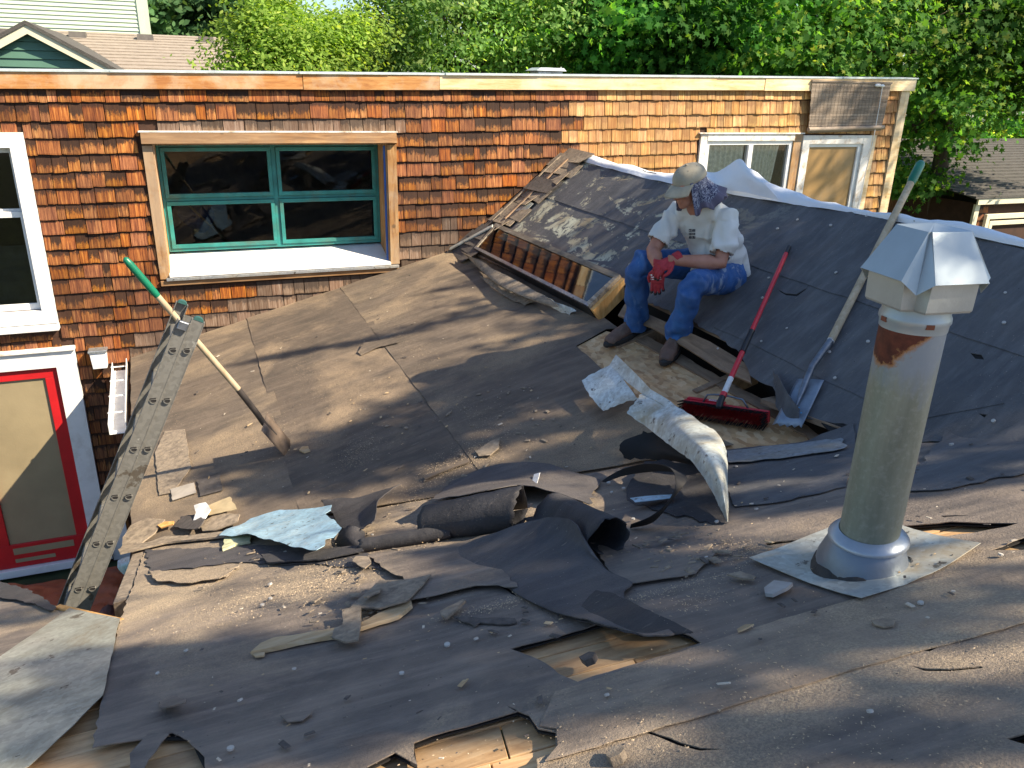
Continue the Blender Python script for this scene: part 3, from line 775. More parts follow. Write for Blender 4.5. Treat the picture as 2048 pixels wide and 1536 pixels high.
sub('curtain', M_lace, curtain(a+.68, b-.12, c+.12, d-.04, WY+.06, .12), rw, smooth=True)
# post between, and picture window
MB().box(6.802, 6.925, WY-.03, WY-.002, -2.6, -.487).build('casing', M_cas, house, bevel=.003)
W = RP; m = MB()
m.box(6.93, W['x0'], WY-.045, WY-.002, -2.6, -.50).box(W['x0'], W['x1'], WY-.045, WY-.002, W['z1'], -.50).box(W['x1'], 8.0, WY-.045, WY-.002, -2.6, -.50)
rp = window_part('window', M_wtw, m, 'tall single pane window in peeling white trim')
sub('frame', M_wt, MB().box(W['x0'], W['x0']+.03, WY-.02, WY+.05, -2.2, -.60).box(W['x1']-.06, W['x1'], WY-.02, WY+.05, -2.2, -.60).box(W['x0']+.03, W['x1']-.06, WY-.02, WY+.05, -.64, -.60), rp, bevel=.003)
M_brownglass = simple('dusty_brown_pane', (.30, .19, .08), .22, var=.12, scale=2, bump=0, dirt=((.45, .38, .28), .25))
sub('pane', M_brownglass, MB().box(W['x0']+.03, W['x1']-.06, WY+.0, WY+.01, -2.2, -.64), rp)
MB().box(8.003, 8.09, WY-.028, WY-.002, -2.6, -.50).build('casing', M_fascB, house, bevel=.003)

# ---- bamboo blind hung over the picture window
bl = thing('bamboo_blind', 'weathered bamboo roller blind hanging above the tall right window', 'blind', (7.5, WY-.07, .08))
M_bam = wood('bamboo_slat', (.17, .13, .095), (.29, .225, .17), (.42, .34, .27), knots=False, grey=((.33, .27, .21), .6))
zt, n_ = .095, 30
for i in range(n_):
    z = zt - i*.0192; u = i/n_
    xa = 6.905+.06*u+random.uniform(-.004, .004); xb = 8.12-.03*u+random.uniform(-.004, .004)
    dz = -.03*u*0
    m = MB().hexa([(xa, WY-.075, z-.0085), (xb, WY-.078, z-.0085+.03*u), (xb, WY-.070, z-.0085+.03*u), (xa, WY-.066, z-.0085), (xa, WY-.075, z+.0085), (xb, WY-.078, z+.0085+.03*u), (xb, WY-.070, z+.0085+.03*u), (xa, WY-.066, z+.0085)])
    m.build('slat', M_bam, bl)
MB().tube([(6.93, WY-.10, -.43), (8.10, WY-.10, -.40)], .026, 12).build('rolled_bottom', M_bam, bl, auto=40)
MB().box(6.90, 8.13, WY-.085, WY-.05, .105, .125).build('head_rail', M_bam, bl)
MB().tube([(7.97, WY-.095, .10), (7.97, WY-.10, -.2), (7.955, WY-.115, -.55), (7.94, WY-.10, -.95), (7.94, WY-.07, -1.4)], .0045, 6).build('cord', M_paper, bl)
MB().ell((7.90, WY-.09, .085), .05, .02, .02).ell((7.96, WY-.10, .08), .035, .02, .018).build('cord_knot', M_paper, bl, smooth=True)
st_ = MB()
for x in np.linspace(6.97, 8.08, 22): st_.tube([(x, WY-.0775, .09), (x+.01, WY-.0805, -.42)], .0012, 4)
st_.build('stitching', M_bam, bl)

# ---- small lamp box beside the door
lp = thing('wall_lamp', 'small white box shaped lamp on the shingles right of the red door', 'lamp', (-1.0, WY-.02, -2.53))
p = onY(200, 715, WY-.06)
MB().hexa([(p.x-.065, WY-.13, p.z-.09), (p.x+.055, WY-.13, p.z-.09), (p.x+.055, WY-.02, p.z-.09), (p.x-.065, WY-.02, p.z-.09), (p.x-.075, WY-.13, p.z+.065), (p.x+.065, WY-.13, p.z+.065), (p.x+.065, WY-.02, p.z+.065), (p.x-.075, WY-.02, p.z+.065)]).build('shade', M_wt, lp, bevel=.004)
MB().box(p.x-.085, p.x+.075, WY-.145, WY-.02, p.z+.067, p.z+.09).build('cap', M_galv, lp, bevel=.004)

# ---- little things on the far edge of the flat roof
v = thing('roof_vent', 'pale metal vent box on the flat roof behind the fascia', 'vent', (4.0, 10.5, .0))
p = onY(1097, 147, 10.5)
MB().box(p.x-.19, p.x+.17, 10.4, 10.7, -.15, p.z+.03).build('body', M_galv, v, bevel=.01)
MB().hexa([(p.x-.24, 10.35, p.z+.031), (p.x+.2, 10.35, p.z+.031), (p.x+.2, 10.75, p.z+.031), (p.x-.24, 10.75, p.z+.031), (p.x-.16, 10.4, p.z+.07), (p.x+.18, 10.4, p.z+.07), (p.x+.18, 10.7, p.z+.07), (p.x-.16, 10.7, p.z+.07)]).build('hood', M_drip, v)

# ================================================================== STRIPPED HOUSE (the roofs in front)
roof = thing('stripped_house_roof', 'half stripped asphalt roof with a low slope, a steep slope and torn felt', 'roof', (1.5, 3.5, -3.0))
def vy(x):                                               # valley between the near slope and the others
    return 4.04-.4634*x if x < HX else 7.93-2.001*x
def eaveM(y): return -.545 - (y-4.2)*.052
# sheathing boards under the low slope (run up the slope) -- visible in gaps only
NB = 6
def slab(pl, pts, h0, h1):
    t = [PZ(pl, x, y, h1) for x, y in pts]; b = [PZ(pl, x, y, h0) for x, y in pts]; n = len(pts)
    fs = [tuple(range(n)), tuple(range(2*n-1, n-1, -1))]+[(i, n+i, n+(i+1) % n, (i+1) % n) for i in range(n)]
    return MB().add(t+b, [fs[0][::-1] if False else fs[0]]+fs[1:])
# dark underlays
slab('M', [(eaveM(4.3)+.0, 4.33), (HX-.45, vy(HX-.45)), (HX-.45, 7.99), (eaveM(8)+.0, 7.99)], -.05, -.012).build('deck', M_boardY, roof)
slab('R', [(2.90, 7.93-2.001*2.90), (RX, .376), (RX, 7.99), (2.90, 7.99)], -.05, -.012).build('deck', M_boardY, roof)
MB().add([PZ('R', RX, .2, -.05), PZ('R', RX, 7.99, -.05), (5.6, 7.99, PZ('R', RX, 0).z-1.45), (5.6, .2, PZ('R', RX, 0).z-1.45), PZ('R', RX, .2, -.0), PZ('R', RX, 7.99, -.0), (5.6, 7.99, PZ('R', RX, 0).z-1.40), (5.6, .2, PZ('R', RX, 0).z-1.40)],
         [(0, 1, 2, 3), (4, 7, 6, 5), (0, 3, 7, 4), (1, 5, 6, 2), (2, 6, 7, 3), (0, 4, 5, 1)]).build('back_slope', M_roofG, roof)
# walls below the eaves so nothing floats
MB().box(-.58, -.50, 4.4, 7.98, GZ, -2.62).build('eave_wall', M_shD, roof)
MB().hexa([(-.42, -2, GZ), (-.36, -2, GZ), (-.36, 4.2, GZ), (-.42, 4.2, GZ), (-.42, -2, -.5), (-.36, -2, -.5), (-.36, 4.2, -2.52), (-.42, 4.2, -2.52)]).build('side_wall', M_shD, roof)
# attic floor seen through the gap, very dark
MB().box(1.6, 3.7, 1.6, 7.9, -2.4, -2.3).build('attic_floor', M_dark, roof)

MB().hexa([(1.9, 2.9, -2.28), (3.2, 2.9, -2.28), (3.2, 7.6, -2.28), (1.9, 7.6, -2.28), (1.9, 2.9, -2.25), (3.2, 2.9, -2.25), (3.2, 7.6, -2.25), (1.9, 7.6, -2.25)]).build('blackout_panel', M_dark, roof)  # added black panels: paint the gap's shade and stop light leaking through
MB().box(3.02, 3.06, 2.0, 7.7, -2.24, -1.42).build('blackout_panel', M_dark, roof)
MB().box(1.9, 3.01, 7.5, 7.54, -2.24, -1.86).build('blackout_panel', M_dark, roof)
# ---- low slope felt, in strips running to the wall
def fM(h, s): 
    def f(x, y):
        b = PL['M']; return b[0]*x+b[2]+h + .007*nz(x, y, s, 1.3) + .003*nz(x, y, s+4, 5)
    return f
seams = [-.62, .35, 1.29, 2.12, 2.56]
for i in range(3):
    a, b = seams[i], seams[i+1]+.05
    ex = [(x_, 7.985) for x_ in (b-.01, a+.01)]
    if i == 0: P = [(eaveM(4.35), 4.36), (b, vy(b)+.02), (b, 7.985), (eaveM(7.98), 7.985)]
    elif i < 2: P = [(a, vy(a)+.02), (b, vy(b)+.02), (b+.0, 7.985), (a, 7.985)]
    else:
        e = [S('M', *q) for q in ((1152, 694), (1213, 660), (1180, 640), (1075, 580), (930, 512))]
        P = [(a, vy(a)+.02), (2.42, vy(2.42)+.04), (2.36, 3.3), (2.30, 3.75)] + [(q.x, q.y) for q in e[:2]] + [(2.72, 4.72), (2.74, 5.1), (2.64, 7.985), (a, 7.985)]
    sheet('felt_sheet', (M_feltM, M_feltM2, M_feltM)[i], P, fz=fM(.002+.004*i, i*3.1), thick=.004, grid=.16, parent=roof, jagamp=.004, jagstep=.09, seed=i+1)
# strand board panels and plank in the stripped band
def pxs(pl, L, h=0): return [tuple(S(pl, *q, h))[:2] for q in L]
osbp = [(1148, 694), (1213, 660), (1262, 672), (1340, 716), (1478, 790), (1612, 868), (1628, 880), (1450, 900), (1380, 905), (1300, 870)]
sheet('strand_board', M_osb, pxs('M', osbp, .005), fz=lambda x, y: PL['M'][0]*x+PL['M'][2]-.004, thick=.014, grid=.3, parent=roof, smooth=False)
pk = [(1240, 655), (1290, 668), (1380, 716), (1440, 752), (1520, 793), (1575, 825), (1705, 876), (1640, 880), (1616, 870), (1478, 792), (1342, 718), (1264, 674)]
sheet('plank', M_boardY, pxs('M', pk, .015), fz=lambda x, y: PL['M'][0]*x+PL['M'][2]+.008, thick=.016, grid=.3, parent=roof, smooth=False, jagamp=.006, jagstep=.07)
pk2 = [(1215, 590), (1290, 622), (1350, 650), (1440, 690), (1500, 760), (1480, 765), (1400, 716), (1352, 688), (1290, 655), (1225, 620)]
sheet('plank', M_boardY, pxs('R', [(1250, 605), (1330, 640), (1420, 680), (1500, 728), (1502, 762), (1440, 735), (1375, 694), (1300, 650), (1236, 628)], .004), fz=lambda x, y: PL['R'][0]*x+PL['R'][2]-.006, thick=.018, grid=.3, parent=roof, smooth=False)
# rafters crossing the gap
for q in ((1468, 752), (1300, 668)):
    a = S('M', *q); MB().bar(a+Vector((-.25, .0, -.12)), a+Vector((.55, 0, .12)), .045, .12).build('rafter', M_boardY, roof)
MB().bar(S('R', 1535, 800, -.05), S('R', 1700, 850, -.05)+Vector((0, -.2, 0)), .10, .03).build('plank', M_boardY, roof)

# ---- steep slope felt
def fR(h, s):
    def f(x, y):
        b = PL['R']; return b[0]*x+b[2]+h + .008*nz(x, y, s, 1.6) + .003*nz(x, y, s+4, 6)
    return f
torn = [(1240, 556), (1262, 590), (1350, 628), (1430, 668), (1478, 705), (1492, 732), (1500, 752), (1520, 764), (1545, 772), (1562, 790), (1572, 812), (1590, 818), (1612, 835), (1640, 838), (1668, 845), (1700, 850)]
tp = pxs('R', torn, .004)
P = [(2.56, 7.985), (2.62, 6.5), (2.66, 5.2)] + tp + [(2.66, 2.55), (2.84, 2.24), (3.1, 1.74), (3.4, 1.14), (3.72, .50), (RX, .40), (RX, 7.985)]
holes = [pxs('R', h) for h in ([(1556, 580), (1570, 588), (1592, 590), (1612, 578), (1628, 560), (1610, 582), (1594, 594), (1572, 592)],
                               [(1940, 708), (1962, 712), (1968, 722), (1950, 720)], [(1922, 818), (1936, 820), (1930, 826)], [(1956, 830), (1974, 832), (1968, 838)],
                               [(1955, 612), (1966, 610), (1962, 617)])]
sheet('felt_sheet', M_feltR, P, holes=holes, fz=fR(.004, 8.0), thick=.005, grid=.13, parent=roof, jagamp=.007, jagstep=.04, skip=(0, 1), seed=12)
slab('R', [(2.70, 7.93-2.001*2.70), (RX-.01, .43), (RX-.01, 7.98), (2.90, 7.98), (2.9, 3.6)], -.010, -.004).build('shade_layer', M_dark, roof)  # black layer painting the dark seen through the torn holes
# lapped courses on the steep slope (thin raised edges)
for k, (xa, ya, yb_) in enumerate(((2.90, 2.35, 3.9), (3.30, 1.4, 7.9))):
    P = [(xa, ya), (xa+.20, ya-.25), (xa+.20, yb_), (xa, yb_)]
    sheet('felt_lap', M_feltR, P, fz=fR(.0085+.0015*k, 8.0), thick=.002, grid=.15, parent=roof, jagamp=.003, jagstep=.09, seed=30+k)
# a triangular lifted flap at the torn edge
gridsheet('torn_flap', M_feltR, [[S('R', 1545, 742, .03), S('R', 1560, 760, .09), S('R', 1575, 790, .10)], [S('R', 1548, 775, .02), S('R', 1572, 800, .08), S('R', 1598, 820, .07)], [S('R', 1552, 815, .0), S('R', 1572, 835, .02), S('R', 1600, 842, .01)]], parent=roof, ragged=.3, n=4)

# ---- white membrane rolled over the ridge
lo = [(1143, 316), (1210, 335), (1300, 358), (1390, 376), (1440, 384), (1490, 394), (1560, 405), (1630, 415), (1700, 425), (1780, 440), (1860, 456), (1950, 474), (2050, 495), (2200, 525)]
hi = [(1150, 300), (1215, 322), (1300, 340), (1385, 352), (1425, 352), (1478, 328), (1540, 362), (1600, 390), (1640, 408), (1720, 418), (1800, 428), (1880, 440), (1960, 456), (2055, 476), (2210, 505)]
hi = [hi[0], hi[1], hi[2], hi[3], hi[4], hi[5], hi[6], hi[7], hi[9], hi[10], hi[11], hi[12], hi[13], hi[14]]
rows = [[], [], [], [], []]
for (a, b) in zip(lo, hi):
    p0 = S('R', *a, .012); p2 = onX(b[0], b[1], RX+.06); mid = (p0+p2)/2 + Vector((-.02, 0, .015))
    rows[0].append(p0 + Vector((0, 0, 0))); rows[1].append(mid); rows[2].append(p2)
    back = Vector((RX+.17, p2.y, min(p2.z, -.70)-.10)); rows[3].append((p2+back)/2+Vector((.03, 0, .015))); rows[4].append(back)
gridsheet('ridge_membrane', M_flash, rows, parent=roof, n=5, thick=.003, wob=.022, ragged=.1)
# folded peak and twist of the membrane
gridsheet('membrane_fold', M_flash, [[onX(1408, 342, RX-.12), onX(1430, 346, RX-.10), onX(1448, 338, RX-.08), onX(1480, 318, RX-.05), onX(1500, 345, RX-.05)],
    [onX(1412, 352, RX-.16), onX(1440, 368, RX-.14), onX(1470, 352, RX-.10), onX(1500, 355, RX-.09), onX(1530, 368, RX-.08)],
    [onX(1432, 372, RX-.16), onX(1450, 380, RX-.12), onX(1485, 384, RX-.10), onX(1520, 392, RX-.08), onX(1560, 400, RX-.06)]], parent=roof, n=5, wob=.012, thick=.003)

# ---- loose old shingles along the rake against the cedar wall
rng = random.Random(5)
for k in range(17):
    u = k/16; x = 2.52+u*1.22; y = 7.62+rng.uniform(-.06, .06)
    a = PZ('R', x, y, .03+rng.uniform(0, .03)); ux = Vector((1, 0, .776)).normalized(); uy = Vector((rng.uniform(-.15, .15), 1, 0)).normalized()
    n_ = N3('R'); w1 = rng.uniform(.16, .26); l1 = .10
    tilt = n_*rng.uniform(-.02, .035)
    pts = [a-ux*l1-uy*w1+tilt, a+ux*l1*.8-uy*(w1+rng.uniform(-.05, .05)), a+ux*l1+uy*.30, a-ux*l1+uy*.30]
    mid1 = a-ux*l1*1.0-uy*w1*.2+n_*rng.uniform(0, .02)
    m = MB(); top = [pts[0], pts[1], pts[2], pts[3], mid1]; q = [p+n_*.006 for p in top]
    m.add(top+q, [(0, 4, 3, 2, 1), (5, 6, 7, 8, 9), (0, 1, 6, 5), (1, 2, 7, 6), (2, 3, 8, 7), (3, 4, 9, 8), (4, 0, 5, 9)])
    m.build('old_shingle', (M_greyshin, M_greyshin, M_galvW, M_darkshin)[rng.choice((0, 0, 0, 1, 2, 3)) if k > 3 else 3], roof)
for k, (q0, q1, w, mt) in enumerate((((905, 500), (1000, 430), .07, M_darkshin), ((1010, 437), (1135, 318), .03, M_boardY), ((985, 440), (1120, 312), .025, M_greyshin), ((900, 498), (985, 452), .05, M_galvW))):
    MB().bar(S('R', *q0, .05+.01*k), S('R', *q1, .06+.01*k), w, .012, N3('R')).build('rake_strip', mt, roof)
# ragged paper sheets curling under the skylight's lower side
gridsheet('curled_shingles', M_greyshin, [[S('M', 925, 505, .10), S('M', 985, 535, .12), S('M', 1060, 575, .13), S('M', 1120, 610, .08)],
   [S('M', 935, 515, .05), S('M', 985, 560, .09), S('M', 1040, 590, .11), S('M', 1095, 612, .05)],
   [S('M', 955, 530, .02), S('M', 1000, 572, .05), S('M', 1040, 588, .04), S('M', 1075, 600, .03)]], parent=roof, ragged=.25, n=5)
gridsheet('curled_shingles', M_greyshin, [[S('M', 960, 552, .05), S('M', 1005, 570, .05), S('M', 1080, 598, .06)], [S('M', 972, 565, .02), S('M', 1010, 592, .03), S('M', 1052, 612, .02)]], parent=roof, ragged=.2, n=5)
gridsheet('curled_shingles', M_galvW, [[S('M', 1075, 590, .06), S('M', 1110, 602, .08), S('M', 1150, 618, .05)], [S('M', 1085, 600, .03), S('M', 1110, 618, .02), S('M', 1142, 632, .01)]], parent=roof, ragged=.3, n=5)

# ---- skylight
sk = thing('skylight', 'long shallow skylight with a worn frame mirroring the cedar wall, left of the seated man', 'skylight', S('R', 1100, 560))
h = .085
TL, TR, BR, BL = S('R', 992, 446, h), S('R', 1240, 549, h), S('R', 1176, 612, h), S('R', 948, 496, h)
nR = N3('R'); 
def lerp(a, b, t): return a+(b-a)*t
def quadbar(a0, a1, b1, b0, dn):                      # top face a0 a1 b1 b0, extruded along -nR
    return MB().hexa([a0-nR*dn, a1-nR*dn, b1-nR*dn, b0-nR*dn, a0, a1, b1, b0])
c_ = (TL+TR+BR+BL)/4
def ins(p, s): return c_+(p-c_)*s
ux = (TR-TL).normalized(); uy_ = (TL-BL).normalized()
iTL = TL+ux*.05-uy_*.05; iTR = TR-ux*.055-uy_*.05; iBR = BR-ux*.05+uy_*.03; iBL = BL+ux*.045+uy_*.03
M_skf = wood('skylight_frame', (.13, .10, .07), (.30, .25, .19), (.50, .44, .35), along='Y', grey=((.14, .11, .08), .6))
quadbar(TL, TR, iTR, iTL, .03).build('frame', M_skf, sk); quadbar(TR, BR, iBR, iTR, .03).build('frame', M_skf, sk)
quadbar(BL, TL, iTL, iBL, .03).build('frame', M_skf, sk); quadbar(iBL, iBR, BR, BL, .03).build('frame', M_galv, sk)
MB().add([iTL-nR*.008, iTR-nR*.008, iBR-nR*.008, iBL-nR*.008], [(0, 3, 2, 1)]).build('glass', M_glassS, sk)
MB().add([iTL-nR*.05, iTR-nR*.05, iBR-nR*.05, iBL-nR*.05], [(0, 3, 2, 1)]).build('haze_sheet', simple('glass_haze', (.10, .12, .15), .8), sk)  # grey-blue sheet below the glass, painting the haze over its reflection
dn = .14
MB().hexa([BL-nR*dn-uy_*.006, BR-nR*dn-uy_*.006, BR-nR*dn, BL-nR*dn, BL-nR*.006-uy_*.008, BR-nR*.006-uy_*.008, BR-nR*.006, BL-nR*.006]).build('curb_flashing', simple('dark_flashing', (.035, .032, .03), .45, metal=.4, var=.4), sk)
MB().hexa([TR-nR*dn, BR-nR*dn, BR-nR*dn+ux*.05, TR-nR*dn+ux*.05, TR-nR*.031, BR-nR*.031, BR-nR*.031+ux*.045, TR-nR*.031+ux*.045]).build('curb', M_newwood, sk)
MB().hexa([TL-nR*dn-ux*.01, BL-nR*dn-ux*.01, BL-nR*dn, TL-nR*dn, TL-nR*.031-ux*.01, BL-nR*.031-ux*.01, BL-nR*.031, TL-nR*.031]).build('curb', M_boardY, sk)

# ---- near slope: boards, black layer painting crack shade, felt with torn holes
bdir = Vector((.975, -.165, 0)); bdir.z = PL['N'][0]*bdir.x+PL['N'][1]*bdir.y; bdir.normalize()
nN = N3('N'); side = nN.cross(bdir).normalized()
o0 = PZ('N', 1.0, 1.2, 0)
rng = random.Random(21)
BW = .142
def clipN(x, y): return x > eN(y)
def eN(y): return -.455+(3.0-y)*.045*(1 if y < 3 else 0)
for k in range(-14, 23):
    c = o0 + side*(k*BW)
    # board ends where it meets the left edge or the valley
    s0, s1 = None, None
    for i in range(-260, 560):
        p = c+bdir*(i*.01)
        ok = p.x > (eN(p.y) if p.y > 2.95 else -1.35 if p.y < 2.6 else -.9) and p.y < vy(p.x)-.015 and p.x < 3.7
        if ok and s0 is None: s0 = i*.01
        if ok: s1 = i*.01
    if s0 is None or s1-s0 < .05: continue
    cuts = [s0]; 
    while s1-cuts[-1] > 2.6: cuts.append(cuts[-1]+rng.uniform(1.3, 2.4))
    cuts.append(s1)
    for a, b in zip(cuts[:-1], cuts[1:]):
        hh = -.016+rng.uniform(-.002, .002)
        m = MB().obox(c+bdir*((a+b)/2)+nN*(hh-.008), bdir*((b-a)/2-.002), side*(BW/2-.0035), nN*.008)
        m.build('deck_board', M_board, roof, bevel=.0015)
H = {}
H[1] = [(1020, 1305), (1216, 1248), (1234, 1247), (1281, 1270), (1357, 1267), (1381, 1276), (1401, 1290), (1310, 1320), (1155, 1370), (1117, 1355), (1076, 1326)]
H[2] = [(828, 1492), (900, 1466), (1035, 1428), (1058, 1437), (1076, 1463), (1111, 1469), (1111, 1507), (1073, 1522), (1085, 1575), (740, 1575), (735, 1540), (790, 1512), (835, 1536)]
H[4] = [(1741, 1288), (1759, 1281), (1800, 1290), (1829, 1297), (1876, 1300), (1858, 1309), (1814, 1304), (1764, 1296)]
H[5] = [(1978, 1107), (2048, 1080), (2080, 1085), (2080, 1106)]
H[6] = [(1795, 1056), (1900, 1049), (2035, 1053), (1950, 1072), (1890, 1080), (1830, 1072)]
H[7] = [(2010, 1484), (2060, 1470), (2060, 1500)]
crk = [[(1270, 1454), (1290, 1464), (1320, 1475), (1340, 1481), (1360, 1490), (1400, 1500), (1450, 1503), (1398, 1506), (1355, 1496), (1318, 1480), (1288, 1469)],
       [(1818, 1338), (1850, 1344), (1900, 1345), (1960, 1340), (1964, 1344), (1900, 1350), (1848, 1349)],
       [(1010, 1415), (1036, 1427), (1030, 1428)], [(330, 1475), (345, 1471), (372, 1484), (352, 1480)],
       [(905, 1152), (960, 1160), (1015, 1178), (1040, 1200), (1012, 1183), (958, 1165)],
       [(1530, 1092), (1600, 1085), (1650, 1080), (1600, 1090), (1534, 1097)], [(1880, 1036), (1940, 1037), (1885, 1039)]]
edgeN = [tuple(S('N', *q))[:2] for q in ((240, 1245), (212, 1370), (186, 1500), (255, 1488), (325, 1476), (375, 1484), (410, 1520), (425, 1575))]
outer = [(-.47, 4.21), (-.46, 3.5)] + edgeN + [(1.0, .2), (1.0, -1.2), (3.75, -1.2), (3.75, .35), (3.4, 1.10), (3.1, 1.71), (2.84, 2.22), (2.70, 2.50), (2.50, 2.86), (2.0, 3.09), (1.2, 3.46), (.4, 3.83)]
def fN(h, s):
    def f(x, y):
        a, b, c = PL['N']; return a*x+b*y+c+h+.008*nz(x, y, s, 1.7)+.0035*nz(x, y, s+3, 6)
    return f
hN = [pxs('N', H[k]) for k in H]+[pxs('N', c) for c in crk]
sheet('felt_sheet', M_feltN, outer, holes=hN, fz=fN(.009, 2.0), thick=.003, grid=.13, parent=roof, jagamp=.005, jagstep=.035, seed=5)
sheet('shade_layer', M_dark, [(-.455, 4.20), (-.42, 3.0), tuple(S('N', 205, 1480))[:2], tuple(S('N', 380, 1478))[:2], tuple(S('N', 440, 1600))[:2], (1.0, .2), (1.0, -1.1), (3.7, -1.1), (3.7, .4), (3.0, 1.8), (2.5, 2.8), (.4, 3.8)],
      holes=[pxs('N', H[k]) for k in H], fz=lambda x, y: PL['N'][0]*x+PL['N'][1]*y+PL['N'][2]-.001, thick=.004, grid=.3, parent=roof)  # black layer painting the shadow inside the felt's narrow cracks
# overlapping felt courses on the near slope, each its own sheet with a ragged lap
def band(name, px, h, mat, seed, amp=.006, thick=.003):
    return sheet(name, mat, pxs('N', px), fz=lambda x, y: max(surf(x, y), fN(0, 2.0)(x, y))+h, thick=thick, grid=.12, parent=roof, jagamp=amp, jagstep=.035, seed=seed)
band('felt_lap', [(1110, 1392), (1300, 1332), (1560, 1246), (1800, 1182), (2060, 1118), (2060, 1250), (1700, 1350), (1300, 1470), (1090, 1530), (1115, 1500), (1112, 1466), (1078, 1460)], .0135, M_feltS, 41, .003)
band('felt_lap', [(292, 1105), (420, 1100), (560, 1095), (700, 1110), (880, 1125), (820, 1150), (640, 1135), (470, 1130), (300, 1150)], .016, M_feltF, 42, .012)
band('felt_lap', [(300, 1150), (400, 1152), (470, 1150), (440, 1168), (372, 1176), (315, 1172)], .028, M_feltN, 43, .012)
band('felt_lap', [(1450, 905), (1620, 888), (1700, 878), (1720, 900), (1690, 980), (1560, 1010), (1470, 1020), (1440, 960)], .016, M_feltR, 44, .008)
band('felt_lap', [(1860, 905), (1885, 880), (1950, 885), (2060, 872), (2060, 950), (1900, 985), (1800, 990)], .018, M_feltR, 45, .014)
band('felt_lap', [(1440, 1105), (1390, 1112), (1240, 1105), (1180, 1095), (1200, 1120), (1225, 1182), (1300, 1172), (1390, 1158)], .022, M_feltN, 46, .006)
band('felt_lap', [(735, 1122), (905, 1100), (1000, 1075), (1000, 1150), (1035, 1188), (950, 1185), (870, 1205), (815, 1214), (830, 1180), (770, 1150)], .03, M_feltN, 47, .010)

# ---- left corner: board on the edge, metal valley, far left felt
MB().hexa([(-.53, 4.19, PZ('N', -.47, 4.19).z-.10), (-.465, 4.19, PZ('N', -.47, 4.19).z-.10), (-.465, 3.3, PZ('N', -.47, 3.3).z-.10), (-.53, 3.3, PZ('N', -.47, 3.3).z-.10),
           (-.53, 4.19, PZ('N', -.47, 4.19).z-.0), (-.465, 4.19, PZ('N', -.47, 4.19).z+.01), (-.465, 3.3, PZ('N', -.47, 3.3).z+.0), (-.53, 3.3, PZ('N', -.47, 3.3).z-.01)]).build('edge_board', M_greyshin, roof, bevel=.004)
A, B = S('N', 118, 1216, 0), S('N', 246, 1246, 0)
MB().bar(A+Vector((0, 0, -.035)), B+Vector((0, 0, -.035)), .03, .09).build('edge_board', M_newwood, roof, bevel=.003)
def fl(h): return lambda x, y: PL['N'][0]*x+PL['N'][1]*y+PL['N'][2]+h+.012*nz(x, y, 0, 2.2)
sheet('valley_flashing', M_galvV, pxs('N', [(140, 1222), (243, 1248), (238, 1262), (208, 1400), (150, 1460), (60, 1545), (-120, 1620), (-260, 1480), (-40, 1355), (60, 1283)]), fz=fl(.022), thick=.0025, grid=.08, parent=roof, jagamp=.002, jagstep=.05)
sheet('felt_sheet', M_feltN, pxs('N', [(-240, 1110), (0, 1172), (60, 1193), (118, 1216), (146, 1228), (0, 1330), (-300, 1500)]), fz=fl(.006), thick=.005, grid=.12, parent=roof, jagamp=.006, jagstep=.05)
sheet('felt_lap', M_feltD, pxs('N', [(-200, 1115), (0, 1168), (60, 1188), (114, 1220), (108, 1226), (40, 1208), (-200, 1170)]), fz=fl(.022), thick=.004, grid=.1, parent=roof, jagamp=.008, jagstep=.04)
# strip of felt over the boards at the very bottom left
band('felt_lap', [(262, 1520), (300, 1478), (340, 1480), (300, 1530), (285, 1560), (262, 1560)], .020, M_feltN, 48, .004)

# valley flashing strip right of the strand board
a0 = [S('M', 1452, 902, .02), S('M', 1560, 890, .025), S('M', 1680, 874, .03)]; a1 = [S('N', 1455, 925, .03), S('N', 1560, 915, .03), S('N', 1690, 896, .03)]
gridsheet('valley_strip', M_galv, [a0, a1], parent=roof, n=4, ragged=.1)

# ---- nails on the felt
nm_ = MB().lathe([(0, .006), (.0078, .005), (.0078, .0), (.0, -.0)], (0, 0, 0), 8).mesh('nail', False); nm_.materials.append(M_nail)
rng = random.Random(99); cnt = 0
def nail(p, n_):
    o = link('nail', nm_); o.location = p; o.rotation_mode = 'QUATERNION'; o.rotation_quaternion = Vector((0, 0, 1)).rotation_difference((n_+Vector((rng.uniform(-.3, .3), rng.uniform(-.3, .3), 0))).normalized())
    s_ = rng.uniform(.8, 1.25); o.scale = (s_, s_, s_); o.parent = roof; o.matrix_parent_inverse = roof.matrix_basis.inverted()
for k in range(10):
    for j in range(9):
        x = 2.78+j*.125+rng.uniform(-.03, .03); y = 4.2-k*.42+rng.uniform(-.12, .12)
        if y < 7.93-2.001*x+.1 or y > 4.6 or rng.random() < .25: continue
        nail(PZ('R', x, y, .018), nR)
for k in range(90):
    x = rng.uniform(-.35, 3.3); y = rng.uniform(.5, 3.4)
    if y > vy(x)-.15 or any(inpoly(x, y, h_) for h_ in hN): continue
    nail(PZ('N', x, y, .018), nN)

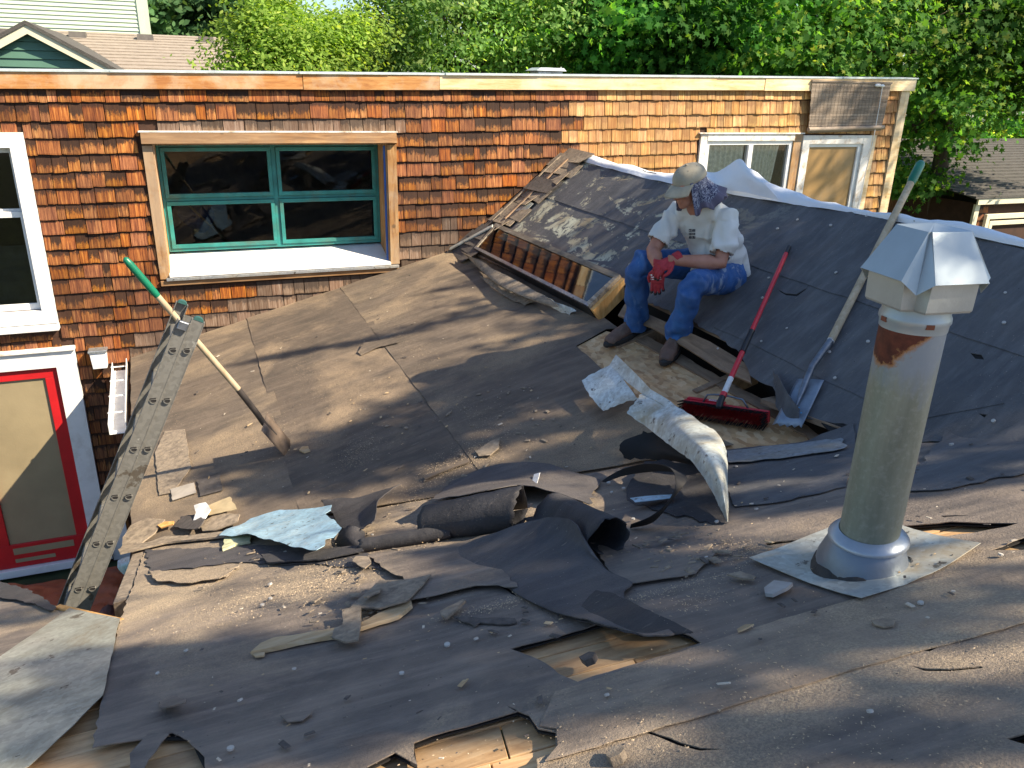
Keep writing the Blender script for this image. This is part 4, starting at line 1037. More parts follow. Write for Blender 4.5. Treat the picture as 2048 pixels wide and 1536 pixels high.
# ================================================================== GUTTER, LADDER, TARP
gt = thing('gutter', 'white metal gutter end under the low roof eave behind the ladder', 'gutter', (-.85, 6.5, -2.6))
ga, gb = Vector((-.83, 7.9, -2.62)), Vector((-.76, 6.4, -2.64))
m = MB()
for dx, z0_, z1_ in ((-.07, -.02, .07), (.055, -.02, .10)): m.hexa([ga+Vector((dx, 0, z0_)), ga+Vector((dx+.006, 0, z0_)), gb+Vector((dx+.006, 0, z0_)), gb+Vector((dx, 0, z0_)), ga+Vector((dx, 0, z1_)), ga+Vector((dx+.006, 0, z1_)), gb+Vector((dx+.006, 0, z1_)), gb+Vector((dx, 0, z1_))])
m.hexa([ga+Vector((-.063, 0, -.02)), ga+Vector((.054, 0, -.02)), gb+Vector((.054, 0, -.02)), gb+Vector((-.063, 0, -.02)), ga+Vector((-.063, 0, -.015)), ga+Vector((.054, 0, -.015)), gb+Vector((.054, 0, -.015)), gb+Vector((-.063, 0, -.015))])
m.build('trough', M_wt, gt)
for t_ in (.1, .35, .6, .85): p = lerp(ga, gb, t_); MB().box(p.x-.075, p.x+.062, p.y-.008, p.y+.008, p.z+.071, p.z+.078).build('strap', M_wt, gt)

# ---- extension ladder
LY0, LY1 = 4.15, 4.62
Bp, Tp = onY(160, 1205, LY0), onY(384, 640, LY0)
d = (Tp-Bp).normalized(); w_ = Vector((d.z, 0, -d.x))          # across the rails, in the x-z plane
ld = thing('extension_ladder', 'grey aluminium extension ladder leaning against the low roof eave', 'ladder', Bp+d*((GZ-Bp.z)/d.z))
foot = Bp + d*((GZ-Bp.z)/d.z); Lt = (Tp-foot).length
RW, TH = .058, .030
def channel(c0, c1, y, sgn, wd=RW):
    """C section rail, flanges turned inwards"""
    m = MB(); L2 = (c1-c0)/2; c = (c0+c1)/2; yv = Vector((0, 1, 0))
    m.obox(c+Vector((0, y, 0)), L2, w_*wd/2, yv*.0022)
    for s_ in (-1, 1): m.obox(c+Vector((0, y+sgn*.0120, 0))+w_*s_*(wd/2+.0012), L2, w_*.0022, yv*.0165)
    return m
bz = Vector((0, 0, 0)); f0 = Vector((foot.x, 0, foot.z)); 
base_c0 = f0 - w_*.031; base_c1 = f0 + d*(Lt-.02) - w_*.031       # left pair (base section)
fly_c0 = f0 + d*(Lt*.16) + w_*.031; fly_c1 = f0 + d*(Lt+.005) + w_*.031
channel(base_c0, base_c1, LY0, 1).build('rail', M_alu, ld); LTF = (onY(384, 612, LY1)-foot).dot(d)
farT = f0+d*LTF
channel(base_c0, farT-w_*.031, LY1, -1).build('rail', M_alu, ld)
channel(fly_c0, fly_c1, LY0+.006, 1).build('rail', M_alu, ld); channel(fly_c0, farT-d*.06+w_*.031, LY1-.006, -1).build('rail', M_alu, ld)
pxr = [(352, 702), (313, 801), (273, 897), (234, 994), (196, 1086), (154, 1178)]
def alongL(px, py): p = onY(px, py, LY0-.004); return (p-foot).dot(d)
tt = [alongL(*q) for q in pxr]; stp = (tt[0]-tt[-1])/5
def dring(c, r0, r1, y0, y1, seg=14):
    """hollow D shaped tube along y"""
    prof = []
    for k in range(seg):
        a = 2*math.pi*k/seg; prof.append((math.cos(a), max(-.55, min(1, math.sin(a)*(1 if math.sin(a) < 0 else .62)))*1))
    prof = [(math.cos(2*math.pi*k/seg), (-math.sin(2*math.pi*k/seg) if math.sin(2*math.pi*k/seg) > 0 else .35*abs(math.sin(2*math.pi*k/seg)))) for k in range(seg)]
    vs = []
    for y in (y0, y1):
        for r_ in (r0, r1):
            for (a, b) in prof: vs.append(c+Vector((a*r_, 0, b*r_))+Vector((0, y-c.y, 0)))
    n = seg; fs = []
    for k in range(n):
        j = (k+1) % n
        fs += [(k, j, 2*n+j, 2*n+k), (n+k, 3*n+k, 3*n+j, n+j), (k, n+k, n+j, j), (2*n+k, 2*n+j, 3*n+j, 3*n+k)]
    return MB().add(vs, fs)
kk = int(tt[-1]/stp)
for k in range(-kk, 6):
    s_ = tt[-1]+k*stp
    for off, sec in ((-.031, 0), (.031, 1)):
        if sec and s_ < Lt*.17: continue
        c = f0+d*(s_ + (.02 if sec else 0))+w_*off; c.y = LY0
        o = dring(c, .0185, .0145, LY0-.008, LY1+.008).build('rung', M_alu, ld, auto=40)
        MB().obox(Vector((c.x, LY0-.0045, c.z)), Vector((.0138, 0, -.0)), Vector((0, .001, 0)), Vector((0, 0, .0120))).build('rung_hollow_shade', M_black, o)  # flat black plate painting the shade inside the hollow rung
capm = simple('green_end_cap', (.03, .10, .09), .5)
for (c, y) in ((farT-w_*.031, LY1), (fly_c1, LY0+.006)):
    cc = Vector((c.x, y, c.z)); sg = 1 if y < 4.3 else -1
    m = MB()
    for k in range(7):
        a0 = math.pi*k/6; 
    prof = [w_*(.025*math.cos(math.pi*k/8))+d*(.018*math.sin(math.pi*k/8)) for k in range(9)]
    vs = [cc+p+Vector((0, -.004*sg, 0)) for p in prof]+[cc+p+Vector((0, .030*sg, 0)) for p in prof]
    fs = [tuple(range(9)), tuple(range(17, 8, -1))]+[(k, k+9, (k+1) % 9+9, (k+1) % 9) for k in range(9)]
    m.add(vs, fs).build('end_cap', capm, ld)
gc = base_c1-d*.0; gc = Vector((gc.x, LY0-.012, gc.z))
MB().obox(gc-d*.02, w_*.024, Vector((0, .012, 0)), d*.022).build('guide_bracket', M_steel, ld, bevel=.003)

# ---- tarps on the deck below
rng = random.Random(3)
def crumple(name, x0, x1, y0, y1, z, amp, mat, label, n=46, freq=2.2):
    vs = []; fs = []
    for j in range(n+1):
        for i in range(n+1):
            x = lerp(x0, x1, i/n); y = lerp(y0, y1, j/n)
            h = abs(nz(x, y, 1.3, freq))*amp*2+abs(nz(x+y*.6, y, 5.3, freq*2.6))*amp*.8+nz(x, y, 9, freq*6)*amp*.15
            vs.append((x+nz(x, y, 3, 2)*.08, y+nz(x, y, 6, 2)*.08, z+h+.02))
    for j in range(n):
        for i in range(n): k = j*(n+1)+i; fs.append((k, k+1, k+n+2, k+n+1))
    nn = len(vs)
    o = MB().add(vs, fs).build(name, mat, None, smooth=True); tag(o, label, 'tarp'); return o
crumple('tarp', -2.9, -.6, 4.6, 6.9, GZ, .16, M_tarp, 'crumpled dark brown tarp on the ground behind the ladder foot')
crumple('tarp', -3.1, -.65, 6.95, 7.75, GZ, .10, M_tarpO, 'rust orange tarp bunched below the red framed door')
o = gridsheet('plastic_bag', M_galvB, [[S('M', 238, 1122, -.30), S('M', 262, 1114, -.26), S('M', 284, 1118, -.22)], [S('M', 240, 1135, -.3), S('M', 262, 1128, -.22), S('M', 286, 1132, -.24)], [S('M', 250, 1148, -.32), S('M', 268, 1146, -.28), S('M', 284, 1142, -.28)]], wob=.02)
tag(o, 'pale blue crumpled plastic below the roof edge, right of the ladder', 'plastic')

# ================================================================== TOOLS
# trenching shovel standing against the ladder
T = S('M', 579, 897, .004); Q = atdist(250, 517, T, 1.56)
sh1 = thing('shovel', 'green gripped shovel leaning on the ladder with its blade on the low roof', 'shovel', T)
dv = (Q-T).normalized(); sd = dv.cross(Vector((.35, .86, .1))).normalized(); sd2 = Vector((.45, .85, 0)).normalized(); sd2 = (sd2-dv*sd2.dot(dv)).normalized(); nf = dv.cross(sd2).normalized()
def shovel_blade(T, dv, sd, nf, w, L, teeth, mat, par, dish=.012, taper=1.0):
    vs = []; n = 8; rows = 6
    for j in range(rows+1):
        for i in range(n+1):
            u = i/n*2-1; v = j/rows
            ww = w/2*(taper+(1-taper)*(1-v)); p = T + sd*(u*ww) + dv*(v*L) + nf*(dish*u*u + .01*v*(1-u*u))
            if j == 0 and teeth: p -= dv*(.014 if i % 2 == 0 else -.004)
            vs.append(p)
    nn = len(vs); vs += [v-nf*.0022 for v in vs]
    fs = []
    for j in range(rows):
        for i in range(n):
            k = j*(n+1)+i; fs += [(k, k+1, k+n+2, k+n+1), (nn+k, nn+k+n+1, nn+k+n+2, nn+k+1)]
    for i in range(n): fs += [(i, nn+i, nn+i+1, i+1), (nn-n-1+i, nn-n+i, 2*nn-n+i, 2*nn-n-1+i)]
    for j in range(rows): a = j*(n+1); b = a+n+1; fs += [(a, b, nn+b, nn+a), (a+n, nn+a+n, nn+b+n, b+n)]
    return MB().add(vs, fs).build('blade', mat, par, smooth=True)
shovel_blade(T, dv, sd2, nf, .16, .27, False, simple('rusty_blade', (.16, .12, .09), .6, metal=.4, var=.4), sh1)
MB().tube([T+dv*.14+nf*.012, T+dv*.26+nf*.022, T+dv*.34+nf*.012, T+dv*.56], [.012, .018, .019, .0195], 12).build('socket', simple('dark_steel', (.07, .06, .055), .5, metal=.4), sh1, auto=40)
MB().tube([T+dv*.56, T+dv*1.30], [.0185, .017], 12).build('handle', M_ash, sh1, auto=40)
MB().tube([T+dv*1.30, T+dv*1.33, T+dv*1.52, T+dv*1.555, T+dv*1.565], [.0175, .020, .0205, .016, .006], 14).build('grip', M_green, sh1, auto=50)

# roof tear-off spade on the steep slope
T = S('R', 1576, 850, .02); Q = atdist(1843, 324, T, 1.72, near=False)
for L_ in (1.5, 1.6, 1.7, 1.8):
    q = atdist(1843, 324, T, L_, False); 
RC = S('R', 1782, 438, .05)
Q = None; best = 9
for i in range(120):
    L_ = 1.2+i*.01
    for nr_ in (True, False):
        q = atdist(1843, 324, T, L_, nr_)
        if q.x <= RX: continue
        tq = (RX-T.x)/(q.x-T.x); z_ = T.z+(q.z-T.z)*tq
        e = abs(z_-(PZ('R', RX, 0).z+.05))
        if e < best: best = e; Q = q; LL = L_
print('spade length', LL, best, Q)
sp = thing('tear_off_shovel', 'toothed flat shovel with green grip leaning on the steep slope behind the vent pipe', 'shovel', T)
dv = (Q-T).normalized(); Ls = (Q-T).length; k_ = Ls/1.5
sd = nR.cross(dv).normalized(); nf = dv.cross(sd).normalized()
if nf.dot(nR) < 0: nf = -nf
T2 = T
bl_px = [S('R', 1553, 838, .02), S('R', 1597, 857, .02)]
bw = (bl_px[0]-bl_px[1]).length*1.02
shovel_blade(T, dv, sd, nf, max(.16, bw), .30, True, M_blade, sp, dish=.006, taper=.93)
MB().tube([T+dv*.10+nf*.008, T+dv*.20+nf*.022, T+dv*.30+nf*.035, T+dv*.36+nf*.04, T+dv*.58], [.004, .015, .018, .0185, .0195], 14).build('socket', M_steel, sp, auto=40)
MB().tube([T+dv*.575, T+dv*(Ls-.20)], [.0205, .0205], 14).build('handle', M_ash, sp, auto=40)
MB().tube([T+dv*.572, T+dv*.585], .0205, 14).build('collar', M_paper, sp)
MB().tube([T+dv*(Ls-.20), T+dv*(Ls-.17), T+dv*(Ls-.03), T+dv*(Ls-.008), T+dv*Ls], [.0215, .0275, .0275, .021, .008], 14).build('grip', M_green, sp, auto=50)
# blue sticker speckle on the blade
m = MB(); rng = random.Random(4)
for k in range(26):
    c = T+dv*(.085+rng.gauss(0, .014))+sd*(rng.gauss(0, .022))+nf*.0105; s_ = rng.uniform(.002, .0055)
    m.add([c-sd*s_, c+dv*s_*.7, c+sd*s_, c-dv*s_*.9], [(0, 1, 2, 3)])
m.build('blue_sticker', simple('sticker_blue', (.05, .45, .85), .5), sp)

# push broom
bh = thing('push_broom', 'red handled push broom lying bristles up, its handle resting on the steep slope', 'broom', S('M', 1440, 830))
A, B = S('M', 1362, 812, .055), S('M', 1536, 838, .055)
ax = (B-A).normalized(); ctr = (A+B)/2
toC = (-ctr).normalized(); toC = (toC-ax*toC.dot(ax)).normalized()
fr_ = (toC*.80+Vector((0, 0, -.30))); fr_ = (fr_-ax*fr_.dot(ax)).normalized(); tp_ = ax.cross(fr_).normalized()
if tp_.z < 0: tp_ = -tp_
hl = (B-A).length/2
MB().obox(ctr-fr_*.03, ax*hl*.98, fr_*.014, tp_*.032).build('block', M_broomr, bh, bevel=.004)
MB().obox(A+ax*.13-fr_*.045+tp_*.036, ax*.11, fr_*.012, tp_*.006).build('block_top', M_broomr, bh, bevel=.002)
bl_ = MB(); rd = MB(); rng = random.Random(8)
for i in range(48):
    for j in range(6):
        c = ctr+ax*((i/47*2-1)*hl*.97)+tp_*((j/5*2-1)*.031)-fr_*.014
        rim = j in (0, 5) or i < 2 or i > 45
        for q in range(3):
            e = c+fr_*(.062+(.004 if rim else -.008)*1+rng.uniform(-.004, .004))+ax*rng.gauss(0, .0035)+tp_*(rng.gauss(0, .003)+(j/5*2-1)*.012)
            (bl_ if rim else rd).tube([c+ax*rng.gauss(0, .002), e], [.0022, .0016], 3, cap=False)
bl_.build('bristles', simple('bristle_black', (.012, .010, .010), .8), bh); rd.build('bristles', simple('bristle_red', (.36, .012, .012), .6), bh)
H0 = S('M', 1437, 812, .10); H1 = S('R', 1578, 494, .045)
def hp(t): return lerp(H0, H1, t)
LH = (H1-H0).length
def tpx(py):                                           # parameter where the handle reaches an image row
    lo_, hi_ = 0, 1
    for _ in range(30):
        m_ = (lo_+hi_)/2; p = hp(m_); v = 768-FP*p.dot(upv)/p.dot(fwd)
        if v > py: lo_ = m_
        else: hi_ = m_
    return lo_
t1, t2, t3, t4, t5 = tpx(788), tpx(756), tpx(704), tpx(662), tpx(507)
MB().tube([hp(0)-tp_*.02, hp(.02), hp(.05)], [.020, .019, .017], 14).build('socket', M_blackp, bh, auto=40)
MB().tube([hp(.05), hp(t1)], .0150, 14).build('handle', M_broomr, bh, auto=40)
MB().tube([hp(t1), hp(t2)], .0158, 14).build('label_band', M_paper, bh, auto=40)
MB().tube([hp(t2), hp(t3)], .0150, 14).build('handle', M_broomr, bh, auto=40)
MB().tube([hp(t3), hp(t3+.01), hp(t4-.01), hp(t4)], [.019, .0175, .0165, .019], 14).build('clamp', M_blackp, bh, auto=40)
MB().tube([hp(t4), hp(t5)], .0138, 14).build('handle', M_broomr, bh, auto=40)
MB().tube([hp(t5), hp(1)], .0150, 14).build('tip', M_blackp, bh, auto=40)
j0 = hp(tpx(790)*1.0)
for s_ in (-1, 1):
    e = ctr+ax*(s_*hl*.52)-fr_*.03+tp_*.03
    MB().tube([j0, j0+ax*s_*.05-Vector((0, 0, .004)), lerp(j0, e, .55)+ax*s_*.03+Vector((0, 0, .02)), e], .0055, 8).build('brace', M_steel, bh, smooth=True)
MB().tube([j0-(H1-H0).normalized()*.014, j0+(H1-H0).normalized()*.014], .019, 12).build('brace_collar', M_broomr, bh, auto=40)
# printed plate on the red block (letters as on the photograph cannot be read; only the white box)
c = A+ax*.175-fr_*.045+tp_*.0435
MB().obox(c, ax*.026, fr_*.011, tp_*.0006).build('label_plate', M_paper, bh)
mm = MB()
for k in range(4): mm.obox(c+ax*(-.016+.0105*k)+tp_*.001, ax*.003, fr_*.007, tp_*.0003)
mm.build('label_print', M_broomr, bh)

# ================================================================== VENT PIPE
pb = S('N', 1722, 1138, .0); X0, Y0 = pb.x, pb.y
def zat(py):                                             # height on the pipe axis seen at an image row
    lo_, hi_ = pb.z-.2, .6
    for _ in range(40):
        m_ = (lo_+hi_)/2; p = Vector((X0, Y0, m_)); v = 768-FP*p.dot(upv)/p.dot(fwd)
        if v > py: lo_ = m_
        else: hi_ = m_
    return lo_
vp = thing('vent_pipe', 'tall galvanised flue pipe with a faceted metal cap on a square flashing plate', 'vent pipe', pb)
depth = pb.dot(fwd); PR = 54.5*depth/FP
print('pipe', pb, 'depth', depth, 'R', PR, 'ztop', zat(470))
zc, zr, zt0 = zat(1066), zat(622), zat(455)
def pipemat():
    t = NT('weathered_pipe'); co = t.co(); s_ = t.sep(co)
    st = t.co(scale=(1, 1, .18))
    base = t.ramp(t.noise(st, 9, 7, .7), [(.3, (.20, .215, .165)), (.55, (.30, .32, .25)), (.75, (.40, .42, .36))])
    base = t.mix(t.ramp(t.noise(co, 60, 3), [(.5, 0.0), (.75, .35)]), base, (.46, .47, .42))
    mr = t.n.new('ShaderNodeMapRange'); mr.inputs[1].default_value = zr-.36; mr.inputs[2].default_value = zr-.02; t.l.new(s_[2], mr.inputs[0])
    nn = t.noise(t.co(scale=(1, 1, .35)), 10, 6, .65)
    e = t.math('ADD', mr.outputs[0], t.math('MULTIPLY', t.math('SUBTRACT', nn, .5), 1.2))
    base = t.mix(t.ramp(e, [(.45, 0.0), (.70, .75)]), base, (.27, .32, .39))
    # rust near the top, strongest on the side facing the lower left
    ang = t.math('ADD', t.math('MULTIPLY', t.math('SUBTRACT', s_[0], X0), -3.2), t.math('MULTIPLY', t.math('SUBTRACT', s_[1], Y0), .8))
    e2 = t.math('ADD', t.math('ADD', mr.outputs[0], ang), t.math('MULTIPLY', t.math('SUBTRACT', t.noise(co, 16, 6, .7), .5), .45))
    base = t.mix(t.ramp(e2, [(.88, 0.0), (.95, .9)]), base, (.36, .16, .04))
    rust = t.ramp(t.noise(co, 30, 4), [(.35, (.07, .018, .012)), (.65, (.15, .04, .022))])
    m2 = t.ramp(e2, [(.95, 0.0), (.985, 1.0)])
    c = t.mix(m2, base, rust)
    t.col(c).rough(.55).metal(.35).bump(t.noise(co, 18, 5), .002, .6); return t.m
M_pipe = pipemat()
MB().lathe([(PR, pb.z-.02), (PR*.995, zc), (PR*1.0, (zc+zr)/2), (PR*1.01, zr+.02), (PR*.97, zr+.02)], (X0, Y0, 0), 48).build('pipe', M_pipe, vp, auto=40)
# skirt: cone and storm collar
SK = simple('skirt_metal', (.20, .235, .28), .42, metal=.55, var=.12, scale=6, dirt=((.34, .30, .22), .55))
zb = pb.z
MB().lathe([(PR*1.62, zb-.01), (PR*1.58, zb+.03), (PR*1.26, zc-.02), (PR*1.08, zc-.005)], (X0, Y0, 0), 48).build('flashing_cone', SK, vp, auto=40)
tar = MB(); seg = 48
prof = [(PR*1.78, .004), (PR*1.71, .012), (PR*1.66, .020), (PR*1.60, .028), (PR*1.54, .030)]
vs = []
for r_, z in prof:
    for k in range(seg):
        a = 2*math.pi*k/seg; q = 1+.05*nz(math.cos(a)*2, math.sin(a)*2, z*20, 1.6); x = X0+r_*q*math.cos(a); y = Y0+r_*q*math.sin(a)
        vs.append((x, y, zb+z*(1+.5*nz(math.cos(a), math.sin(a), 3, 2.5)) + (PL['N'][0]*(x-X0)+PL['N'][1]*(y-Y0))*(1-min(1, z/.05)*.85)))
tar.add(vs, [(i*seg+k, i*seg+(k+1) % seg, (i+1)*seg+(k+1) % seg, (i+1)*seg+k) for i in range(4) for k in range(seg)]).build('tar_seal', simple('roof_tar', (.028, .027, .026), .7, var=.5, scale=20, bump=.006, bscale=40), vp, smooth=True)
nN_ = N3('N'); axc = (Vector((0, 0, 1))*.82+nN_*.18).normalized()
MB().lathe([(PR*1.01, .016), (PR*1.12, .012), (PR*1.31, .001), (PR*1.36, -.005), (PR*1.36, -.010), (PR*1.31, -.011), (PR*1.05, -.004)], (X0, Y0, zc-.004), 56, axis=(Vector((0, 0, 1))+(-right*.10)).normalized()).build('storm_collar', simple('collar_metal', (.38, .42, .46), .38, metal=.5, var=.1, scale=10), vp, auto=50)
pl_px = [(1497, 1126), (1720, 1205), (1958, 1098), (1860, 1085), (1700, 1062)]
P4 = [tuple(S('N', *q, .012))[:2] for q in ((1497, 1126), (1590, 1160), (1720, 1205), (1810, 1172), (1890, 1135), (1958, 1098))]
e1 = Vector(P4[5])-Vector(P4[2]); P4 += [tuple(Vector(P4[0])+e1)]
def pf(x, y):
    c0 = Vector((sum(p[0] for p in P4)/len(P4), sum(p[1] for p in P4)/len(P4)))
    dd = max(0, (Vector((x, y))-c0).length-.17)
    return PL['N'][0]*x+PL['N'][1]*y+PL['N'][2]+.017+dd*.10+.006*nz(x, y, 2, 6)
sheet('flashing_plate', galv('plate_metal', (.50, .52, .48), ((.34, .27, .17), .8), .4, .35, dscale=4), P4, fz=pf, thick=.0018, grid=.045, parent=vp, jagamp=.002, jagstep=.05, seed=8)
# faceted cap
M_cap = simple('cap_metal', (.36, .42, .45), .40, metal=.4, var=.10, scale=7, bump=.002, bscale=5)
M_cap2 = simple('cap_metal_worn', (.40, .43, .42), .45, metal=.4, var=.12, scale=7)
cdir = Vector((-X0, -Y0, 0)).normalized(); cdir = Matrix.Rotation(R(-3), 3, 'Z') @ cdir
def capring(rside, half, rcorner, z):
    """8 sided star plan: four flat sides with notched corners; returns per side (left, right) + inner corner"""
    out = []
    for k in range(4):
        a = Matrix.Rotation(R(45+90*k), 3, 'Z') @ cdir; b = Vector((-a.y, a.x, 0)); c = Matrix.Rotation(R(90+90*k), 3, 'Z') @ cdir
        o_ = Vector((X0, Y0, z))
        out += [o_+a*rside-b*half, o_+a*rside+b*half, o_+c*rcorner]
    return out
k1 = depth/FP
zt_, ze, zn = zt0, zat(548), zat(585)
z0c, z1c = zat(602), zat(535)
top = capring(.062, .056, .076, zt_); eave = capring(.128, .076, .132, ze+.004); 
eave = [p if i % 3 != 2 else Vector((p.x, p.y, ze-.028)) for i, p in enumerate(eave)]
apex = Vector((X0, Y0, zt_+.012))
n12 = 12; vs = [apex]+top+eave; fs = []
for i in range(n12):
    j = (i+1) % n12
    fs.append((0, 1+i, 1+j)); fs.append((1+i, 13+i, 13+j, 1+j))
hood = MB().add(vs, fs).build('hood', M_cap, vp)
def thicken(o, t=.0015, sm=False):
    bm = bmesh.new(); bm.from_mesh(o.data); bmesh.ops.recalc_face_normals(bm, faces=bm.faces[:])
    bmesh.ops.solidify(bm, geom=bm.faces[:], thickness=t); bm.to_mesh(o.data); bm.free()
thicken(hood)
c1_, c2_, c3_ = capring(.110, .066, .104, z1c), capring(.106, .067, .100, z0c), capring(.102, .064, .096, z0c-.006)
vs = c1_+c2_+c3_; fs = [(q*12+i, (q+1)*12+i, (q+1)*12+(i+1) % 12, q*12+(i+1) % 12) for q in range(2) for i in range(12)]
co_ = MB().add(vs, fs).build('cap_body', M_cap2, vp); thicken(co_)
MB().add([Vector((p.x, p.y, z0c+.002)) for p in c2_], [tuple(range(11, -1, -1))]).build('cap_floor', M_cap2, vp)
MB().lathe([(PR*1.03, z0c+.01), (PR*1.03, zat(622)), (PR*1.08, zat(628)), (PR*1.09, zat(636)), (PR*1.04, zat(642)), (PR*1.03, zat(654))], (X0, Y0, 0), 40).build('cap_collar', M_cap, vp, auto=40)
for a_ in (-50, 30): 
    dd = Matrix.Rotation(R(a_), 3, 'Z') @ cdir; MB().obox(Vector((X0, Y0, zat(636)))+dd*PR*1.08, dd*.002, Vector((-dd.y, dd.x, 0))*.010, Vector((0, 0, .006))).build('rust_tab', simple('rust', (.18, .06, .03), .8), vp)

# ================================================================== TORN FELT AND SHEET METAL LYING ABOUT
def lay(name, label, cat, o): tag(o, label, cat); return o
# big bent flashing standing over the valley
bf = thing('bent_flashing', 'long bent strip of painted flashing, pale and stained, arching over the felt pile', 'metal flashing', S('M', 1330, 880))
def M_(x, y, h): return S('M', x, y, h)
gridsheet('flange', M_galvW, [[M_(1163, 762, .12), M_(1195, 742, .15), M_(1224, 727, .18)], [M_(1180, 792, .10), M_(1212, 775, .14), M_(1248, 762, .18)], [M_(1206, 822, .08), M_(1240, 808, .13), M_(1276, 797, .18)]], parent=bf, ragged=.12, n=6, wob=.004, thick=.002)
gridsheet('fin', M_galvW, [[M_(1218, 732, .17), M_(1255, 765, .18), M_(1290, 792, .19)], [M_(1232, 709, .22), M_(1272, 748, .23), M_(1312, 790, .23)]], parent=bf, n=6, thick=.002)
gridsheet('strip', M_galvW, [
    [M_(1254, 826, .20), M_(1300, 860, .19), M_(1345, 895, .17), M_(1385, 925, .16), M_(1420, 975, .11), M_(1440, 1015, .06), M_(1455, 1046, .01)],
    [M_(1272, 800, .24), M_(1325, 838, .25), M_(1375, 870, .24), M_(1415, 905, .22), M_(1440, 950, .17), M_(1450, 1000, .10), M_(1455, 1044, .02)],
    [M_(1284, 784, .21), M_(1340, 806, .25), M_(1400, 842, .25), M_(1440, 872, .22), M_(1455, 910, .16), M_(1456, 985, .08), M_(1456, 1042, .02)]],
    parent=bf, n=7, ragged=.12, wob=.005, thick=.002)
gridsheet('crease', M_galvW, [[M_(1284, 787, .215), M_(1320, 806, .25), M_(1350, 830, .258)], [M_(1300, 778, .25), M_(1340, 802, .27), M_(1368, 830, .262)]], parent=bf, n=5, thick=.002)
# black felt under it
o = gridsheet('torn_felt', M_black, [[M_(1285, 864, .14), M_(1330, 872, .15), M_(1380, 905, .13), M_(1425, 925, .10)], [M_(1236, 890, .10), M_(1300, 895, .10), M_(1360, 915, .10), M_(1422, 935, .08)], [M_(1246, 918, .03), M_(1300, 918, .04), M_(1360, 924, .05), M_(1420, 940, .05)]], n=6, ragged=.35, wob=.006)
lay('', 'jagged black underside of torn felt beneath the bent flashing', 'torn felt', o)
o = gridsheet('torn_felt', M_feltD, [[M_(1290, 925, .05), M_(1350, 922, .06), M_(1420, 945, .06), M_(1450, 1000, .04)], [M_(1260, 960, .03), M_(1330, 962, .04), M_(1410, 990, .03), M_(1455, 1040, .01)], [M_(1250, 1000, .01), M_(1320, 1020, .02), M_(1400, 1040, .015), M_(1450, 1050, .01)]], n=5, ragged=.2, wob=.006)
lay('', 'grey felt flap spreading beneath the tip of the bent flashing', 'torn felt', o)
# ribbon loop
pth = [M_(1202, 963, .03), M_(1240, 940, .07), M_(1290, 927, .12), M_(1335, 932, .16), M_(1352, 960, .17), M_(1340, 1000, .13), M_(1305, 1032, .07), M_(1262, 1050, .03)]
wd = [Vector((.02, -.01, -.004)), Vector((.02, -.03, -.02)), Vector((0.03, -.03, -.035)), Vector((.05, -.02, -.03)), Vector((.07, .02, -.02)), Vector((.05, .05, -.03)), Vector((.03, .03, -.05)), Vector((.01, .02, -.03))]
o = gridsheet('felt_ribbon', M_black, [[p for p in pth], [p+w*.9 for p, w in zip(pth, wd)]], n=7, ragged=.04, thick=.0035)
lay('', 'narrow curl of black felt looping in front of the bent flashing', 'torn felt', o)
# rolls
def roll(name, label, p0, p1, r0, r1, a0, a1, mat, tail=.25, seed=1, n=30, grow=.0, ragged=.02, taild=None, drop=0.0):
    """felt sheet: flat tail lying behind, rolling over an axis p0-p1 through angles a0..a1 (degrees, 90 = top)"""
    ax_ = (p1-p0).normalized(); up_ = Vector((0, 0, 1)); bk = up_.cross(ax_).normalized()
    if bk.y < 0: bk = -bk
    rng = random.Random(seed); rows = []; M1 = 26
    L0 = [rng.uniform(0, ragged) for _ in range(80)]; L1 = [rng.uniform(0, ragged) for _ in range(80)]
    seq = []
    nt = 5
    for t_ in range(nt): seq.append(('t', 1-t_/nt))
    for t_ in range(n+1): seq.append(('a', t_/n))
    vs = []; W_ = 20
    for ri, (k, v) in enumerate(seq):
        for i in range(W_+1):
            u = i/W_; e0 = L0[ri % 80]; e1 = L1[ri % 80]
            c = lerp(p0+ax_*e0, p1-ax_*e1, u); r_ = lerp(r0, r1, u)
            if k == 't':
                a = R(a0); base = c+bk*math.cos(a)*r_+up_*math.sin(a)*r_
                td = taild or Vector((0, 0, 0)); off = bk*tail*v
                vs.append(base+off+td*v - up_*(r_*(1+math.sin(a))-.01+drop)*min(1, v*1.6)**1.4*.9)
            else:
                a = R(a0+(a1-a0)*v); rr = r_*(1-grow*v)
                vs.append(c+bk*math.cos(a)*rr+up_*math.sin(a)*rr + Vector((0, 0, .004*nz(u*4, v*3, seed, 2))))
    ns = len(seq); fs = []
    for j in range(ns-1):
        for i in range(W_): q = j*(W_+1)+i; fs.append((q, q+1, q+W_+2, q+W_+1))
    m = MB().add(vs, fs); o = m.build(name, mat, None, smooth=True); thicken(o, .003); lay('', label, 'torn felt', o); return o
k2 = lambda x, y, h: S('M', x, y, h)
roll('felt_roll', 'widest curl of dark felt, open at its right end, in the middle of the pile', k2(845, 1045, .075), k2(1045, 1016, .105), .078, .100, 80, 330, M_feltD, tail=.16, seed=2, ragged=.014)
roll('felt_roll', 'thin tight roll of dark felt at the left front of the pile', S('M', 717, 1092, .035), S('M', 905, 1062, .04), .034, .034, 95, 400, M_feltD, tail=.05, seed=5, ragged=.015, grow=.2)
roll('felt_roll', 'short round curl of felt at the right end of the pile above the large flap', k2(1105, 1010, .09), k2(1222, 1075, .09), .06, .075, 60, 300, M_feltD, tail=.10, seed=7, ragged=.03)
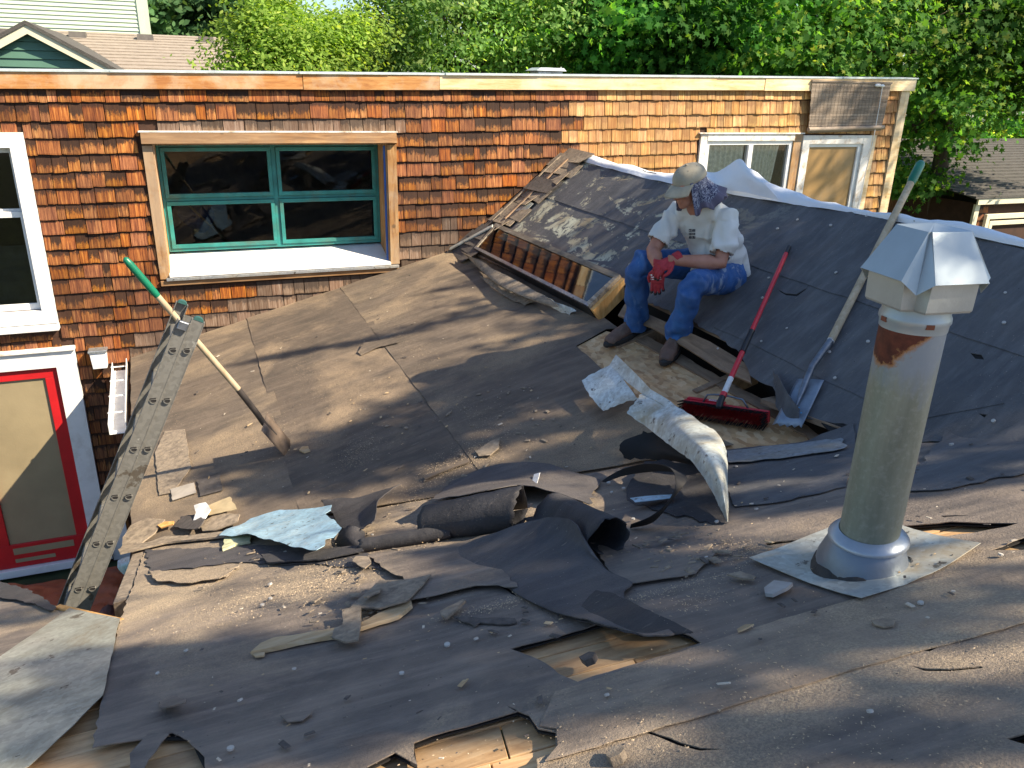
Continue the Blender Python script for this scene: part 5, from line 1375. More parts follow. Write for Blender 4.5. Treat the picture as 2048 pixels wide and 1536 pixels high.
o = gridsheet('torn_felt', M_feltD, [[k2(640, 1000, .01), k2(720, 992, .03), k2(800, 967, .10)], [k2(660, 1022, .02), k2(720, 1020, .05), k2(758, 1000, .11)], [k2(680, 1055, .02), k2(720, 1058, .05), k2(752, 1040, .09)]], n=6, ragged=.2, wob=.008)
lay('', 'upturned felt corner behind the bluish metal sheet', 'torn felt', o)
o = gridsheet('torn_felt', M_feltD, [[k2(680, 1062, .02), k2(705, 1050, .07), k2(728, 1062, .03)], [k2(670, 1085, .01), k2(700, 1075, .05), k2(735, 1082, .02)], [k2(690, 1098, .0), k2(715, 1095, .01), k2(745, 1090, .01)]], n=5, ragged=.2)
lay('', 'folded scrap of felt between the bluish metal sheet and the thin roll', 'torn felt', o)
o = gridsheet('torn_felt', M_feltF, [[k2(900, 965, .01), k2(1000, 925, .035), k2(1100, 930, .03), k2(1200, 960, .02)], [k2(880, 985, .03), k2(980, 960, .07), k2(1080, 955, .05), k2(1190, 985, .03)], [k2(850, 1003, .10), k2(960, 985, .14), k2(1050, 968, .10), k2(1180, 1008, .06)]], n=6, ragged=.15, wob=.012)
lay('', 'wrinkled brown felt rising behind the curled rolls', 'torn felt', o)
# the large near flap
def n2(x, y, h): return S('N', x, y, h)
o = gridsheet('felt_flap', M_feltF, [
    [n2(905, 1100, .02), n2(1000, 1060, .08), n2(1095, 1035, .14), n2(1150, 1045, .15), n2(1172, 1095, .08)],
    [n2(908, 1132, .02), n2(1000, 1110, .05), n2(1100, 1085, .08), n2(1165, 1098, .07), n2(1215, 1140, .03)],
    [n2(985, 1150, .02), n2(1035, 1150, .03), n2(1120, 1140, .04), n2(1190, 1148, .035), n2(1262, 1162, .025)],
    [n2(1040, 1192, .02), n2(1080, 1200, .03), n2(1140, 1195, .03), n2(1200, 1192, .035), n2(1250, 1200, .04)],
    [n2(1100, 1220, .03), n2(1150, 1235, .04), n2(1210, 1250, .05), n2(1285, 1268, .05), n2(1352, 1268, .06)]], n=6, ragged=.10, wob=.006, thick=.004)
lay('', 'largest torn felt flap, lying over the near slope above the bare boards', 'torn felt', o)
o = gridsheet('felt_flap', M_feltD, [[n2(1190, 1180, .04), n2(1240, 1192, .06), n2(1280, 1212, .075), n2(1330, 1235, .07), n2(1384, 1262, .06)], [n2(1160, 1215, .035), n2(1210, 1225, .05), n2(1260, 1240, .06), n2(1310, 1252, .06), n2(1380, 1267, .055)], [n2(1150, 1240, .03), n2(1205, 1252, .04), n2(1250, 1264, .045), n2(1310, 1270, .05), n2(1370, 1268, .05)]], n=5, ragged=.12, wob=.004)
lay('', 'pointed end of black felt raised over the bare boards', 'torn felt', o)
# sheet metal pieces
def flatpiece(name, label, cat, mat, pl, px, h, thick=.002, tilt=(0, 0), seed=1, amp=.004, step=.03, wob=.0, grid=.05, bend=None):
    P = pxs(pl, px, h); cx = sum(p[0] for p in P)/len(P); cy = sum(p[1] for p in P)/len(P); a, b, c = PL[pl]
    f = lambda x, y: surfMN(x, y)+h+(x-cx)*tilt[0]+(y-cy)*tilt[1]+wob*nz(x, y, seed, 7)+(bend*((x-cx)**2+(y-cy)**2) if bend else 0)
    o = sheet(name, mat, P, fz=f, thick=thick, grid=grid, jagamp=amp, jagstep=step, seed=seed)
    return tag(o, label, cat)
flatpiece('metal_sheet', 'bright bluish torn metal sheet lying on the valley debris', 'metal sheet', M_galvB, 'M', [(437, 1063), (452, 1050), (500, 1028), (560, 1014), (610, 1018), (664, 1013), (662, 1025), (650, 1030), (684, 1062), (668, 1082), (652, 1088), (650, 1102), (634, 1109), (590, 1098), (540, 1078), (500, 1068), (470, 1062)], .075, .0015, (.05, -.03), 4, .002, .03, .018, .03)
flatpiece('shingle_scrap', 'yellowish foam scrap sticking out under the bluish metal sheet', 'scrap', simple('foam_scrap', (.50, .50, .30), .9, var=.3, scale=20), 'M', [(445, 1098), (450, 1072), (480, 1066), (502, 1068), (500, 1082), (470, 1088)], .03, .012, seed=2)
flatpiece('felt_scrap', 'dark doubled felt strip below the bluish metal sheet', 'felt scrap', M_feltD, 'N', [(522, 1108), (640, 1098), (720, 1090), (728, 1100), (640, 1118), (536, 1124)], .035, .006, seed=3)
flatpiece('cardboard_scrap', 'tan cardboard scrap beside the white scrap near the ladder', 'scrap', simple('tan_scrap', (.46, .36, .21), .85), 'M', [(395, 1020), (460, 993), (474, 1018), (420, 1030), (400, 1030)], .05, .003, seed=5)
flatpiece('white_scrap', 'bright white crumpled scrap lying near the ladder on the low roof', 'scrap', M_paper, 'M', [(388, 1012), (412, 1009), (422, 1022), (410, 1036), (386, 1036), (392, 1024)], .07, .004, (.2, .1), seed=6, wob=.02)
flatpiece('shingle_scrap', 'dark folded shingle scrap below the white scrap', 'shingle scrap', M_darkshin, 'M', [(345, 1045), (365, 1025), (395, 1028), (410, 1045), (398, 1064), (372, 1058)], .05, .006, (.2, -.1), seed=7)
flatpiece('shingle_scrap', 'rounded brown shingle scrap right of the white scrap', 'shingle scrap', M_greyshin, 'M', [(400, 1045), (440, 1025), (480, 1028), (475, 1044), (430, 1060), (405, 1062)], .035, .006, seed=8)
flatpiece('wood_chip', 'orange wood splinter on the rubble right of the ladder', 'wood chip', M_newwood, 'M', [(315, 1050), (330, 1043), (348, 1042), (346, 1048), (322, 1055)], .04, .008, seed=9)
flatpiece('shingle_strip', 'pale grey strip of shingle along the low roof edge by the ladder, upper one', 'shingle scrap', M_greyshin, 'M', [(310, 905), (330, 862), (370, 858), (382, 935), (345, 985), (318, 990)], .012, .004, seed=10)
flatpiece('shingle_strip', 'pale shingle tab lying beside the ladder, below the long grey strip', 'shingle scrap', simple('pale_tab', (.36, .32, .27), .85), 'M', [(340, 978), (388, 965), (392, 985), (345, 1000)], .016, .004, seed=11)
flatpiece('shingle_strip', 'grey shingle strip with brown edge above the wood splinter', 'shingle scrap', M_darkshin, 'M', [(395, 960), (440, 948), (445, 980), (400, 992)], .014, .004, seed=12)
flatpiece('shingle_scrap', 'grey stone like flashing scrap at the low roof corner by the ladder', 'shingle scrap', M_greyshin, 'M', [(245, 1075), (262, 1050), (295, 1035), (330, 1038), (310, 1065), (262, 1095), (240, 1100)], .03, .008, seed=13)
flatpiece('felt_strip', 'long thin strip of lath crossing the roof edge over the blue plastic', 'lath', M_greyshin, 'M', [(236, 1098), (330, 1072), (470, 1060), (560, 1062), (470, 1070), (335, 1084), (240, 1106)], .035, .010, seed=14)
# long split board with a shingle over it
sb = flatpiece('split_board', 'long pale split board lying on the near slope', 'board', M_wchip, 'N', [(502, 1302), (522, 1285), (545, 1275), (600, 1268), (670, 1255), (720, 1246), (790, 1210), (822, 1200), (824, 1208), (796, 1230), (740, 1248), (680, 1268), (620, 1278), (572, 1288), (520, 1298)], .028, .014, seed=15, amp=.003, wob=.004)
flatpiece('shingle_scrap', 'square brown shingle scrap lying across the long split board', 'shingle scrap', M_greyshin, 'N', [(684, 1222), (722, 1216), (722, 1248), (716, 1276), (690, 1280), (664, 1272), (668, 1256), (684, 1250)], .045, .006, seed=16, tilt=(.05, .05))
flatpiece('wood_chip', 'small yellow wood chip below the left end of the split board', 'wood chip', M_wchip, 'N', [(500, 1304), (530, 1304), (528, 1310), (510, 1312)], .02, .006, seed=17)
flatpiece('shingle_scrap', 'grey shingle scrap with curled end above the split board', 'shingle scrap', M_greyshin, 'N', [(728, 1195), (745, 1175), (762, 1168), (760, 1190), (735, 1200)], .06, .005, (.1, -.3), seed=18)
flatpiece('shingle_scrap', 'broad granulated shingle piece tucked beneath the felt, above the split board', 'shingle scrap', M_greyshin, 'N', [(700, 1215), (760, 1160), (820, 1158), (862, 1148), (845, 1170), (815, 1200), (760, 1216)], .045, .006, seed=19)
flatpiece('felt_lump', 'small dark lump of felt sitting on the bare boards', 'felt scrap', M_darkshin, 'N', [(1158, 1308), (1178, 1303), (1190, 1308), (1184, 1318), (1168, 1320)], .03, .018, (.3, -.2), seed=20)
flatpiece('felt_lump', 'brown tar lump with a nail near the bottom edge', 'tar lump', M_greyshin, 'N', [(1212, 1505), (1222, 1490), (1240, 1488), (1248, 1498), (1240, 1508), (1220, 1514)], .03, .02, (.1, -.2), seed=21, wob=.01)
flatpiece('felt_scrap', 'rounded felt blister standing up in the near left felt', 'felt scrap', M_feltN, 'N', [(314, 1385), (345, 1380), (374, 1405), (374, 1420), (345, 1418), (322, 1412)], .045, .004, (.15, -.25), seed=22, wob=.01)
flatpiece('shingle_scrap', 'flat grey scrap just below the flashing plate of the pipe', 'shingle scrap', M_greyshin, 'N', [(1742, 1240), (1765, 1236), (1790, 1238), (1788, 1250), (1768, 1254), (1748, 1248)], .022, .004, seed=23)
flatpiece('bark_chip', 'pale leaf like chip left of the pipe plate, lower down', 'chip', M_wchip, 'N', [(1474, 1256), (1490, 1248), (1507, 1250), (1490, 1258), (1476, 1262)], .022, .004, (.1, -.2), seed=24)
flatpiece('shingle_scrap', 'grey scrap left of the pipe plate', 'shingle scrap', M_greyshin, 'N', [(1455, 1148), (1480, 1142), (1512, 1152), (1508, 1158), (1480, 1156)], .03, .005, seed=25)
flatpiece('shingle_scrap', 'whitish chunk with tar touching the lower left edge of the pipe plate', 'shingle scrap', simple('grey_chunk', (.35, .34, .32), .9), 'N', [(1528, 1175), (1548, 1160), (1585, 1165), (1575, 1174), (1545, 1188), (1530, 1186)], .03, .01, seed=26)
flatpiece('felt_scrap', 'flat felt scrap lying left on the near slope below the split board', 'felt scrap', M_feltN, 'N', [(560, 1430), (600, 1424), (628, 1420), (605, 1440), (575, 1443)], .022, .003, seed=27)
flatpiece('shingle_scrap', 'grey shingle scrap amid sawdust in the middle of the low roof', 'shingle scrap', M_greyshin, 'M', [(950, 902), (985, 880), (1000, 876), (998, 895), (980, 910), (958, 912)], .03, .006, seed=28)
flatpiece('lath', 'long brown lath left of the grey shingle scrap in the sawdust', 'lath', M_feltM2, 'M', [(846, 952), (934, 918), (940, 922), (880, 945), (850, 958)], .025, .008, seed=29)
flatpiece('white_tag', 'small white rectangle standing on the wrinkled felt', 'scrap', M_paper, 'M', [(1062, 968), (1068, 946), (1080, 948), (1074, 968)], .075, .002, (.4, -.2), seed=30, amp=.001)
flatpiece('felt_scrap', 'thin curled felt patch on the sunlit low roof', 'felt scrap', M_feltM, 'M', [(715, 703), (728, 688), (790, 678), (800, 684), (755, 694), (722, 708)], .022, .003, (.05, .1), seed=31)
flatpiece('wood_chip', 'pale wood chunk at the tip of the leaning shovel', 'wood chip', M_wchip, 'M', [(598, 900), (604, 893), (616, 892), (620, 900), (608, 904)], .022, .012, seed=32)
flatpiece('metal_scrap', 'pale blue metal strip between the felt ribbon and the short curl', 'metal scrap', M_galvB, 'M', [(1260, 996), (1290, 992), (1352, 988), (1340, 996), (1270, 1004)], .05, .002, seed=33)
flatpiece('shingle_scrap', 'light grey granulated flake left below the pipe of rolls near the big flap', 'shingle scrap', M_greyshin, 'N', [(712, 1112), (738, 1112), (742, 1126), (730, 1136), (705, 1122)], .04, .004, seed=34)
flatpiece('shingle_scrap', 'thin dark tar flake below the raised lap, right of the big flap', 'felt scrap', M_darkshin, 'N', [(1398, 1115), (1406, 1113), (1418, 1124), (1412, 1126)], .03, .004, seed=35)
flatpiece('felt_scrap', 'brittle grey felt crumbs in front of the arched lap', 'felt scrap', M_darkshin, 'N', [(905, 1232), (960, 1236), (1030, 1236), (1034, 1244), (1018, 1248), (960, 1244), (950, 1252), (925, 1242)], .02, .004, seed=36)
flatpiece('wood_splinter', 'bent wood splinter wedged under the arched lap', 'wood chip', M_greyshin, 'N', [(880, 1222), (925, 1198), (932, 1200), (905, 1224), (890, 1236)], .035, .008, seed=37)

# countless crumbs: chips, granules, splinters
def crumbs(name, n, areas, mat, smin, smax, seed, flat=.35, label=None):
    rng = random.Random(seed); m = MB()
    for _ in range(n):
        pl, x0, x1, y0, y1 = rng.choice(areas); x = rng.uniform(x0, x1); y = rng.uniform(y0, y1)
        if pl == 'N' and y > vy(x)-.03: continue
        if pl == 'N' and x < eN(y)+.03: continue
        if pl == 'M' and y < vy(x)+.03: continue
        if nz(x, y, seed, 1.6) + rng.uniform(-.45, .45) < -.05: continue
        s_ = smin*(smax/smin)**(rng.random()**2.2); p = PZ(pl, x, y, .022 if pl == 'N' else .016)
        a = rng.uniform(0, 6.28); u = Vector((math.cos(a), math.sin(a), 0))*s_*rng.uniform(.7, 2.2); v = Vector((-math.sin(a), math.cos(a), 0))*s_*rng.uniform(.4, 1)
        w = Vector((rng.uniform(-.2, .2), rng.uniform(-.2, .2), 1))*s_*flat
        u.z = PL[pl][0]*u.x+PL[pl][1]*u.y; v.z = PL[pl][0]*v.x+PL[pl][1]*v.y
        m.hexa([p-u-v, p+u-v*.7, p+u*.8+v, p-u*.9+v*.8, p-u*.8-v*.8+w, p+u*.9-v*.6+w, p+u*.6+v*.8+w, p-u*.7+v*.6+w])
    o = m.build(name, mat, None); tag(o, kind='stuff', label=label); return o
AR = [('M', -.4, 2.3, 3.2, 7.6), ('N', -.3, 3.2, .8, 3.4), ('N', -.3, 3.2, .8, 3.4)]
crumbs('pale_debris', 650, AR, simple('pale_crumb', (.55, .48, .38), .85), .0016, .009, 1, label='pale chips and granules scattered over the roofs')
crumbs('dark_debris', 800, AR, M_darkshin, .002, .012, 2, label='dark felt crumbs scattered over the roofs')
crumbs('valley_rubble', 700, [('M', .8, 1.9, 3.3, 4.6), ('N', -.2, .9, 2.6, 3.6), ('N', .2, 1.0, 2.1, 2.6), ('N', 1.2, 1.6, 1.7, 2.1)], M_greyshin, .003, .016, 3, label='grey shingle rubble along the valley')
crumbs('splinters', 260, [('M', -.2, 1.9, 3.4, 5.4), ('N', -.2, 2.4, 1.2, 3.2)], M_wchip, .002, .011, 4, .25, label='wood splinters strewn over both slopes')

def drift(name, spots, mat, smin, smax, seed, label):
    rng = random.Random(seed); m = MB()
    for (pl, px, py, n, su, sv, ang) in spots:
        c = S(pl, px, py)
        for _ in range(int(n*(1.8 if pl == 'M' else 1.3))):
            a, b = rng.gauss(0, su)*1.2, rng.gauss(0, sv)*1.5; x = c.x+a*math.cos(ang)-b*math.sin(ang); y = c.y+a*math.sin(ang)+b*math.cos(ang)
            if x < eN(y)+.03 or y > 7.9 or x > 3.0: continue
            s_ = smin*(smax/smin)**(rng.random()**2); p = Vector((x, y, surfMN(x, y)+(.014 if surfMN(x, y) > PL['N'][0]*x+PL['N'][1]*y+PL['N'][2]+.001 else .017)))
            q = rng.uniform(0, 6.28); u = Vector((math.cos(q), math.sin(q), .1))*s_*rng.uniform(.8, 2.4); v = Vector((-math.sin(q), math.cos(q), 0))*s_*rng.uniform(.5, 1)
            w = Vector((0, 0, s_*.7)); m.add([p-u-v, p+u-v, p+u*.8+v, p-u*.9+v*.8, p+w], [(0, 1, 4), (1, 2, 4), (2, 3, 4), (3, 0, 4), (3, 2, 1, 0)])
    o = m.build(name, mat, None); tag(o, kind='stuff', label=label); return o
drift('sawdust', [('M', 720, 905, 500, .10, .05, .9), ('M', 940, 830, 420, .06, .22, .1), ('M', 960, 900, 700, .12, .07, .6), ('M', 620, 760, 300, .05, .5, .05), ('M', 830, 700, 300, .05, .25, .05), ('M', 1150, 925, 250, .12, .04, .3), ('M', 870, 960, 500, .14, .05, .6), ('M', 540, 880, 250, .08, .2, 0),
   ('N', 640, 1165, 900, .16, .09, 0), ('N', 560, 1200, 500, .2, .06, 0), ('N', 1010, 1215, 350, .10, .02, -.15), ('N', 1480, 1110, 300, .05, .05, 0), ('N', 1330, 1190, 260, .12, .012, -.1), ('N', 1500, 1340, 300, .28, .08, -.15), ('N', 1700, 1330, 300, .3, .08, -.15), ('N', 1850, 1430, 300, .3, .08, -.15), ('N', 1620, 1480, 150, .2, .06, -.15), ('N', 1390, 1210, 150, .06, .03, 0), ('M', 330, 900, 300, .06, .3, 0)],
   simple('sawdust_tan', (.52, .40, .26), .9, var=.3, scale=60), .0007, .0021, 5, 'pale sawdust and granules drifted over the roofs')
# ================================================================== THE SEATED MAN
def remeshed(mb, voxel, smooth=6, name='m', sub=0):
    me = mb.mesh('tmp'); o = bpy.data.objects.new('tmp', me); COL.objects.link(o)
    r_ = o.modifiers.new('r', 'REMESH'); r_.mode = 'VOXEL'; r_.voxel_size = voxel
    s_ = o.modifiers.new('s', 'SMOOTH'); s_.iterations = smooth; s_.factor = .5
    dg = bpy.context.evaluated_depsgraph_get(); dg.update(); e = o.evaluated_get(dg)
    out = bpy.data.meshes.new_from_object(e); out.name = name
    bpy.data.objects.remove(o); bpy.data.meshes.remove(me); out.shade_smooth(); return out
def thick2(bm, t):
    bm.normal_update(); vs = list(bm.verts); fs = list(bm.faces); be = [e for e in bm.edges if len(e.link_faces) == 1]
    inner = {v: bm.verts.new(v.co - v.normal*t) for v in vs}
    for f in fs: bm.faces.new([inner[v] for v in reversed(f.verts)])
    for e in be:
        a, b_ = e.verts; l = e.link_loops[0]
        if l.vert is not a: a, b_ = b_, a
        bm.faces.new((b_, a, inner[a], inner[b_]))
def displace(me, f):
    n = len(me.vertices); co = np.zeros(n*3, dtype=np.float32); me.vertices.foreach_get('co', co); co = co.reshape(-1, 3)
    no = np.zeros(n*3, dtype=np.float32); me.vertices.foreach_get('normal', no); no = no.reshape(-1, 3)
    for i in range(n):
        p = Vector(co[i]); co[i] += no[i]*f(p)
    me.vertices.foreach_set('co', co.ravel()); me.update()
V = Vector
man = thing('person', 'seated roofer in grey tee, blue jeans, red gloves and tan cap over a navy bandana', 'person', (3.0, 4.1, -1.35))
# joints
hipL, hipR = V((3.13, 4.12, -1.13)), V((3.10, 4.36, -1.10))
kneL, kneR = V((2.755, 3.93, -1.10)), V((2.60, 4.33, -1.05))
ankL, ankR = V((2.80, 4.13, -1.525)), V((2.745, 4.545, -1.545))
pel = V((3.13, 4.24, -1.10)); wst = V((3.10, 4.22, -.96)); chs = V((2.99, 4.19, -.80)); nck = V((2.885, 4.165, -.675))
shL, shR = V((3.03, 4.04, -.735)), V((2.84, 4.33, -.740))
elL, elR = V((2.955, 3.96, -.995)), V((2.66, 4.27, -.965))
wrL, wrR = V((2.68, 4.07, -.985)), V((2.625, 4.135, -1.035))
hd = V((2.775, 4.115, -.545)); face = V((-.96, -.12, -.33)).normalized()
fup = V((-.34, -.05, 1)); fup = (fup-face*fup.dot(face)).normalized(); fsd = face.cross(fup).normalized()      # fsd towards his right
HR = Matrix((fsd, face, fup)).transposed()                # local x=side, y=forward, z=up
def hl_(x, y, z): return hd + HR @ V((x, y, z))
# --- body (skin): head, neck, arms in one mesh
def skinmat():
    t = NT('skin'); co = t.co(); c = t.ramp(t.noise(co, 9, 5), [(.3, (.36, .15, .09)), (.7, (.50, .24, .16))])
    t.col(c).rough(.5).bump(t.noise(co, 90, 3), .0006)
    t.b.inputs['Subsurface Weight'].default_value = .12; t.b.inputs['Subsurface Radius'].default_value = (.02, .008, .004); return t.m
M_skin = skinmat()
b = MB()
b.ell(hl_(0, -.012, .022), .074, .092, .080, HR); b.ell(hl_(0, .022, -.035), .060, .072, .080, HR)       # cranium, face
b.ell(hl_(0, .068, -.100), .030, .026, .024, HR); b.ell(hl_(0, .045, -.085), .050, .045, .035, HR)        # chin, jaw
b.ell(hl_(-.036, .070, -.035), .022, .018, .020, HR); b.ell(hl_(.036, .070, -.035), .022, .018, .020, HR)   # cheeks
b.tube([hl_(0, .088, .018), hl_(0, .106, -.012), hl_(0, .118, -.036), hl_(0, .106, -.046)], [.009, .012, .0165, .010], 10)  # nose
b.ell(hl_(-.013, .100, -.040), .009, .012, .008, HR); b.ell(hl_(.013, .100, -.040), .009, .012, .008, HR)
b.ell(hl_(0, .090, -.066), .026, .012, .008, HR); b.ell(hl_(0, .088, -.078), .022, .012, .007, HR)         # lips
b.ell(hl_(0, .078, .030), .060, .020, .012, HR)                                                            # brow
for s_ in (-1, 1): b.ell(hl_(s_*.080, -.015, -.005), .010, .020, .032, HR)                                  # ears
b.tube([hl_(0, -.03, -.02), lerp(hd, nck, .65), nck+V((0, 0, -.02)), lerp(nck, chs, .5)], [.062, .060, .066, .08], 16)
b.tube([lerp(shL, chs, .25), lerp(shL, elL, .08), lerp(shL, elL, .3), lerp(shL, elL, .7), elL, lerp(elL, wrL, .25), lerp(elL, wrL, .6), wrL, wrL+(wrL-elL)*.1], [.035, .045, .050, .047, .045, .049, .040, .031, .030], 16)
b.tube([lerp(shR, chs, .25), lerp(shR, elR, .08), lerp(shR, elR, .3), lerp(shR, elR, .7), elR, lerp(elR, wrR, .3), lerp(elR, wrR, .65), wrR, wrR+(wrR-elR)*.1], [.035, .045, .050, .047, .044, .048, .040, .031, .030], 16)
b.tube([nck-V((0, 0, .02)), lerp(nck, chs, .6), wst, pel], [.055, (.07, .06), (.09, .08), (.10, .09)], 16)
body = remeshed(b, .0065, 3, 'body'); body.materials.append(M_skin); body_o = link('body', body, man)
# --- jeans
def denim():
    t = NT('denim'); co = t.co(); g = t.n.new('ShaderNodeNewGeometry')
    c = t.ramp(t.noise(co, 5, 6, .65), [(.3, (.006, .045, .17)), (.55, (.010, .085, .30)), (.75, (.025, .15, .42))])
    tw_ = t.wave(t.co(rot=(.6, .3, .78)), 420, 0, 0)
    c = t.mix(t.math('MULTIPLY', tw_, .18), c, (.16, .28, .45))
    pt = t.ramp(g.outputs['Pointiness'], [(.49, 0.0), (.56, .9)]) ; c = t.mix(t.math('MULTIPLY', pt, .25), c, (.26, .37, .52))
    w2 = t.ramp(t.noise(t.co(scale=(1, 1, .5)), 7, 7, .7, .8), [(.62, 0.0), (.72, .6)]); c = t.mix(w2, c, (.24, .36, .50))
    ps = t.sep(co); my = t.n.new('ShaderNodeMapRange'); my.inputs[1].default_value = 4.16; my.inputs[2].default_value = 4.02; t.l.new(ps[1], my.inputs[0])
    mx_ = t.n.new('ShaderNodeMapRange'); mx_.inputs[1].default_value = 2.78; mx_.inputs[2].default_value = 2.86; t.l.new(ps[0], mx_.inputs[0])
    fz_ = t.ramp(t.noise(t.co(scale=(1.6, 1.6, .45)), 11, 4, .6, .9), [(.54, 0.0), (.64, .5)])
    c = t.mix(t.math('MULTIPLY', t.math('MULTIPLY', my.outputs[0], mx_.outputs[0]), fz_), c, (.42, .47, .50))
    t.col(c).rough(.85).bump(t.noise(co, 260, 2), .0008); return t.m
M_denim = denim(); M_denimL = simple('worn_denim', (.34, .40, .46), .85, var=.25, scale=40)
j = MB()
j.ell(pel+V((.02, 0, -.0)), .165, .205, .135)
for (h_, k_, a_) in ((hipL, kneL, ankL), (hipR, kneR, ankR)):
    sh_ = (a_-k_)
    j.tube([h_+V((.05, 0, .0)), lerp(h_, k_, .3), lerp(h_, k_, .7), k_+V((.01, 0, .0)), k_+sh_*.12+V((-.016, -.01, 0)), lerp(k_, a_, .4), lerp(k_, a_, .75), lerp(k_, a_, 1.0)+V((0, 0, -.005))], [.112, .102, .088, .080, .080, .076, .078, .084], 20)
jm = remeshed(j, .0085, 6, 'jeans')
def fold(p):
    # deeper folds behind the knees and stacked over the boots
    f = 0
    for (k_, a_) in ((kneL, ankL), (kneR, ankR)):
        d0 = (p-k_).length; ax_ = (a_-k_).normalized(); tt_ = (p-k_).dot(ax_)
        rr_ = ((p-k_)-ax_*tt_).length
        if rr_ < .13 and tt_ > 0: f += .007*math.sin(p.z*26+p.x*22+p.y*16+nz(p.x, p.y, p.z, 7)*4)*min(1, tt_*4)*(1.0 if tt_ < .36 else 1.3)
        if d0 < .22: f += .005*math.sin((p.x*.8+p.y*.6+p.z)*48+nz(p.x, p.y, p.z, 9)*3)*(1-d0/.22)
    return f*1.25 + .006*nz(p.x, p.y, p.z, 9)+.006*nz(p.x, p.y, p.z*.5, 30)
displace(jm, fold)
# cut the hems open
bm = bmesh.new(); bm.from_mesh(jm)
dl = [v for v in bm.verts if any(((v.co-k_).dot((a_-k_).normalized()) > (a_-k_).length-.012+.006*math.sin(v.co.x*60)) and (v.co-a_).length < .16 for k_, a_ in ((kneL, ankL), (kneR, ankR)))]
bmesh.ops.delete(bm, geom=dl, context='VERTS'); thick2(bm, .003); bm.to_mesh(jm); bm.free(); jm.shade_smooth()
jm.materials.append(M_denim); jeans = link('jeans', jm, man)
# --- T-shirt
def shirtmat():
    t = NT('tee_cotton'); co = t.co(); c = t.ramp(t.noise(co, 5, 6, .6), [(.3, (.62, .61, .56)), (.7, (.72, .71, .67))])
    c = t.mix(t.ramp(t.noise(co, 9, 6, .7), [(.6, 0.0), (.75, .35)]), c, (.36, .33, .28))
    t.col(c).rough(.9).bump(t.noise(co, 180, 2), .0008); return t.m
M_tee = shirtmat()
s = MB()
bdx = (shL-shR).normalized()
fwdC = V((-.80, -.60, 0)).normalized()
s.tube([pel+V((.01, 0, -.04)), pel+V((.0, 0, .04)), wst, lerp(wst, chs, .6), chs, lerp(chs, nck, .55), lerp(chs, nck, .9)], [(.210, .155), (.200, .150), (.178, .135), (.175, .130), (.180, .125), (.155, .098), (.090, .078)], 28, up=fwdC)
s.ell(wst+fwdC*.07+V((0, 0, -.02)), .13, .14, .13)
s.tube([lerp(shL, chs, .45), shL+V((0, 0, .005)), lerp(shL, elL, .35), lerp(shL, elL, .66), lerp(shL, elL, .84)], [.088, .074, .070, .077, .082], 20)
s.tube([lerp(shR, chs, .45), shR+V((0, 0, .005)), lerp(shR, elR, .35), lerp(shR, elR, .66), lerp(shR, elR, .86)], [.088, .074, .069, .074, .078], 20)
s.tube([lerp(shR, nck, .3), nck+V((.02, .02, -.03)), lerp(shL, nck, .3)], [.075, .085, .075], 16)
sm = remeshed(s, .0085, 6, 'tee_shirt')
def sfold(p):
    d1 = (p-lerp(shL, elL, .55)).length; d2 = (p-lerp(shR, elR, .55)).length
    f = .006*math.sin((p.z*1.0+p.x*.7)*38+nz(p.x, p.y, p.z, 6)*5)*(1 if p.z < -.86 else .35)
    if min(d1, d2) < .14: f += .005*math.sin((p.x+p.z*.3-p.y)*52+nz(p.x, p.y, p.z, 8)*3)
    if p.z < -.98: f += .012*math.sin(p.x*50+p.y*70+nz(p.x, p.y, p.z, 6)*3)*min(1, (-.98-p.z)*9)
    return f*1.5+.008*nz(p.x, p.y, p.z, 8)+.005*nz(p.x*1.3, p.y*1.3, p.z*.7, 20)
displace(sm, sfold)
bm = bmesh.new(); bm.from_mesh(sm)
def in_hem(v):
    if v.z < pel.z-.035+.02*nz(v.x, v.y, 0, 9): return True
    for a_, b_ in ((shL, elL), (shR, elR)):
        ax_ = (b_-a_).normalized(); t_ = (v-a_).dot(ax_)
        if t_ > (b_-a_).length*(.80) and ((v-a_)-ax_*t_).length < .13 and (v-b_).length < .17: return True
    if (v-(nck+V((-.012, -.008, .055)))).length < .066: return True
    return False
bmesh.ops.delete(bm, geom=[v for v in bm.verts if in_hem(v.co)], context='VERTS')
thick2(bm, .0035); bm.to_mesh(sm); bm.free(); sm.shade_smooth()
sm.materials.append(M_tee); tee = link('tee_shirt', sm, man)
def bvh(o):
    return BVHTree.FromPolygons([v.co.copy() for v in o.data.vertices], [tuple(p.vertices) for p in o.data.polygons])
teeB = bvh(tee)
def onmesh(B_, px, py, off=.0015):
    r_ = ray(px, py).normalized(); h_, n__, i_, d_ = B_.ray_cast(V((0, 0, 0)), r_)
    return None if h_ is None else h_ + (n__ if n__.dot(r_) < 0 else -n__)*off
def decal(name, B_, px0, px1, py0, py1, inside, mat, par, step=1.0):
    """small print: little quads laid on the cloth"""
    m = MB(); y = py0
    while y < py1:
        x = px0
        while x < px1:
            if inside((x+step/2-px0)/(px1-px0), (y+step/2-py0)/(py1-py0)):
                q = [onmesh(B_, a, c) for a, c in ((x, y), (x, y+step), (x+step, y+step), (x+step, y))]
                if all(q): m.add(q, [(0, 1, 2, 3)])
            x += step
        y += step
    if m.v: return m.build(name, mat, par)
decal('chest_print', teeB, 1378, 1390, 458, 477, lambda u, v: not (.44 < u < .56 or .30 < v < .36 or .64 < v < .70 or nz(u*9, v*9, 1, 1) > .33), simple('print_grey', (.10, .10, .11), .9), man, .8)
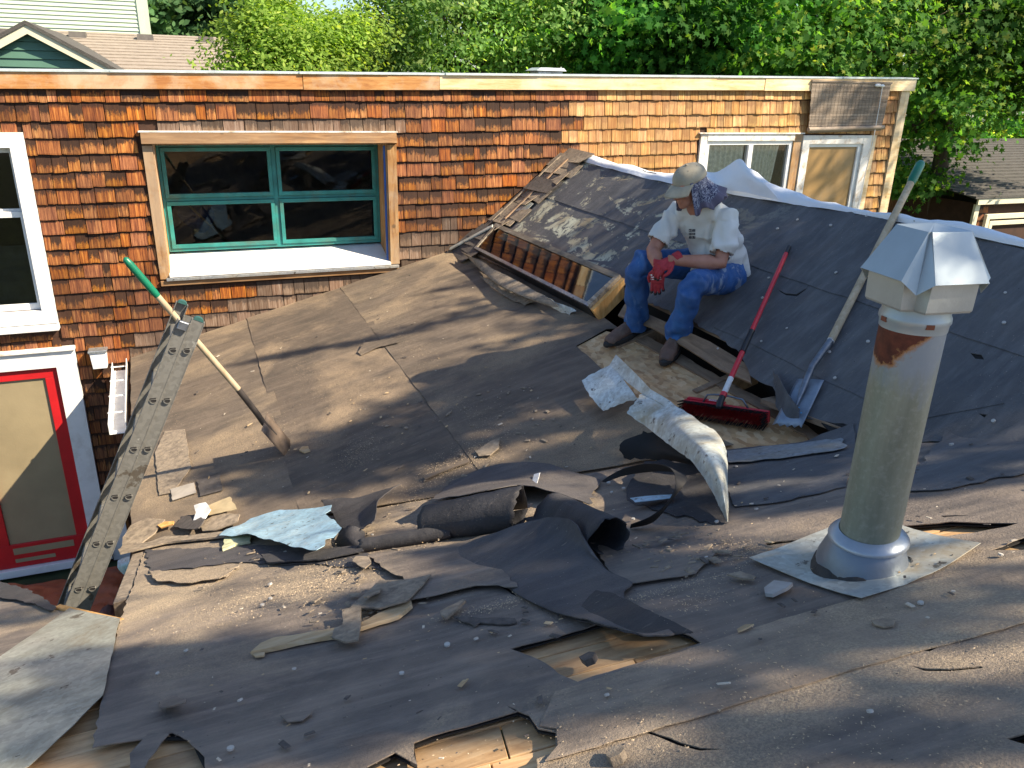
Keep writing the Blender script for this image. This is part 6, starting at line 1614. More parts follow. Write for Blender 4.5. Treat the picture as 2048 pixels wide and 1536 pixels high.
# belt line of the jeans' side seam
# --- gloves with five fingers each
def glovemat():
    t = NT('red_glove'); co = t.co(); t.col(t.ramp(t.noise(co, 30, 4), [(.3, (.30, .018, .028)), (.7, (.48, .045, .055))])).rough(.8).bump(t.noise(co, 260, 2), .001); return t.m
M_glove = glovemat(); M_gtip = simple('glove_coating', (.022, .018, .018), .6)
def hand(wr, dr, pn, flip, curls, lab):
    """wr wrist, dr direction of the fingers, pn back-of-hand normal"""
    dr = dr.normalized(); pn = (pn-dr*pn.dot(dr)).normalized(); sd_ = dr.cross(pn).normalized()*flip
    m = MB(); tips = MB()
    m.tube([wr-dr*.05, wr-dr*.02, wr+dr*.01], [.038, .035, .033], 14, up=pn, flat=.85)
    m.tube([wr-dr*.01, wr+dr*.03, wr+dr*.065, wr+dr*.092], [(.030, .020), (.040, .021), (.044, .020), (.042, .016)], 16, up=pn)
    for i, (off, L_, r_) in enumerate(((-.031, .066, .0100), (-.0105, .076, .0106), (.0105, .072, .0103), (.031, .056, .0092))):
        p = wr+dr*.078+sd_*off; ang = curls[i]; pts = [p]; d_ = dr.copy(); a_ = 0
        for q, fr_ in enumerate((.42, .33, .25)):
            a_ += ang*(.8 if q == 0 else 1.0)
            d_ = dr*math.cos(a_)-pn*math.sin(a_)+sd_*off*2.2; d_.normalize(); pts.append(pts[-1]+d_*L_*fr_*1.25)
        m.tube([p-dr*.02]+pts, [r_*1.1, r_*1.08, r_*1.02, r_*.96, r_*.78], 10)
        m.ell(pts[-1], r_*.8, r_*.8, r_*.8); tips.ell(lerp(pts[-1], pts[-2], .12), r_*1.12, r_*1.12, r_*1.3)
    th = [wr+dr*.015-sd_*.022, wr+dr*.042-sd_*.050-pn*.008, wr+dr*.070-sd_*.060-pn*.018, wr+dr*.093-sd_*.056-pn*.026]
    m.tube(th, [.015, .0135, .0115, .0095], 10); m.ell(th[-1], .0095, .0095, .0095)
    g = remeshed(m, .0032, 3, 'glove'); g.materials.append(M_glove); o = link('glove', g, man)
    tips.build('fingertip_coating', M_gtip, o, smooth=True)
    # cuff
    MB().lathe([(.031, -.058), (.0355, -.055), (.036, -.02), (.032, -.012)], wr, 18, axis=dr).build('cuff', M_glove, o, smooth=True)
    return o
camd = lambda p: (-p).normalized()
gR = hand(wrR+V((0, -.005, -.01)), V((-.02, -.04, -1)), camd(wrR)+V((-.25, 0, 0)), -1, (.16, .20, .22, .28), 'R')
gL = hand(wrL+V((-.0, 0, 0)), V((-.80, .12, -.42)), V((-.25, -.5, .85)), 1, (.50, .55, .60, .62), 'L')
gB = bvh(gR); gB2 = bvh(gL)
decal('knuckle_print', gB, 1300, 1322, 548, 561, lambda u, v: (abs(v*3-round(v*3)) > .22) and nz(u*14, v*7, 3, 1) > -.12, M_paper, gR, .9)
decal('knuckle_print', gB2, 1300, 1316, 508, 524, lambda u, v: (abs(v*3-round(v*3)) > .22) and nz(u*14, v*7, 5, 1) > -.12, M_paper, gL, .9)
# --- boots
M_boot = simple('boot_leather', (.15, .088, .062), .65, var=.3, scale=14, bump=.002, bscale=70, dirt=((.22, .17, .12), .6))
M_sole = simple('boot_rubber', (.030, .028, .026), .75)
def boot(ank, toe_px, pl, lab):
    tz = S(pl, *toe_px, .03); dr = (tz-ank); dr.z = 0; dr.normalize(); gz = lambda p: PL['M'][0]*p.x+PL['M'][2]+.012
    heel = ank-dr*.07; toe = ank+dr*.245
    def G(p, h): q = p.copy(); q.z = gz(p)+h; return q
    sd_ = V((-dr.y, dr.x, 0))
    m = MB()
    m.tube([G(heel, .048), G(ank, .052), G(ank+dr*.08, .056), G(ank+dr*.16, .050), G(toe-dr*.025, .040), G(toe, .034)], [(.038, .044), (.046, .054), (.050, .054), (.054, .045), (.047, .036), (.030, .026)], 18, up=V((0, 0, 1)))
    m.tube([G(ank, .05), G(ank+dr*.0, .09), G(ank-dr*.006, .135), G(ank-dr*.008, .17)], [(.045, .050), (.046, .052), (.047, .052), (.049, .054)], 18, up=dr)
    m.ell(G(heel+dr*.01, .05), .036, .038, .045)
    g = remeshed(m, .005, 3, 'boot'); displace(g, lambda p: .002*nz(p.x, p.y, p.z, 40)); g.materials.append(M_boot); o = link('boot', g, man)
    so_ = MB(); pr = []
    for k in range(28):
        a = 2*math.pi*k/28; c_, s_ = math.cos(a), math.sin(a)
        L_ = .200 if c_ > 0 else .105; w = .058*(1.0 if c_ > 0 else .82)*(1+.08*c_)
        pr.append(ank+dr*(.07+c_*L_*(.95 if c_ > 0 else 1.45))+sd_*s_*w)
    vs = []
    for h, q in ((0.0, 1.0), (.014, 1.05), (.030, 1.05), (.038, .97)):
        cc = ank+dr*.06
        for i, p in enumerate(pr): e = (i % 2)*.002 if h < .02 else 0; vs.append(G(cc+(p-cc)*(q+e), h+(.006 if (p-ank).dot(dr) > .16 else 0)))
    n = 28; fs = [(r_*n+k, r_*n+(k+1) % n, (r_+1)*n+(k+1) % n, (r_+1)*n+k) for r_ in range(3) for k in range(n)]+[tuple(range(n-1, -1, -1)), tuple(3*n+k for k in range(n))]
    so_.add(vs, fs).build('sole', M_sole, o, smooth=False)
    tcap = MB().ell(G(toe-dr*.022, .030), .034, .034, .026); tcap.build('toe_cap', M_sole, o, smooth=True)
    lc = MB()
    for k in range(6):
        p = G(ank+dr*(.10-.020*k), .092+.014*k-(.0 if k else .008))
        lc.tube([p-sd_*.024-dr*.006, p+V((0, 0, .006)), p+sd_*.024+dr*.006], .0022, 6); lc.tube([p-sd_*.024+dr*.012, p+V((0, 0, .008))+dr*.004, p+sd_*.024-dr*.008], .0022, 6)
    lc.build('laces', simple('laces', (.20, .12, .08), .9), o)
    MB().lathe([(.050, .150), (.054, .165), (.053, .178), (.048, .180)], V((ank.x-.005, ank.y, gz(ank))), 18).build('ankle_collar', M_sole, o, smooth=True)
boot(V((ankL.x+.005, ankL.y, 0)), (1322, 738), 'M', 'L'); boot(V((ankR.x-.0, ankR.y, 0)), (1214, 690), 'M', 'R')
# --- cap
M_capc = simple('cap_canvas', (.38, .34, .255), .9, var=.15, scale=12, bump=.0012, bscale=150, dirt=((.24, .20, .14), .4))
cu = MB(); vs = []; nu_, nv_ = 36, 12
tiltm = HR @ Matrix.Rotation(R(-6), 3, 'X')
cc = hl_(0, -.012, .040)
for j_ in range(nv_+1):
    t_ = math.pi/2*j_/nv_
    for i in range(nu_):
        a = 2*math.pi*i/nu_; seam = 1+.012*abs(math.sin(a*3))
        r_ = math.sin(t_)**.80
        vs.append(cc+tiltm @ V((.092*r_*math.cos(a)*seam, .110*r_*math.sin(a)*seam, .088*math.cos(t_)**.9-.006)))
fs = [(j_*nu_+i, (j_+1)*nu_+i, (j_+1)*nu_+(i+1) % nu_, j_*nu_+(i+1) % nu_) for j_ in range(nv_) for i in range(nu_)]
cap_o = cu.add(vs, fs).build('cap', M_capc, man, smooth=True); thicken(cap_o, .003)
# brim
vs = []; nb = 18; nr_b = 7
for q in range(nr_b+1):
    for i in range(nb+1):
        a = R(-68+136*i/nb); ext = q/nr_b
        x = .094*math.sin(a)*(1+.02*ext); y0_ = .104*math.cos(a)
        y = y0_+ext*.092*math.cos(a*.9)**.5; z = .004-.016*ext*ext-.030*math.sin(a)**2*(.30+.70*ext)-.016*ext; y0_ *= .97+.03*ext
        vs.append(cc+tiltm @ V((x, y, z)))
fs = [(q*(nb+1)+i, q*(nb+1)+i+1, (q+1)*(nb+1)+i+1, (q+1)*(nb+1)+i) for q in range(nr_b) for i in range(nb)]
brim = MB().add(vs, fs).build('brim', M_capc, cap_o, smooth=True); thicken(brim, .004)
MB().ell(cc+tiltm @ V((0, 0, .085)), .008, .008, .005).build('button', M_capc, cap_o, smooth=True)
ey = MB()
for a in range(6):
    an = R(30+60*a); p = cc+tiltm @ V((.092*.62*math.cos(an), .110*.62*math.sin(an), 0.088*.80-.002)); ey.ell(p, .0035, .0035, .0035)
ey.build('eyelets', simple('eyelet', (.22, .19, .14), .8), cap_o)
capB = bvh(cap_o)
decal('cap_emblem', capB, 1326, 1344, 334, 351, lambda u, v: ((u-.5)**2+(v-.5)**2 < .24) and nz(u*5+2, v*5, 3, 1) > -.22, simple('emblem_black', (.02, .02, .022), .9), cap_o, 1.0)
brB = bvh(brim)
decal('brim_print', brB, 1322, 1340, 371, 376, lambda u, v: int(u*14) % 2 == 0, simple('brim_text', (.08, .07, .06), .9), cap_o, 1.0)
# --- bandana draped from under the cap over ears, neck and shoulders
def bandmat():
    t = NT('paisley_bandana'); co = t.co()
    d = t.noise(co, 26, 4, .6, 2.2)
    lines = t.ramp(d, [(.44, 0.0), (.47, 1.0), (.50, 1.0), (.53, 0.0)])
    dots = t.ramp(t.vor(co, 90), [(.14, 1.0), (.22, 0.0)])
    l2 = t.ramp(t.noise(t.co(loc=(5, 2, 1)), 60, 3, .6, 1.5), [(.46, 0.0), (.5, 1.0), (.56, 0.0)])
    k = t.math('MINIMUM', t.math('ADD', t.math('ADD', lines, t.math('MULTIPLY', dots, .7)), t.math('MULTIPLY', l2, .45)), 1.0)
    c = t.mix(t.math('MULTIPLY', k, .8), (.016, .022, .075), (.40, .42, .50))
    s_ = t.sep(t.co('UV')); c = t.mix(t.ramp(s_[1], [(.76, 0.0), (.80, 1.0)]), c, (.11, .10, .15))
    t.col(c).rough(.9); return t.m
vs = []; uv = []; na, nl = 72, 16
for q in range(nl+1):
    v = q/nl
    for i in range(na+1):
        a = R(-22 - 250*i/na + 0)                       # from his left cheek round the back of the head
        a = R(32)-(i/na)*R(244)
        ca, sa = math.cos(a), math.sin(a)               # ca: his right side(+x), sa forward
        ripple = .012*math.sin(i*.55+v*2)+.008*math.sin(i*1.3+1)
        back = max(0, -sa)
        fl_ = v*v*(.008+.070*back)+ripple*v*1.0
        rx, ry = .090+fl_, .108+fl_
        z = .048 - v*(.190+.022*math.sin(i*.5)-.035*back) 
        p = V((-rx*ca, ry*sa, z))
        w = cc + HR @ p + V((0, 0, -.02)) - HR @ V((0, 0, .03))
        w += V((.055*v*v*back, 0, .0)) 
        vs.append(w); uv.append((i/na, max(v, .001)))
fs = [(q*(na+1)+i, q*(na+1)+i+1, (q+1)*(na+1)+i+1, (q+1)*(na+1)+i) for q in range(nl) for i in range(na)]
bo = MB().add(vs, fs, uv).build('bandana', bandmat(), man, smooth=True); thicken(bo, .002)
# --- sunglasses
M_lens = simple('dark_lens', (.012, .008, .008), .12, bump=0, var=.05)
g_ = MB()
for s_ in (-1, 1): g_.ell(hl_(s_*.032, .089, .004), .027, .008, .017, HR)
go = g_.build('sunglasses', M_lens, man, smooth=True)
MB().tube([hl_(-.062, .075, .010), hl_(-.078, .03, .012), hl_(-.082, -.02, .010)], .0028, 6).tube([hl_(.062, .075, .010), hl_(.078, .03, .012), hl_(.082, -.02, .010)], .0028, 6).tube([hl_(-.01, .100, .008), hl_(.01, .100, .008)], .0025, 6).build('temples', simple('red_frame', (.20, .02, .02), .4), go)

# ================================================================== TREES
def star(nl, rr, rng):
    """maple like outline: 5 lobes"""
    pts = []; 
    lob = [(0, 1.0), (52, .92), (108, .66)]
    a = []
    for s_ in (1,):
        pass
    seq = [(0, 1.0), (20, .50), (48, .92), (76, .42), (112, .66), (150, .30), (180, .42), (210, .30), (248, .66), (284, .42), (312, .92), (340, .50)]
    return [(math.sin(R(t_))*r_*rr, math.cos(R(t_))*r_*rr) for t_, r_ in seq]
def simpleleaf(): return [(0, 1.0), (.42, .35), (.40, -.35), (0, -.9), (-.40, -.35), (-.42, .35)]
def crown(name, centres, nleaf, size, mat, parent, shape='star', seed=1, droop=.5, spread=1.0, keep=None):
    """centres: (x, y, z, radius, weight); leaves sit in clumps near the shells of the lobes"""
    rs = np.random.RandomState(seed); W = np.array([c[4]*c[3]**2 for c in centres]); W /= W.sum()
    P = []; NRM = []
    ncl = max(8, nleaf//44)
    idx = rs.choice(len(centres), ncl, p=W)
    for ci in idx:
        c = centres[ci]; v = rs.normal(size=3); v /= np.linalg.norm(v); rad = c[3]*(rs.uniform(.55, 1.05))
        q = np.array(c[:3])+v*rad*np.array([1, 1, .85]); m = rs.poisson(44)
        sp_ = rs.uniform(.14, .40)*spread
        pp = q+rs.normal(size=(m, 3))*np.array([sp_, sp_, sp_*.45]); P.append(pp)
        nv = v*np.array([.7, .7, .5])+np.array([0, 0, droop]); NRM.append(np.repeat(nv[None], m, 0)+rs.normal(size=(m, 3))*.45)
    P = np.vstack(P); NRM = np.vstack(NRM)
    if keep is not None: k = keep(P); P = P[k]; NRM = NRM[k]
    NRM /= np.linalg.norm(NRM, axis=1)[:, None]; n = len(P)
    t = rs.normal(size=(n, 3)); t -= (t*NRM).sum(1)[:, None]*NRM; t /= np.linalg.norm(t, axis=1)[:, None]; b_ = np.cross(NRM, t)
    out = np.array(star(5, 1.0, None) if shape == 'star' else simpleleaf()); k = len(out)
    s_ = size*rs.uniform(.6, 1.25, n)
    V_ = P[:, None, :]+(t[:, None, :]*out[None, :, 0:1]+b_[:, None, :]*out[None, :, 1:2])*s_[:, None, None]
    V_ += NRM[:, None, :]*(-.18*s_[:, None, None]*(out[:, 0]**2)[None, :, None]*2)
    V_ = V_.reshape(-1, 3).astype(np.float32)
    me = bpy.data.meshes.new(name); me.vertices.add(n*k); me.vertices.foreach_set('co', V_.ravel())
    me.loops.add(n*k); me.loops.foreach_set('vertex_index', np.arange(n*k, dtype=np.int32))
    me.polygons.add(n); me.polygons.foreach_set('loop_start', np.arange(0, n*k, k, dtype=np.int32)); me.polygons.foreach_set('loop_total', np.full(n, k, dtype=np.int32))
    me.update(calc_edges=True); me.validate(); me.materials.append(mat)
    o = link(name, me, parent); o['kind'] = 'stuff'; return o
def limbs(base, top, centres, r0, parent, seed=1):
    rng = random.Random(seed); m = MB()
    base = V(base); top = V(top); mid = lerp(base, top, .5)+V((rng.uniform(-.15, .15), rng.uniform(-.15, .15), 0))
    m.tube([base, lerp(base, mid, .1)+V((0, 0, .05)), mid, top], [r0*1.5, r0*1.1, r0*.9, r0*.55], 12)
    m.build('trunk', M_bark, parent, smooth=True)
    for c in centres:
        e = V(c[:3]); s_ = lerp(base, top, rng.uniform(.45, 1.0)); md = lerp(s_, e, .5)+V((rng.uniform(-.3, .3), rng.uniform(-.3, .3), rng.uniform(-.1, .35)))
        mm_ = MB().tube([s_, md, lerp(md, e, .6)+V((0, 0, .08)), e], [r0*.42, r0*.28, r0*.16, r0*.06], 8)
        for q in range(5):
            d_ = V((rng.uniform(-1, 1), rng.uniform(-1, 1), rng.uniform(-.3, .9))).normalized()*c[3]*.9; st = lerp(md, e, rng.uniform(.2, 1))
            mm_.tube([st, st+d_*.5+V((0, 0, .05)), st+d_], [r0*.12, r0*.07, r0*.025], 5)
        mm_.build('limb', M_bark, parent, smooth=True)
def tree(name, label, base, top, centres, nleaf, size, mat, r0=.18, shape='star', seed=1, group=None, spread=1.0, droop=.5, keep=None):
    t = thing(name, label, 'tree', base, group); limbs(base, top, centres[:9], r0, t, seed); crown('crown', centres, nleaf, size, mat, t, shape, seed, droop, spread, keep); return t
L_dk = leafmat('maple_dark', (.034, .13, .025), (.070, .22, .038), (.19, .35, .05), .48)
L_md = leafmat('leaf_mid', (.11, .22, .06), (.20, .35, .10), (.40, .50, .17), .48)
L_br = leafmat('leaf_bright', (.13, .23, .04), (.24, .36, .07), (.42, .50, .13), .45)
L_mp = leafmat('maple_right', (.038, .115, .022), (.085, .20, .038), (.32, .38, .07), .46)
L_fa = leafmat('leaf_far', (.045, .11, .045), (.075, .16, .065), (.12, .20, .08), .3)
def C(px, py, y, r_, w=1.0): p = onY(px, py, y); return (p.x, p.y, p.z, r_, w)
# large maple at the right
b0 = onY(1888, 430, 12.5)
cs = [C(1560, 60, 13, 1.7), C(1700, 120, 12.6, 1.6), C(1850, 40, 13, 2.0), C(1990, 110, 12.5, 1.3), C(1890, 200, 12, 1.1), C(1840, 300, 13, 1.0), C(1740, -40, 13.5, 1.4), C(1980, -40, 13, 1.4), C(2150, 50, 12, 2.2), C(1650, 20, 14.5, 2.0), C(1870, 130, 14.5, 1.8), C(1820, 370, 12.6, .55), C(2180, 60, 11.5, 1.5)]
tree('maple_tree', 'big maple with yellow tinged leaves and dark trunk at the right, beside the house corner', (b0.x, b0.y, GZ), (b0.x-.1, 12.9, .9), cs, 46000, .088, L_mp, .20, seed=3, keep=lambda P: ~((P[:, 0] < 9.0) & (P[:, 1] < 13.1) & (P[:, 2] < .25)))
# darker maple behind the pale half of the wall
cs = [C(1270, 40, 13.6, 1.3), C(1400, 70, 13.4, 1.4), C(1340, -10, 14, 1.2), C(1520, 90, 13.6, 1.2), C(1500, 0, 14, 1.2), C(1240, 110, 13.8, .8), C(1450, 115, 13.4, .8)]
q = onY(1430, 120, 14.5)
tree('maple_tree', 'dark green maple directly behind the pale shingled end of the wall', (q.x, q.y, GZ), (q.x, q.y, .6), cs, 19000, .10, L_dk, .2, seed=5)
# looser mid green tree with visible limbs
cs = [C(800, 70, 14.5, 1.0), C(880, 30, 14.5, 1.3), C(1000, 70, 14.8, 1.1), C(1100, 30, 14.5, 1.3), C(1200, 60, 15, 1.1), C(900, -20, 15, 1.1), C(1080, -20, 15, 1.1), C(800, 10, 15, .6), C(740, 110, 14.5, .7), C(840, 125, 14.5, .6), C(1060, 120, 15, .6), C(1180, 125, 15, .6)]
q = onY(1075, 150, 15.5)
tree('leafy_tree', 'mid green tree with bare crooked limbs behind the middle of the wall', (q.x, q.y, GZ), (q.x-.6, q.y, 1.0), cs, 30000, .052, L_md, .22, 'leaf', seed=7)
# bright shrub tree
cs = [C(550, 60, 13, .60), C(610, 105, 12.8, .55), C(520, 100, 13, .55), C(660, 110, 13, .6), C(560, 130, 12.6, .7), C(650, 95, 13.4, .35), C(480, 130, 12.6, .28), C(545, 10, 13.2, .4), C(520, 40, 13, .25),  C(500, 70, 13, .25), C(685, 60, 13, .3), C(470, 110, 12.8, .2), C(700, 70, 13.4, .6), C(400, 128, 12.4, .14), C(372, 132, 12.4, .10)]
q = onY(580, 150, 13)
tree('shrub_tree', 'bright yellow green bushy tree left of the middle, before the tan roof', (q.x, q.y, GZ), (q.x, q.y, .4), cs, 20000, .042, L_br, .10, 'leaf', seed=9, spread=.75, droop=.9)
# far trees
def Cf(px, py, y, r_): return C(px, py, y, r_)
for i, (lab, cs, mat, nl, sz, q) in enumerate((
    ('distant round dark tree above the tan roof ridge', [Cf(400, 40, 34, 2.4), Cf(350, 45, 34, 1.6), Cf(450, 30, 34, 2.3), Cf(400, -10, 34, 2.2), Cf(480, 60, 35, 1.6)], L_fa, 9000, .19, (400, 60, 34)),
    ('hazy distant tree at the corner of the pale green house', [Cf(300, 40, 40, 1.6), Cf(296, 80, 40, 1.4), Cf(308, 20, 42, .9)], L_fa, 2500, .2, (298, 80, 40)),
    ('tall distant tree filling the gap above the bright shrub tree', [Cf(560, 90, 30, 1.4), Cf(640, 110, 30, 1.3), Cf(740, 100, 31, 1.5), Cf(510, 30, 32, 1.0)], L_fa, 8000, .16, (600, 60, 30)))):
    q_ = onY(*q); tree('distant_tree', lab, (q_.x, q_.y, GZ), (q_.x, q_.y, q_.z), cs, nl, sz, mat, .3, 'leaf', seed=20+i, group='distant trees beyond the wall')
# far wood that closes the view between the trunks
cs = [C(x, y, 24+random.uniform(-1.5, 1.5), random.uniform(1.9, 2.6)) for x in range(770, 2300, 95) for y in (-90, 30, 150, 300) if x > 900 or y > 200]
wd_ = crown('background_wood', cs, 60000, .17, L_br, None, 'leaf', 31); tag(wd_, 'distant sunlit wood behind the nearer trees', 'wood', kind='stuff')
cs = [C(x, y, 19+random.uniform(-1, 1), random.uniform(1.4, 2.0)) for x in range(1800, 2300, 90) for y in (250, 360, 470)]
wd_ = crown('hedge', cs, 12000, .12, L_dk, None, 'leaf', 33); tag(wd_, 'dark hedge behind the fence at the right', 'hedge', kind='stuff')

# maple on the sun side of the roof, beyond the right edge of the picture, that dapples the slopes
rs = np.random.RandomState(17); shade = thing('maple_tree', 'maple outside the frame whose shade falls on the roofs', 'tree', (9.5, -3.0, GZ))
CL = []
def shadow_clump(pl, px, py, n, su, sv, dist, size=None):
    """a twig of leaves between the sun and a patch of roof"""
    p = S(pl, px, py) if isinstance(pl, str) else pl
    q = np.array(p+SUN*dist); CL.append((q, n, su, sv))
e_r = V((0, 0, 1)).cross(SUN).normalized(); e_u = SUN.cross(e_r).normalized()
# --- clumps
SHADE = [
 *[('R', x, y, 130, .25, .25) for x in (1560, 1660, 1760, 1880, 2000) for y in (520, 640, 760, 860)],
 *[('R', x, y, 120, .24, .24) for (x, y) in ((1300, 400), (1400, 440), (1480, 480), (1340, 480), (1420, 560), (1250, 470), (1500, 600), (1440, 640), (1380, 620), (1600, 450), (1740, 490), (1900, 500))],
 *[('M', x, y, 75, .13, .055) for (x, y) in ((930, 780), (1000, 760), (1080, 735), (1150, 715), (1010, 810), (1100, 790), (1180, 770), (940, 830), (760, 850), (700, 880), (820, 870), (760, 905), (860, 905), (700, 940), (1230, 830), (1150, 850), (1060, 870), (600, 950), (480, 935), (540, 960), (650, 975), (1200, 900), (980, 960), (1120, 940), (880, 860), (660, 905))],
 *[('M', x, y, 26, .12, .022) for (x, y) in ((620, 702), (700, 690), (780, 672), (860, 650), (940, 632), (1000, 612), (930, 572), (1090, 668), (1010, 590), (560, 712))],
 *[('M', x, y, 130, .12, .05) for (x, y) in ((900, 795), (960, 775), (1040, 750), (1120, 725), (1200, 705), (970, 805), (1060, 785), (1150, 745), (760, 880), (700, 910))],
 *[('M', x, y, 34, .13, .05) for (x, y) in ((1260, 760), (1320, 780), (1450, 800), (1560, 850), (1380, 860))],
 *[('N', x, y, 60, .11, .045) for (x, y) in ((300, 1330), (380, 1380), (480, 1400), (600, 1420), (700, 1380), (820, 1400), (760, 1310), (640, 1480), (520, 1500), (400, 1460), (300, 1430), (250, 1480), (900, 1300), (1100, 1220), (1000, 1240), (1200, 1210), (1050, 1120), (1130, 1080), (960, 1100), (1200, 1110), (1300, 1140), (1420, 1170), (1500, 1230), (1580, 1270), (1380, 1010), (1500, 960), (1600, 930), (1560, 1010), (1700, 1000), (1850, 950), (1960, 930), (880, 1060), (1240, 1180), (100, 1400), (60, 1470), (160, 1330), (60, 1230), (560, 1340), (440, 1330), (850, 1340), (950, 1390), (1040, 1400), (420, 1300), (1000, 1180), (930, 1250), (660, 1320))],
 *[('N', x, y, 20, .15, .016) for (x, y) in ((1900, 1290), (1800, 1240), (1960, 1240), (1860, 1400), (1980, 1380), (1700, 1500), (1850, 1520), (2000, 1500), (1400, 1520), (860, 1170), (2000, 1450), (1440, 1260), (1540, 1310), (1760, 1440), (1980, 1170), (1330, 1420), (1240, 1400), (1500, 1330), (1620, 1240))],
]
for (pl, x, y, n, su, sv) in SHADE: shadow_clump(pl, x, y, n, su, sv, rs.uniform(9.0, 11.5))
for (p, n, su, sv) in ((V((1.65, 1.40, -.9)), 110, .12, .14), (V((1.65, 1.4, -.55)), 70, .11, .12), (V((1.7, 1.4, -1.15)), 60, .10, .08), (V((2.95, 4.1, -.85)), 60, .16, .16), (V((2.75, 4.05, -.55)), 45, .10, .12), (V((2.8, 4.0, -1.25)), 70, .2, .2), (V((2.6, 4.3, -1.3)), 60, .2, .2),
                       (V((2.65, 4.2, -1.0)), 90, .14, .12), (V((7.9, 8, -.2)), 260, .5, .2), (V((8.2, 8, -.8)), 300, .5, .45), (V((7.5, 8, -.3)), 120, .3, .15), (V((7.6, 8, -1.2)), 180, .5, .4)):
    q = np.array(p+SUN*rs.uniform(9.0, 11.0)); CL.append((q, n, su, sv))
PP = []; 
eu = np.array(e_r); ev = np.array(e_u); es = np.array(SUN)
# shade falls elongated along the image's horizontal, so spread the leaves along the same world direction
hd_ = np.array(right - SUN*right.dot(SUN)); hd_ /= np.linalg.norm(hd_); vd_ = np.cross(es, hd_)
for (q, n, su, sv) in CL:
    a = rs.normal(size=(n, 3)); PP.append(q+a[:, 0:1]*hd_*su+a[:, 1:2]*vd_*sv+a[:, 2:3]*es*.35)
PP = np.vstack(PP); n = len(PP)
NN = rs.normal(size=(n, 3))*.6+es*.9; NN /= np.linalg.norm(NN, axis=1)[:, None]
t_ = rs.normal(size=(n, 3)); t_ -= (t_*NN).sum(1)[:, None]*NN; t_ /= np.linalg.norm(t_, axis=1)[:, None]; b_ = np.cross(NN, t_)
out = np.array(simpleleaf()); k = len(out); ss = .060*rs.uniform(.6, 1.3, n)
V_ = (PP[:, None, :]+(t_[:, None, :]*out[None, :, 0:1]+b_[:, None, :]*out[None, :, 1:2])*ss[:, None, None]).reshape(-1, 3).astype(np.float32)
me = bpy.data.meshes.new('crown'); me.vertices.add(n*k); me.vertices.foreach_set('co', V_.ravel()); me.loops.add(n*k); me.loops.foreach_set('vertex_index', np.arange(n*k, dtype=np.int32))
me.polygons.add(n); me.polygons.foreach_set('loop_start', np.arange(0, n*k, k, dtype=np.int32)); me.polygons.foreach_set('loop_total', np.full(n, k, dtype=np.int32)); me.update(calc_edges=True); me.materials.append(L_dk)
o = link('crown', me, shade); o['kind'] = 'stuff'
m = MB().tube([(9.5, -3.0, GZ), (9.6, -3.0, -1), (9.4, -2.9, 2.0), (8.8, -2.3, 4.8)], [.30, .22, .17, .06], 12); m.build('trunk', M_bark, shade, smooth=True)
rng = random.Random(2); lm = MB()
for (q, n, su, sv) in rng.sample(CL, 24):
    q = V(q); s_ = V((9.45, -2.9, rng.uniform(.5, 3.5))); lm.tube([s_, lerp(s_, q, .5)+V((0, 0, .3)), q], [.03, .015, .006], 6)
lm.build('limb', M_bark, shade, smooth=True)

# ================================================================== FAR HOUSES, GARAGE, FENCE
fh = thing('green_house', 'pale green sided house with tan shingled roof and a small gable at top left', 'house', (-6, 22, GZ))
yw = 25.0; x0 = onY(-900, 0, yw).x; pr = onY(291, 70, yw); zb_ = onY(0, 68, yw).z; zbr = pr.z
bx = onY(150, 10, yw).x
MB().box(x0, pr.x-.01, yw+.03, yw+7, GZ, 6).build('wall', M_sidL, fh)
hgt = (onY(150, 0, yw).z-onY(150, 66, yw).z)/7.6
z = zbr-.02
for i in range(22):
    MB().hexa([(x0, yw-.02, z), (pr.x-.12, yw-.02, z), (pr.x-.12, yw+.029, z), (x0, yw+.029, z), (x0, yw+.012, z+hgt*.985), (pr.x-.12, yw+.012, z+hgt*.985), (pr.x-.12, yw+.029, z+hgt*.985), (x0, yw+.029, z+hgt*.985)]).build('siding_board', M_sidL, fh); z += hgt
MB().box(pr.x-.118, pr.x+.02, yw-.04, yw+.1, zbr-.1, 6).build('corner_board', M_sidL, fh)
# tan roof below
def roofquad(name, mat, pts, th, par): 
    n_ = (V(pts[1])-V(pts[0])).cross(V(pts[3])-V(pts[0])).normalized(); n_ = n_ if n_.z > 0 else -n_
    return MB().hexa([V(p)-n_*th for p in pts]+[V(p) for p in pts]).build(name, mat, par)
rl, rr_ = onY(-900, 62, 24.9), onY(500, 74, 24.9); zrid = onY(200, 71, 24.9).z; zr2 = onY(485, 77, 24.9).z
fl_, fr2 = onY(-900, 175, 18.5), onY(520, 175, 18.5)
roofquad('roof', M_roofT, [(rl.x, 18.5, fr2.z), (fr2.x+.3, 18.5, fr2.z), (rr_.x, 24.9, zr2), (rl.x, 24.9, zr2)], .1, fh)
MB().box(rl.x, fr2.x, 18.9, 24.8, GZ, fr2.z-.05).build('wall', M_sidG, fh)
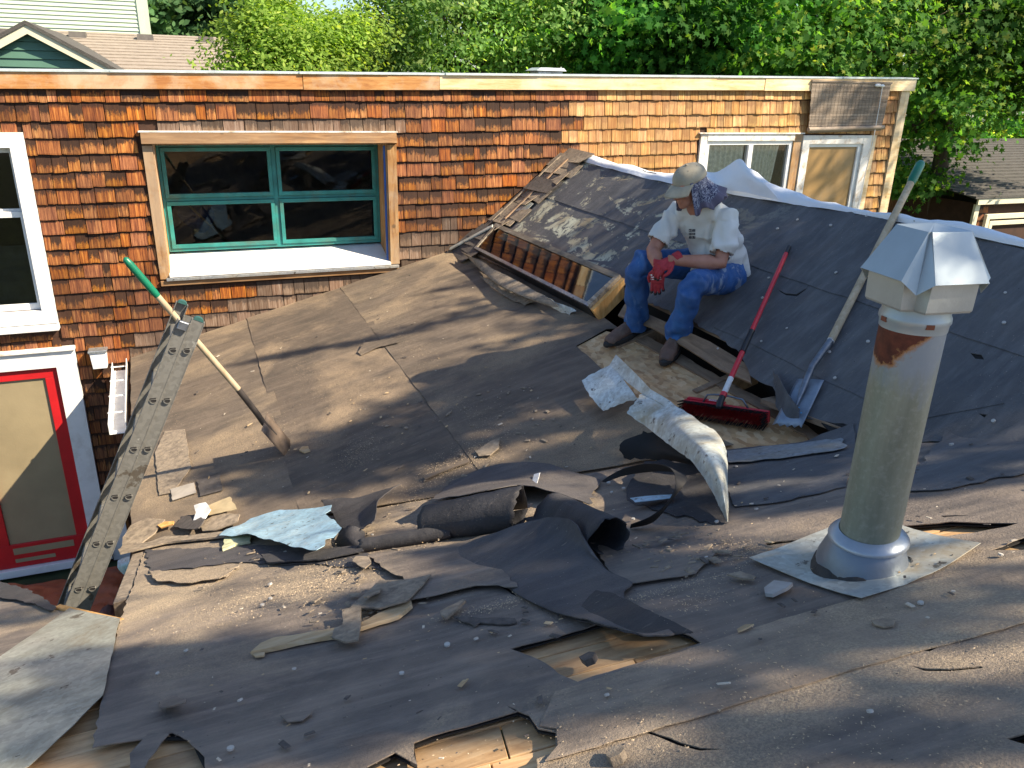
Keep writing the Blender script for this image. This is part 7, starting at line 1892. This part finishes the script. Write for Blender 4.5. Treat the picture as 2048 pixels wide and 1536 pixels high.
# asphalt tabs as thin raised courses
ntab = 0; rng = random.Random(6)
nn_ = (V((0, 24.9-18.5, zr2-fr2.z)).normalized()); up_n = V((0, -nn_.z, nn_.y))
for i in range(16):
    t0 = i/16; ln = V((0, 24.9-18.5, zr2-fr2.z)); b0_ = V((0, 18.5, fr2.z))+ln*t0; b1_ = b0_+ln*(1/16)
    MB().hexa([V((rl.x, b0_.y, b0_.z)), V((lerp(fr2.x+.3, rr_.x, t0), b0_.y, b0_.z)), V((lerp(fr2.x+.3, rr_.x, t0+1/16), b1_.y, b1_.z)), V((rl.x, b1_.y, b1_.z)),
               V((rl.x, b0_.y, b0_.z))+up_n*.03, V((lerp(fr2.x+.3, rr_.x, t0), b0_.y, b0_.z))+up_n*.03, V((lerp(fr2.x+.3, rr_.x, t0+1/16), b1_.y, b1_.z))+up_n*.008, V((rl.x, b1_.y, b1_.z))+up_n*.008]).build('shingle_course', M_roofT, fh)
for px in (22, 157, 291, 412):
    q = onY(px, 78, 24.0); zz = lerp(fr2.z, zr2, (24.0-18.5)/6.4)
    MB().hexa([(q.x-.20, 23.8, zz-.05), (q.x+.20, 23.8, zz-.05), (q.x+.20, 24.2, zz+.02), (q.x-.20, 24.2, zz+.02), (q.x-.18, 23.85, zz+.13), (q.x+.18, 23.85, zz+.13), (q.x+.18, 24.2, zz+.14), (q.x-.18, 24.2, zz+.14)]).build('roof_vent', simple('vent_brown', (.10, .09, .08), .7), fh)
# gable
ya = 17.6; ap = onY(57, 66, ya); ll, lr = onY(-100, 148, ya), onY(222, 152, ya)
slope = (ap.z-lr.z)/(lr.x-ap.x); lx = ap.x-(ap.z-ll.z)/slope
gw = MB(); zb2 = lr.z-.6; nb_ = 9; z = zb2; bh_ = (ap.z-zb2)/nb_
for i in range(nb_):
    z1 = z+bh_; wa = min(lr.x-ap.x, (ap.z-z)/slope); wb_ = max(0.01, min(lr.x-ap.x, (ap.z-z1)/slope))
    MB().hexa([(ap.x-wa, ya-.02, z), (ap.x+wa, ya-.02, z), (ap.x+wa, ya+.03, z), (ap.x-wa, ya+.03, z), (ap.x-wb_, ya+.008, z1-.004), (ap.x+wb_, ya+.008, z1-.004), (ap.x+wb_, ya+.03, z1-.004), (ap.x-wb_, ya+.03, z1-.004)]).build('siding_board', M_sidG, fh); z = z1
MB().box(ap.x-(lr.x-ap.x)+.1, lr.x-.1, ya+.05, ya+5, GZ, zb2).build('wall', M_sidG, fh)
for s_ in (-1, 1):
    e = V((ap.x+s_*(lr.x-ap.x)*1.12, 0, ap.z-slope*(lr.x-ap.x)*1.12)); a_ = V((ap.x, 0, ap.z))
    MB().hexa([V((a_.x, ya-.16, a_.z-.02)), V((e.x, ya-.16, e.z-.02)), V((e.x, ya-.10, e.z-.02)), V((a_.x, ya-.10, a_.z-.02)), V((a_.x, ya-.16, a_.z+.13)), V((e.x, ya-.16, e.z+.13)), V((e.x, ya-.10, e.z+.13)), V((a_.x, ya-.10, a_.z+.13))]).build('rake_trim', M_trimC, fh)
    MB().hexa([V((a_.x, ya-.19, a_.z+.131)), V((e.x, ya-.19, e.z+.131)), V((e.x, ya+5, e.z+.131)), V((a_.x, ya+5, a_.z+.131)), V((a_.x, ya-.19, a_.z+.20)), V((e.x, ya-.19, e.z+.20)), V((e.x, ya+5, e.z+.20)), V((a_.x, ya+5, a_.z+.20))]).build('roof', M_roofG, fh)
# another roof corner, far behind
q = onY(312, 66, 36); h2 = thing('distant_house', 'dark roofed house far behind, between the pale green house and the round tree', 'house', (q.x, 38, GZ))
MB().box(q.x-1.2, q.x+1.0, 36.2, 40, GZ, q.z-.35).build('wall', simple('brown_wall', (.22, .17, .14), .8), h2)
MB().hexa([(q.x-1.5, 35.8, q.z-.4), (q.x+1.3, 35.8, q.z-.4), (q.x+1.3, 40.4, q.z-.4), (q.x-1.5, 40.4, q.z-.4), (q.x-1.2, 38, q.z+.35), (q.x+1.0, 38, q.z+.35), (q.x+1.0, 38.2, q.z+.35), (q.x-1.2, 38.2, q.z+.35)]).build('roof', simple('brown_roof', (.16, .13, .12), .9), h2)

# garage at the right
ga_ = thing('garage', 'cedar garage with cream trim and grey shingled roof at the right edge', 'garage', (13, 11, GZ))
yg = 11.5; el = onY(1957, 396, yg); er = onY(2300, 424, yg); ze_ = el.z
yb2 = 17.0
pk_ = onY(2048, 278, yb2); pk2_ = onY(1962, 330, 14.5)
xl = el.x-.22
MB().box(el.x+.06, el.x+5, yg+.06, yg+5, GZ, ze_-.12).build('wall', M_wallback, ga_)
# shingled face under the eave
rng = random.Random(12); z = ze_-.16; r_i = 0
while z > ze_-1.9:
    x = el.x+.16+rng.uniform(-.05, 0); z -= .15
    while x < el.x+3.6:
        w = rng.uniform(.09, .16)
        if not (z < ze_-.24 and x > el.x+.30):
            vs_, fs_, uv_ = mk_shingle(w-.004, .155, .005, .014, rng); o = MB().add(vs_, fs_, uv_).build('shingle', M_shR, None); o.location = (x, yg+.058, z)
            o.parent = ga_; o.matrix_parent_inverse = ga_.matrix_basis.inverted()
        x += w
MB().box(el.x-.02, el.x+.10, yg-.0, yg+.055, GZ, ze_-.13).build('corner_trim', M_trimC, ga_)
MB().box(el.x-.1, el.x+5, yg-.10, yg-.06, ze_-.12, ze_-.01).build('fascia_board', M_trimC, ga_)
wx0, wx1 = el.x+.34, el.x+3.4
gwz = MB(); 
for k, (a, c) in enumerate(((0, .10), (.14, .09))):
    gwz.box(wx0+a, wx1-a, yg-.02+.015*k, yg+.05, ze_-.34-a-c, ze_-.34-a); gwz.box(wx0+a, wx0+a+c, yg-.02+.015*k, yg+.05, GZ+.2, ze_-.34-a-c); gwz.box(wx1-a-c, wx1-a, yg-.02+.015*k, yg+.05, GZ+.2, ze_-.34-a-c)
gwz.build('door_trim', M_trimC, ga_, bevel=.004)
MB().box(wx0+.25, wx1-.25, yg+.07, yg+.08, GZ+.2, ze_-.60).build('pane', M_glass, ga_)
zf, zk = ze_, pk_.z; 
nrm_ = V((0, -(zk-zf), yb2-yg+.1)).normalized()
for i in range(20):
    t0, t1_ = i/20, (i+1)/20; y0_, y1_ = lerp(yg-.12, yb2, t0), lerp(yg-.12, yb2, t1_); z0_, z1_ = lerp(zf, zk, t0), lerp(zf, zk, t1_)
    MB().hexa([(xl, y0_, z0_), (xl+9, y0_, z0_), (xl+9, y1_, z1_), (xl, y1_, z1_), (xl, y0_, z0_+.045), (xl+9, y0_, z0_+.045), (xl+9, y1_, z1_+.012), (xl, y1_, z1_+.012)]).build('shingle_course', M_roofG, ga_)
# fence
fe = thing('fence', 'dark brown board fence between the house corner and the garage', 'fence', (9.8, 13.2, GZ))
fa, fb_ = onY(1770, 395, 13.6), onY(1960, 440, 12.4); fa.z = fb_.z = 0
nbd = 24
zt_f = onY(1860, 392, 13.0).z
rng = random.Random(1)
for i in range(nbd):
    a_ = lerp(fa, fb_, i/nbd); b2_ = lerp(fa, fb_, (i+.93)/nbd); zz = zt_f+rng.uniform(-.02, .02)
    m = MB().bar(V((a_.x, a_.y, (GZ+zz)/2)), V((b2_.x, b2_.y, (GZ+zz)/2)), .02, zz-GZ); m.build('fence_board', M_fence, fe)
for i in (0, 8, 16, 24):
    a_ = lerp(fa, fb_, i/nbd); MB().box(a_.x-.05, a_.x+.05, a_.y-.09, a_.y-.01, GZ, zt_f+.08).build('fence_post', M_fence, fe)
print('objects', len(bpy.data.objects), 'polys', sum(len(o.data.polygons) for o in bpy.data.objects if o.type == 'MESH'))
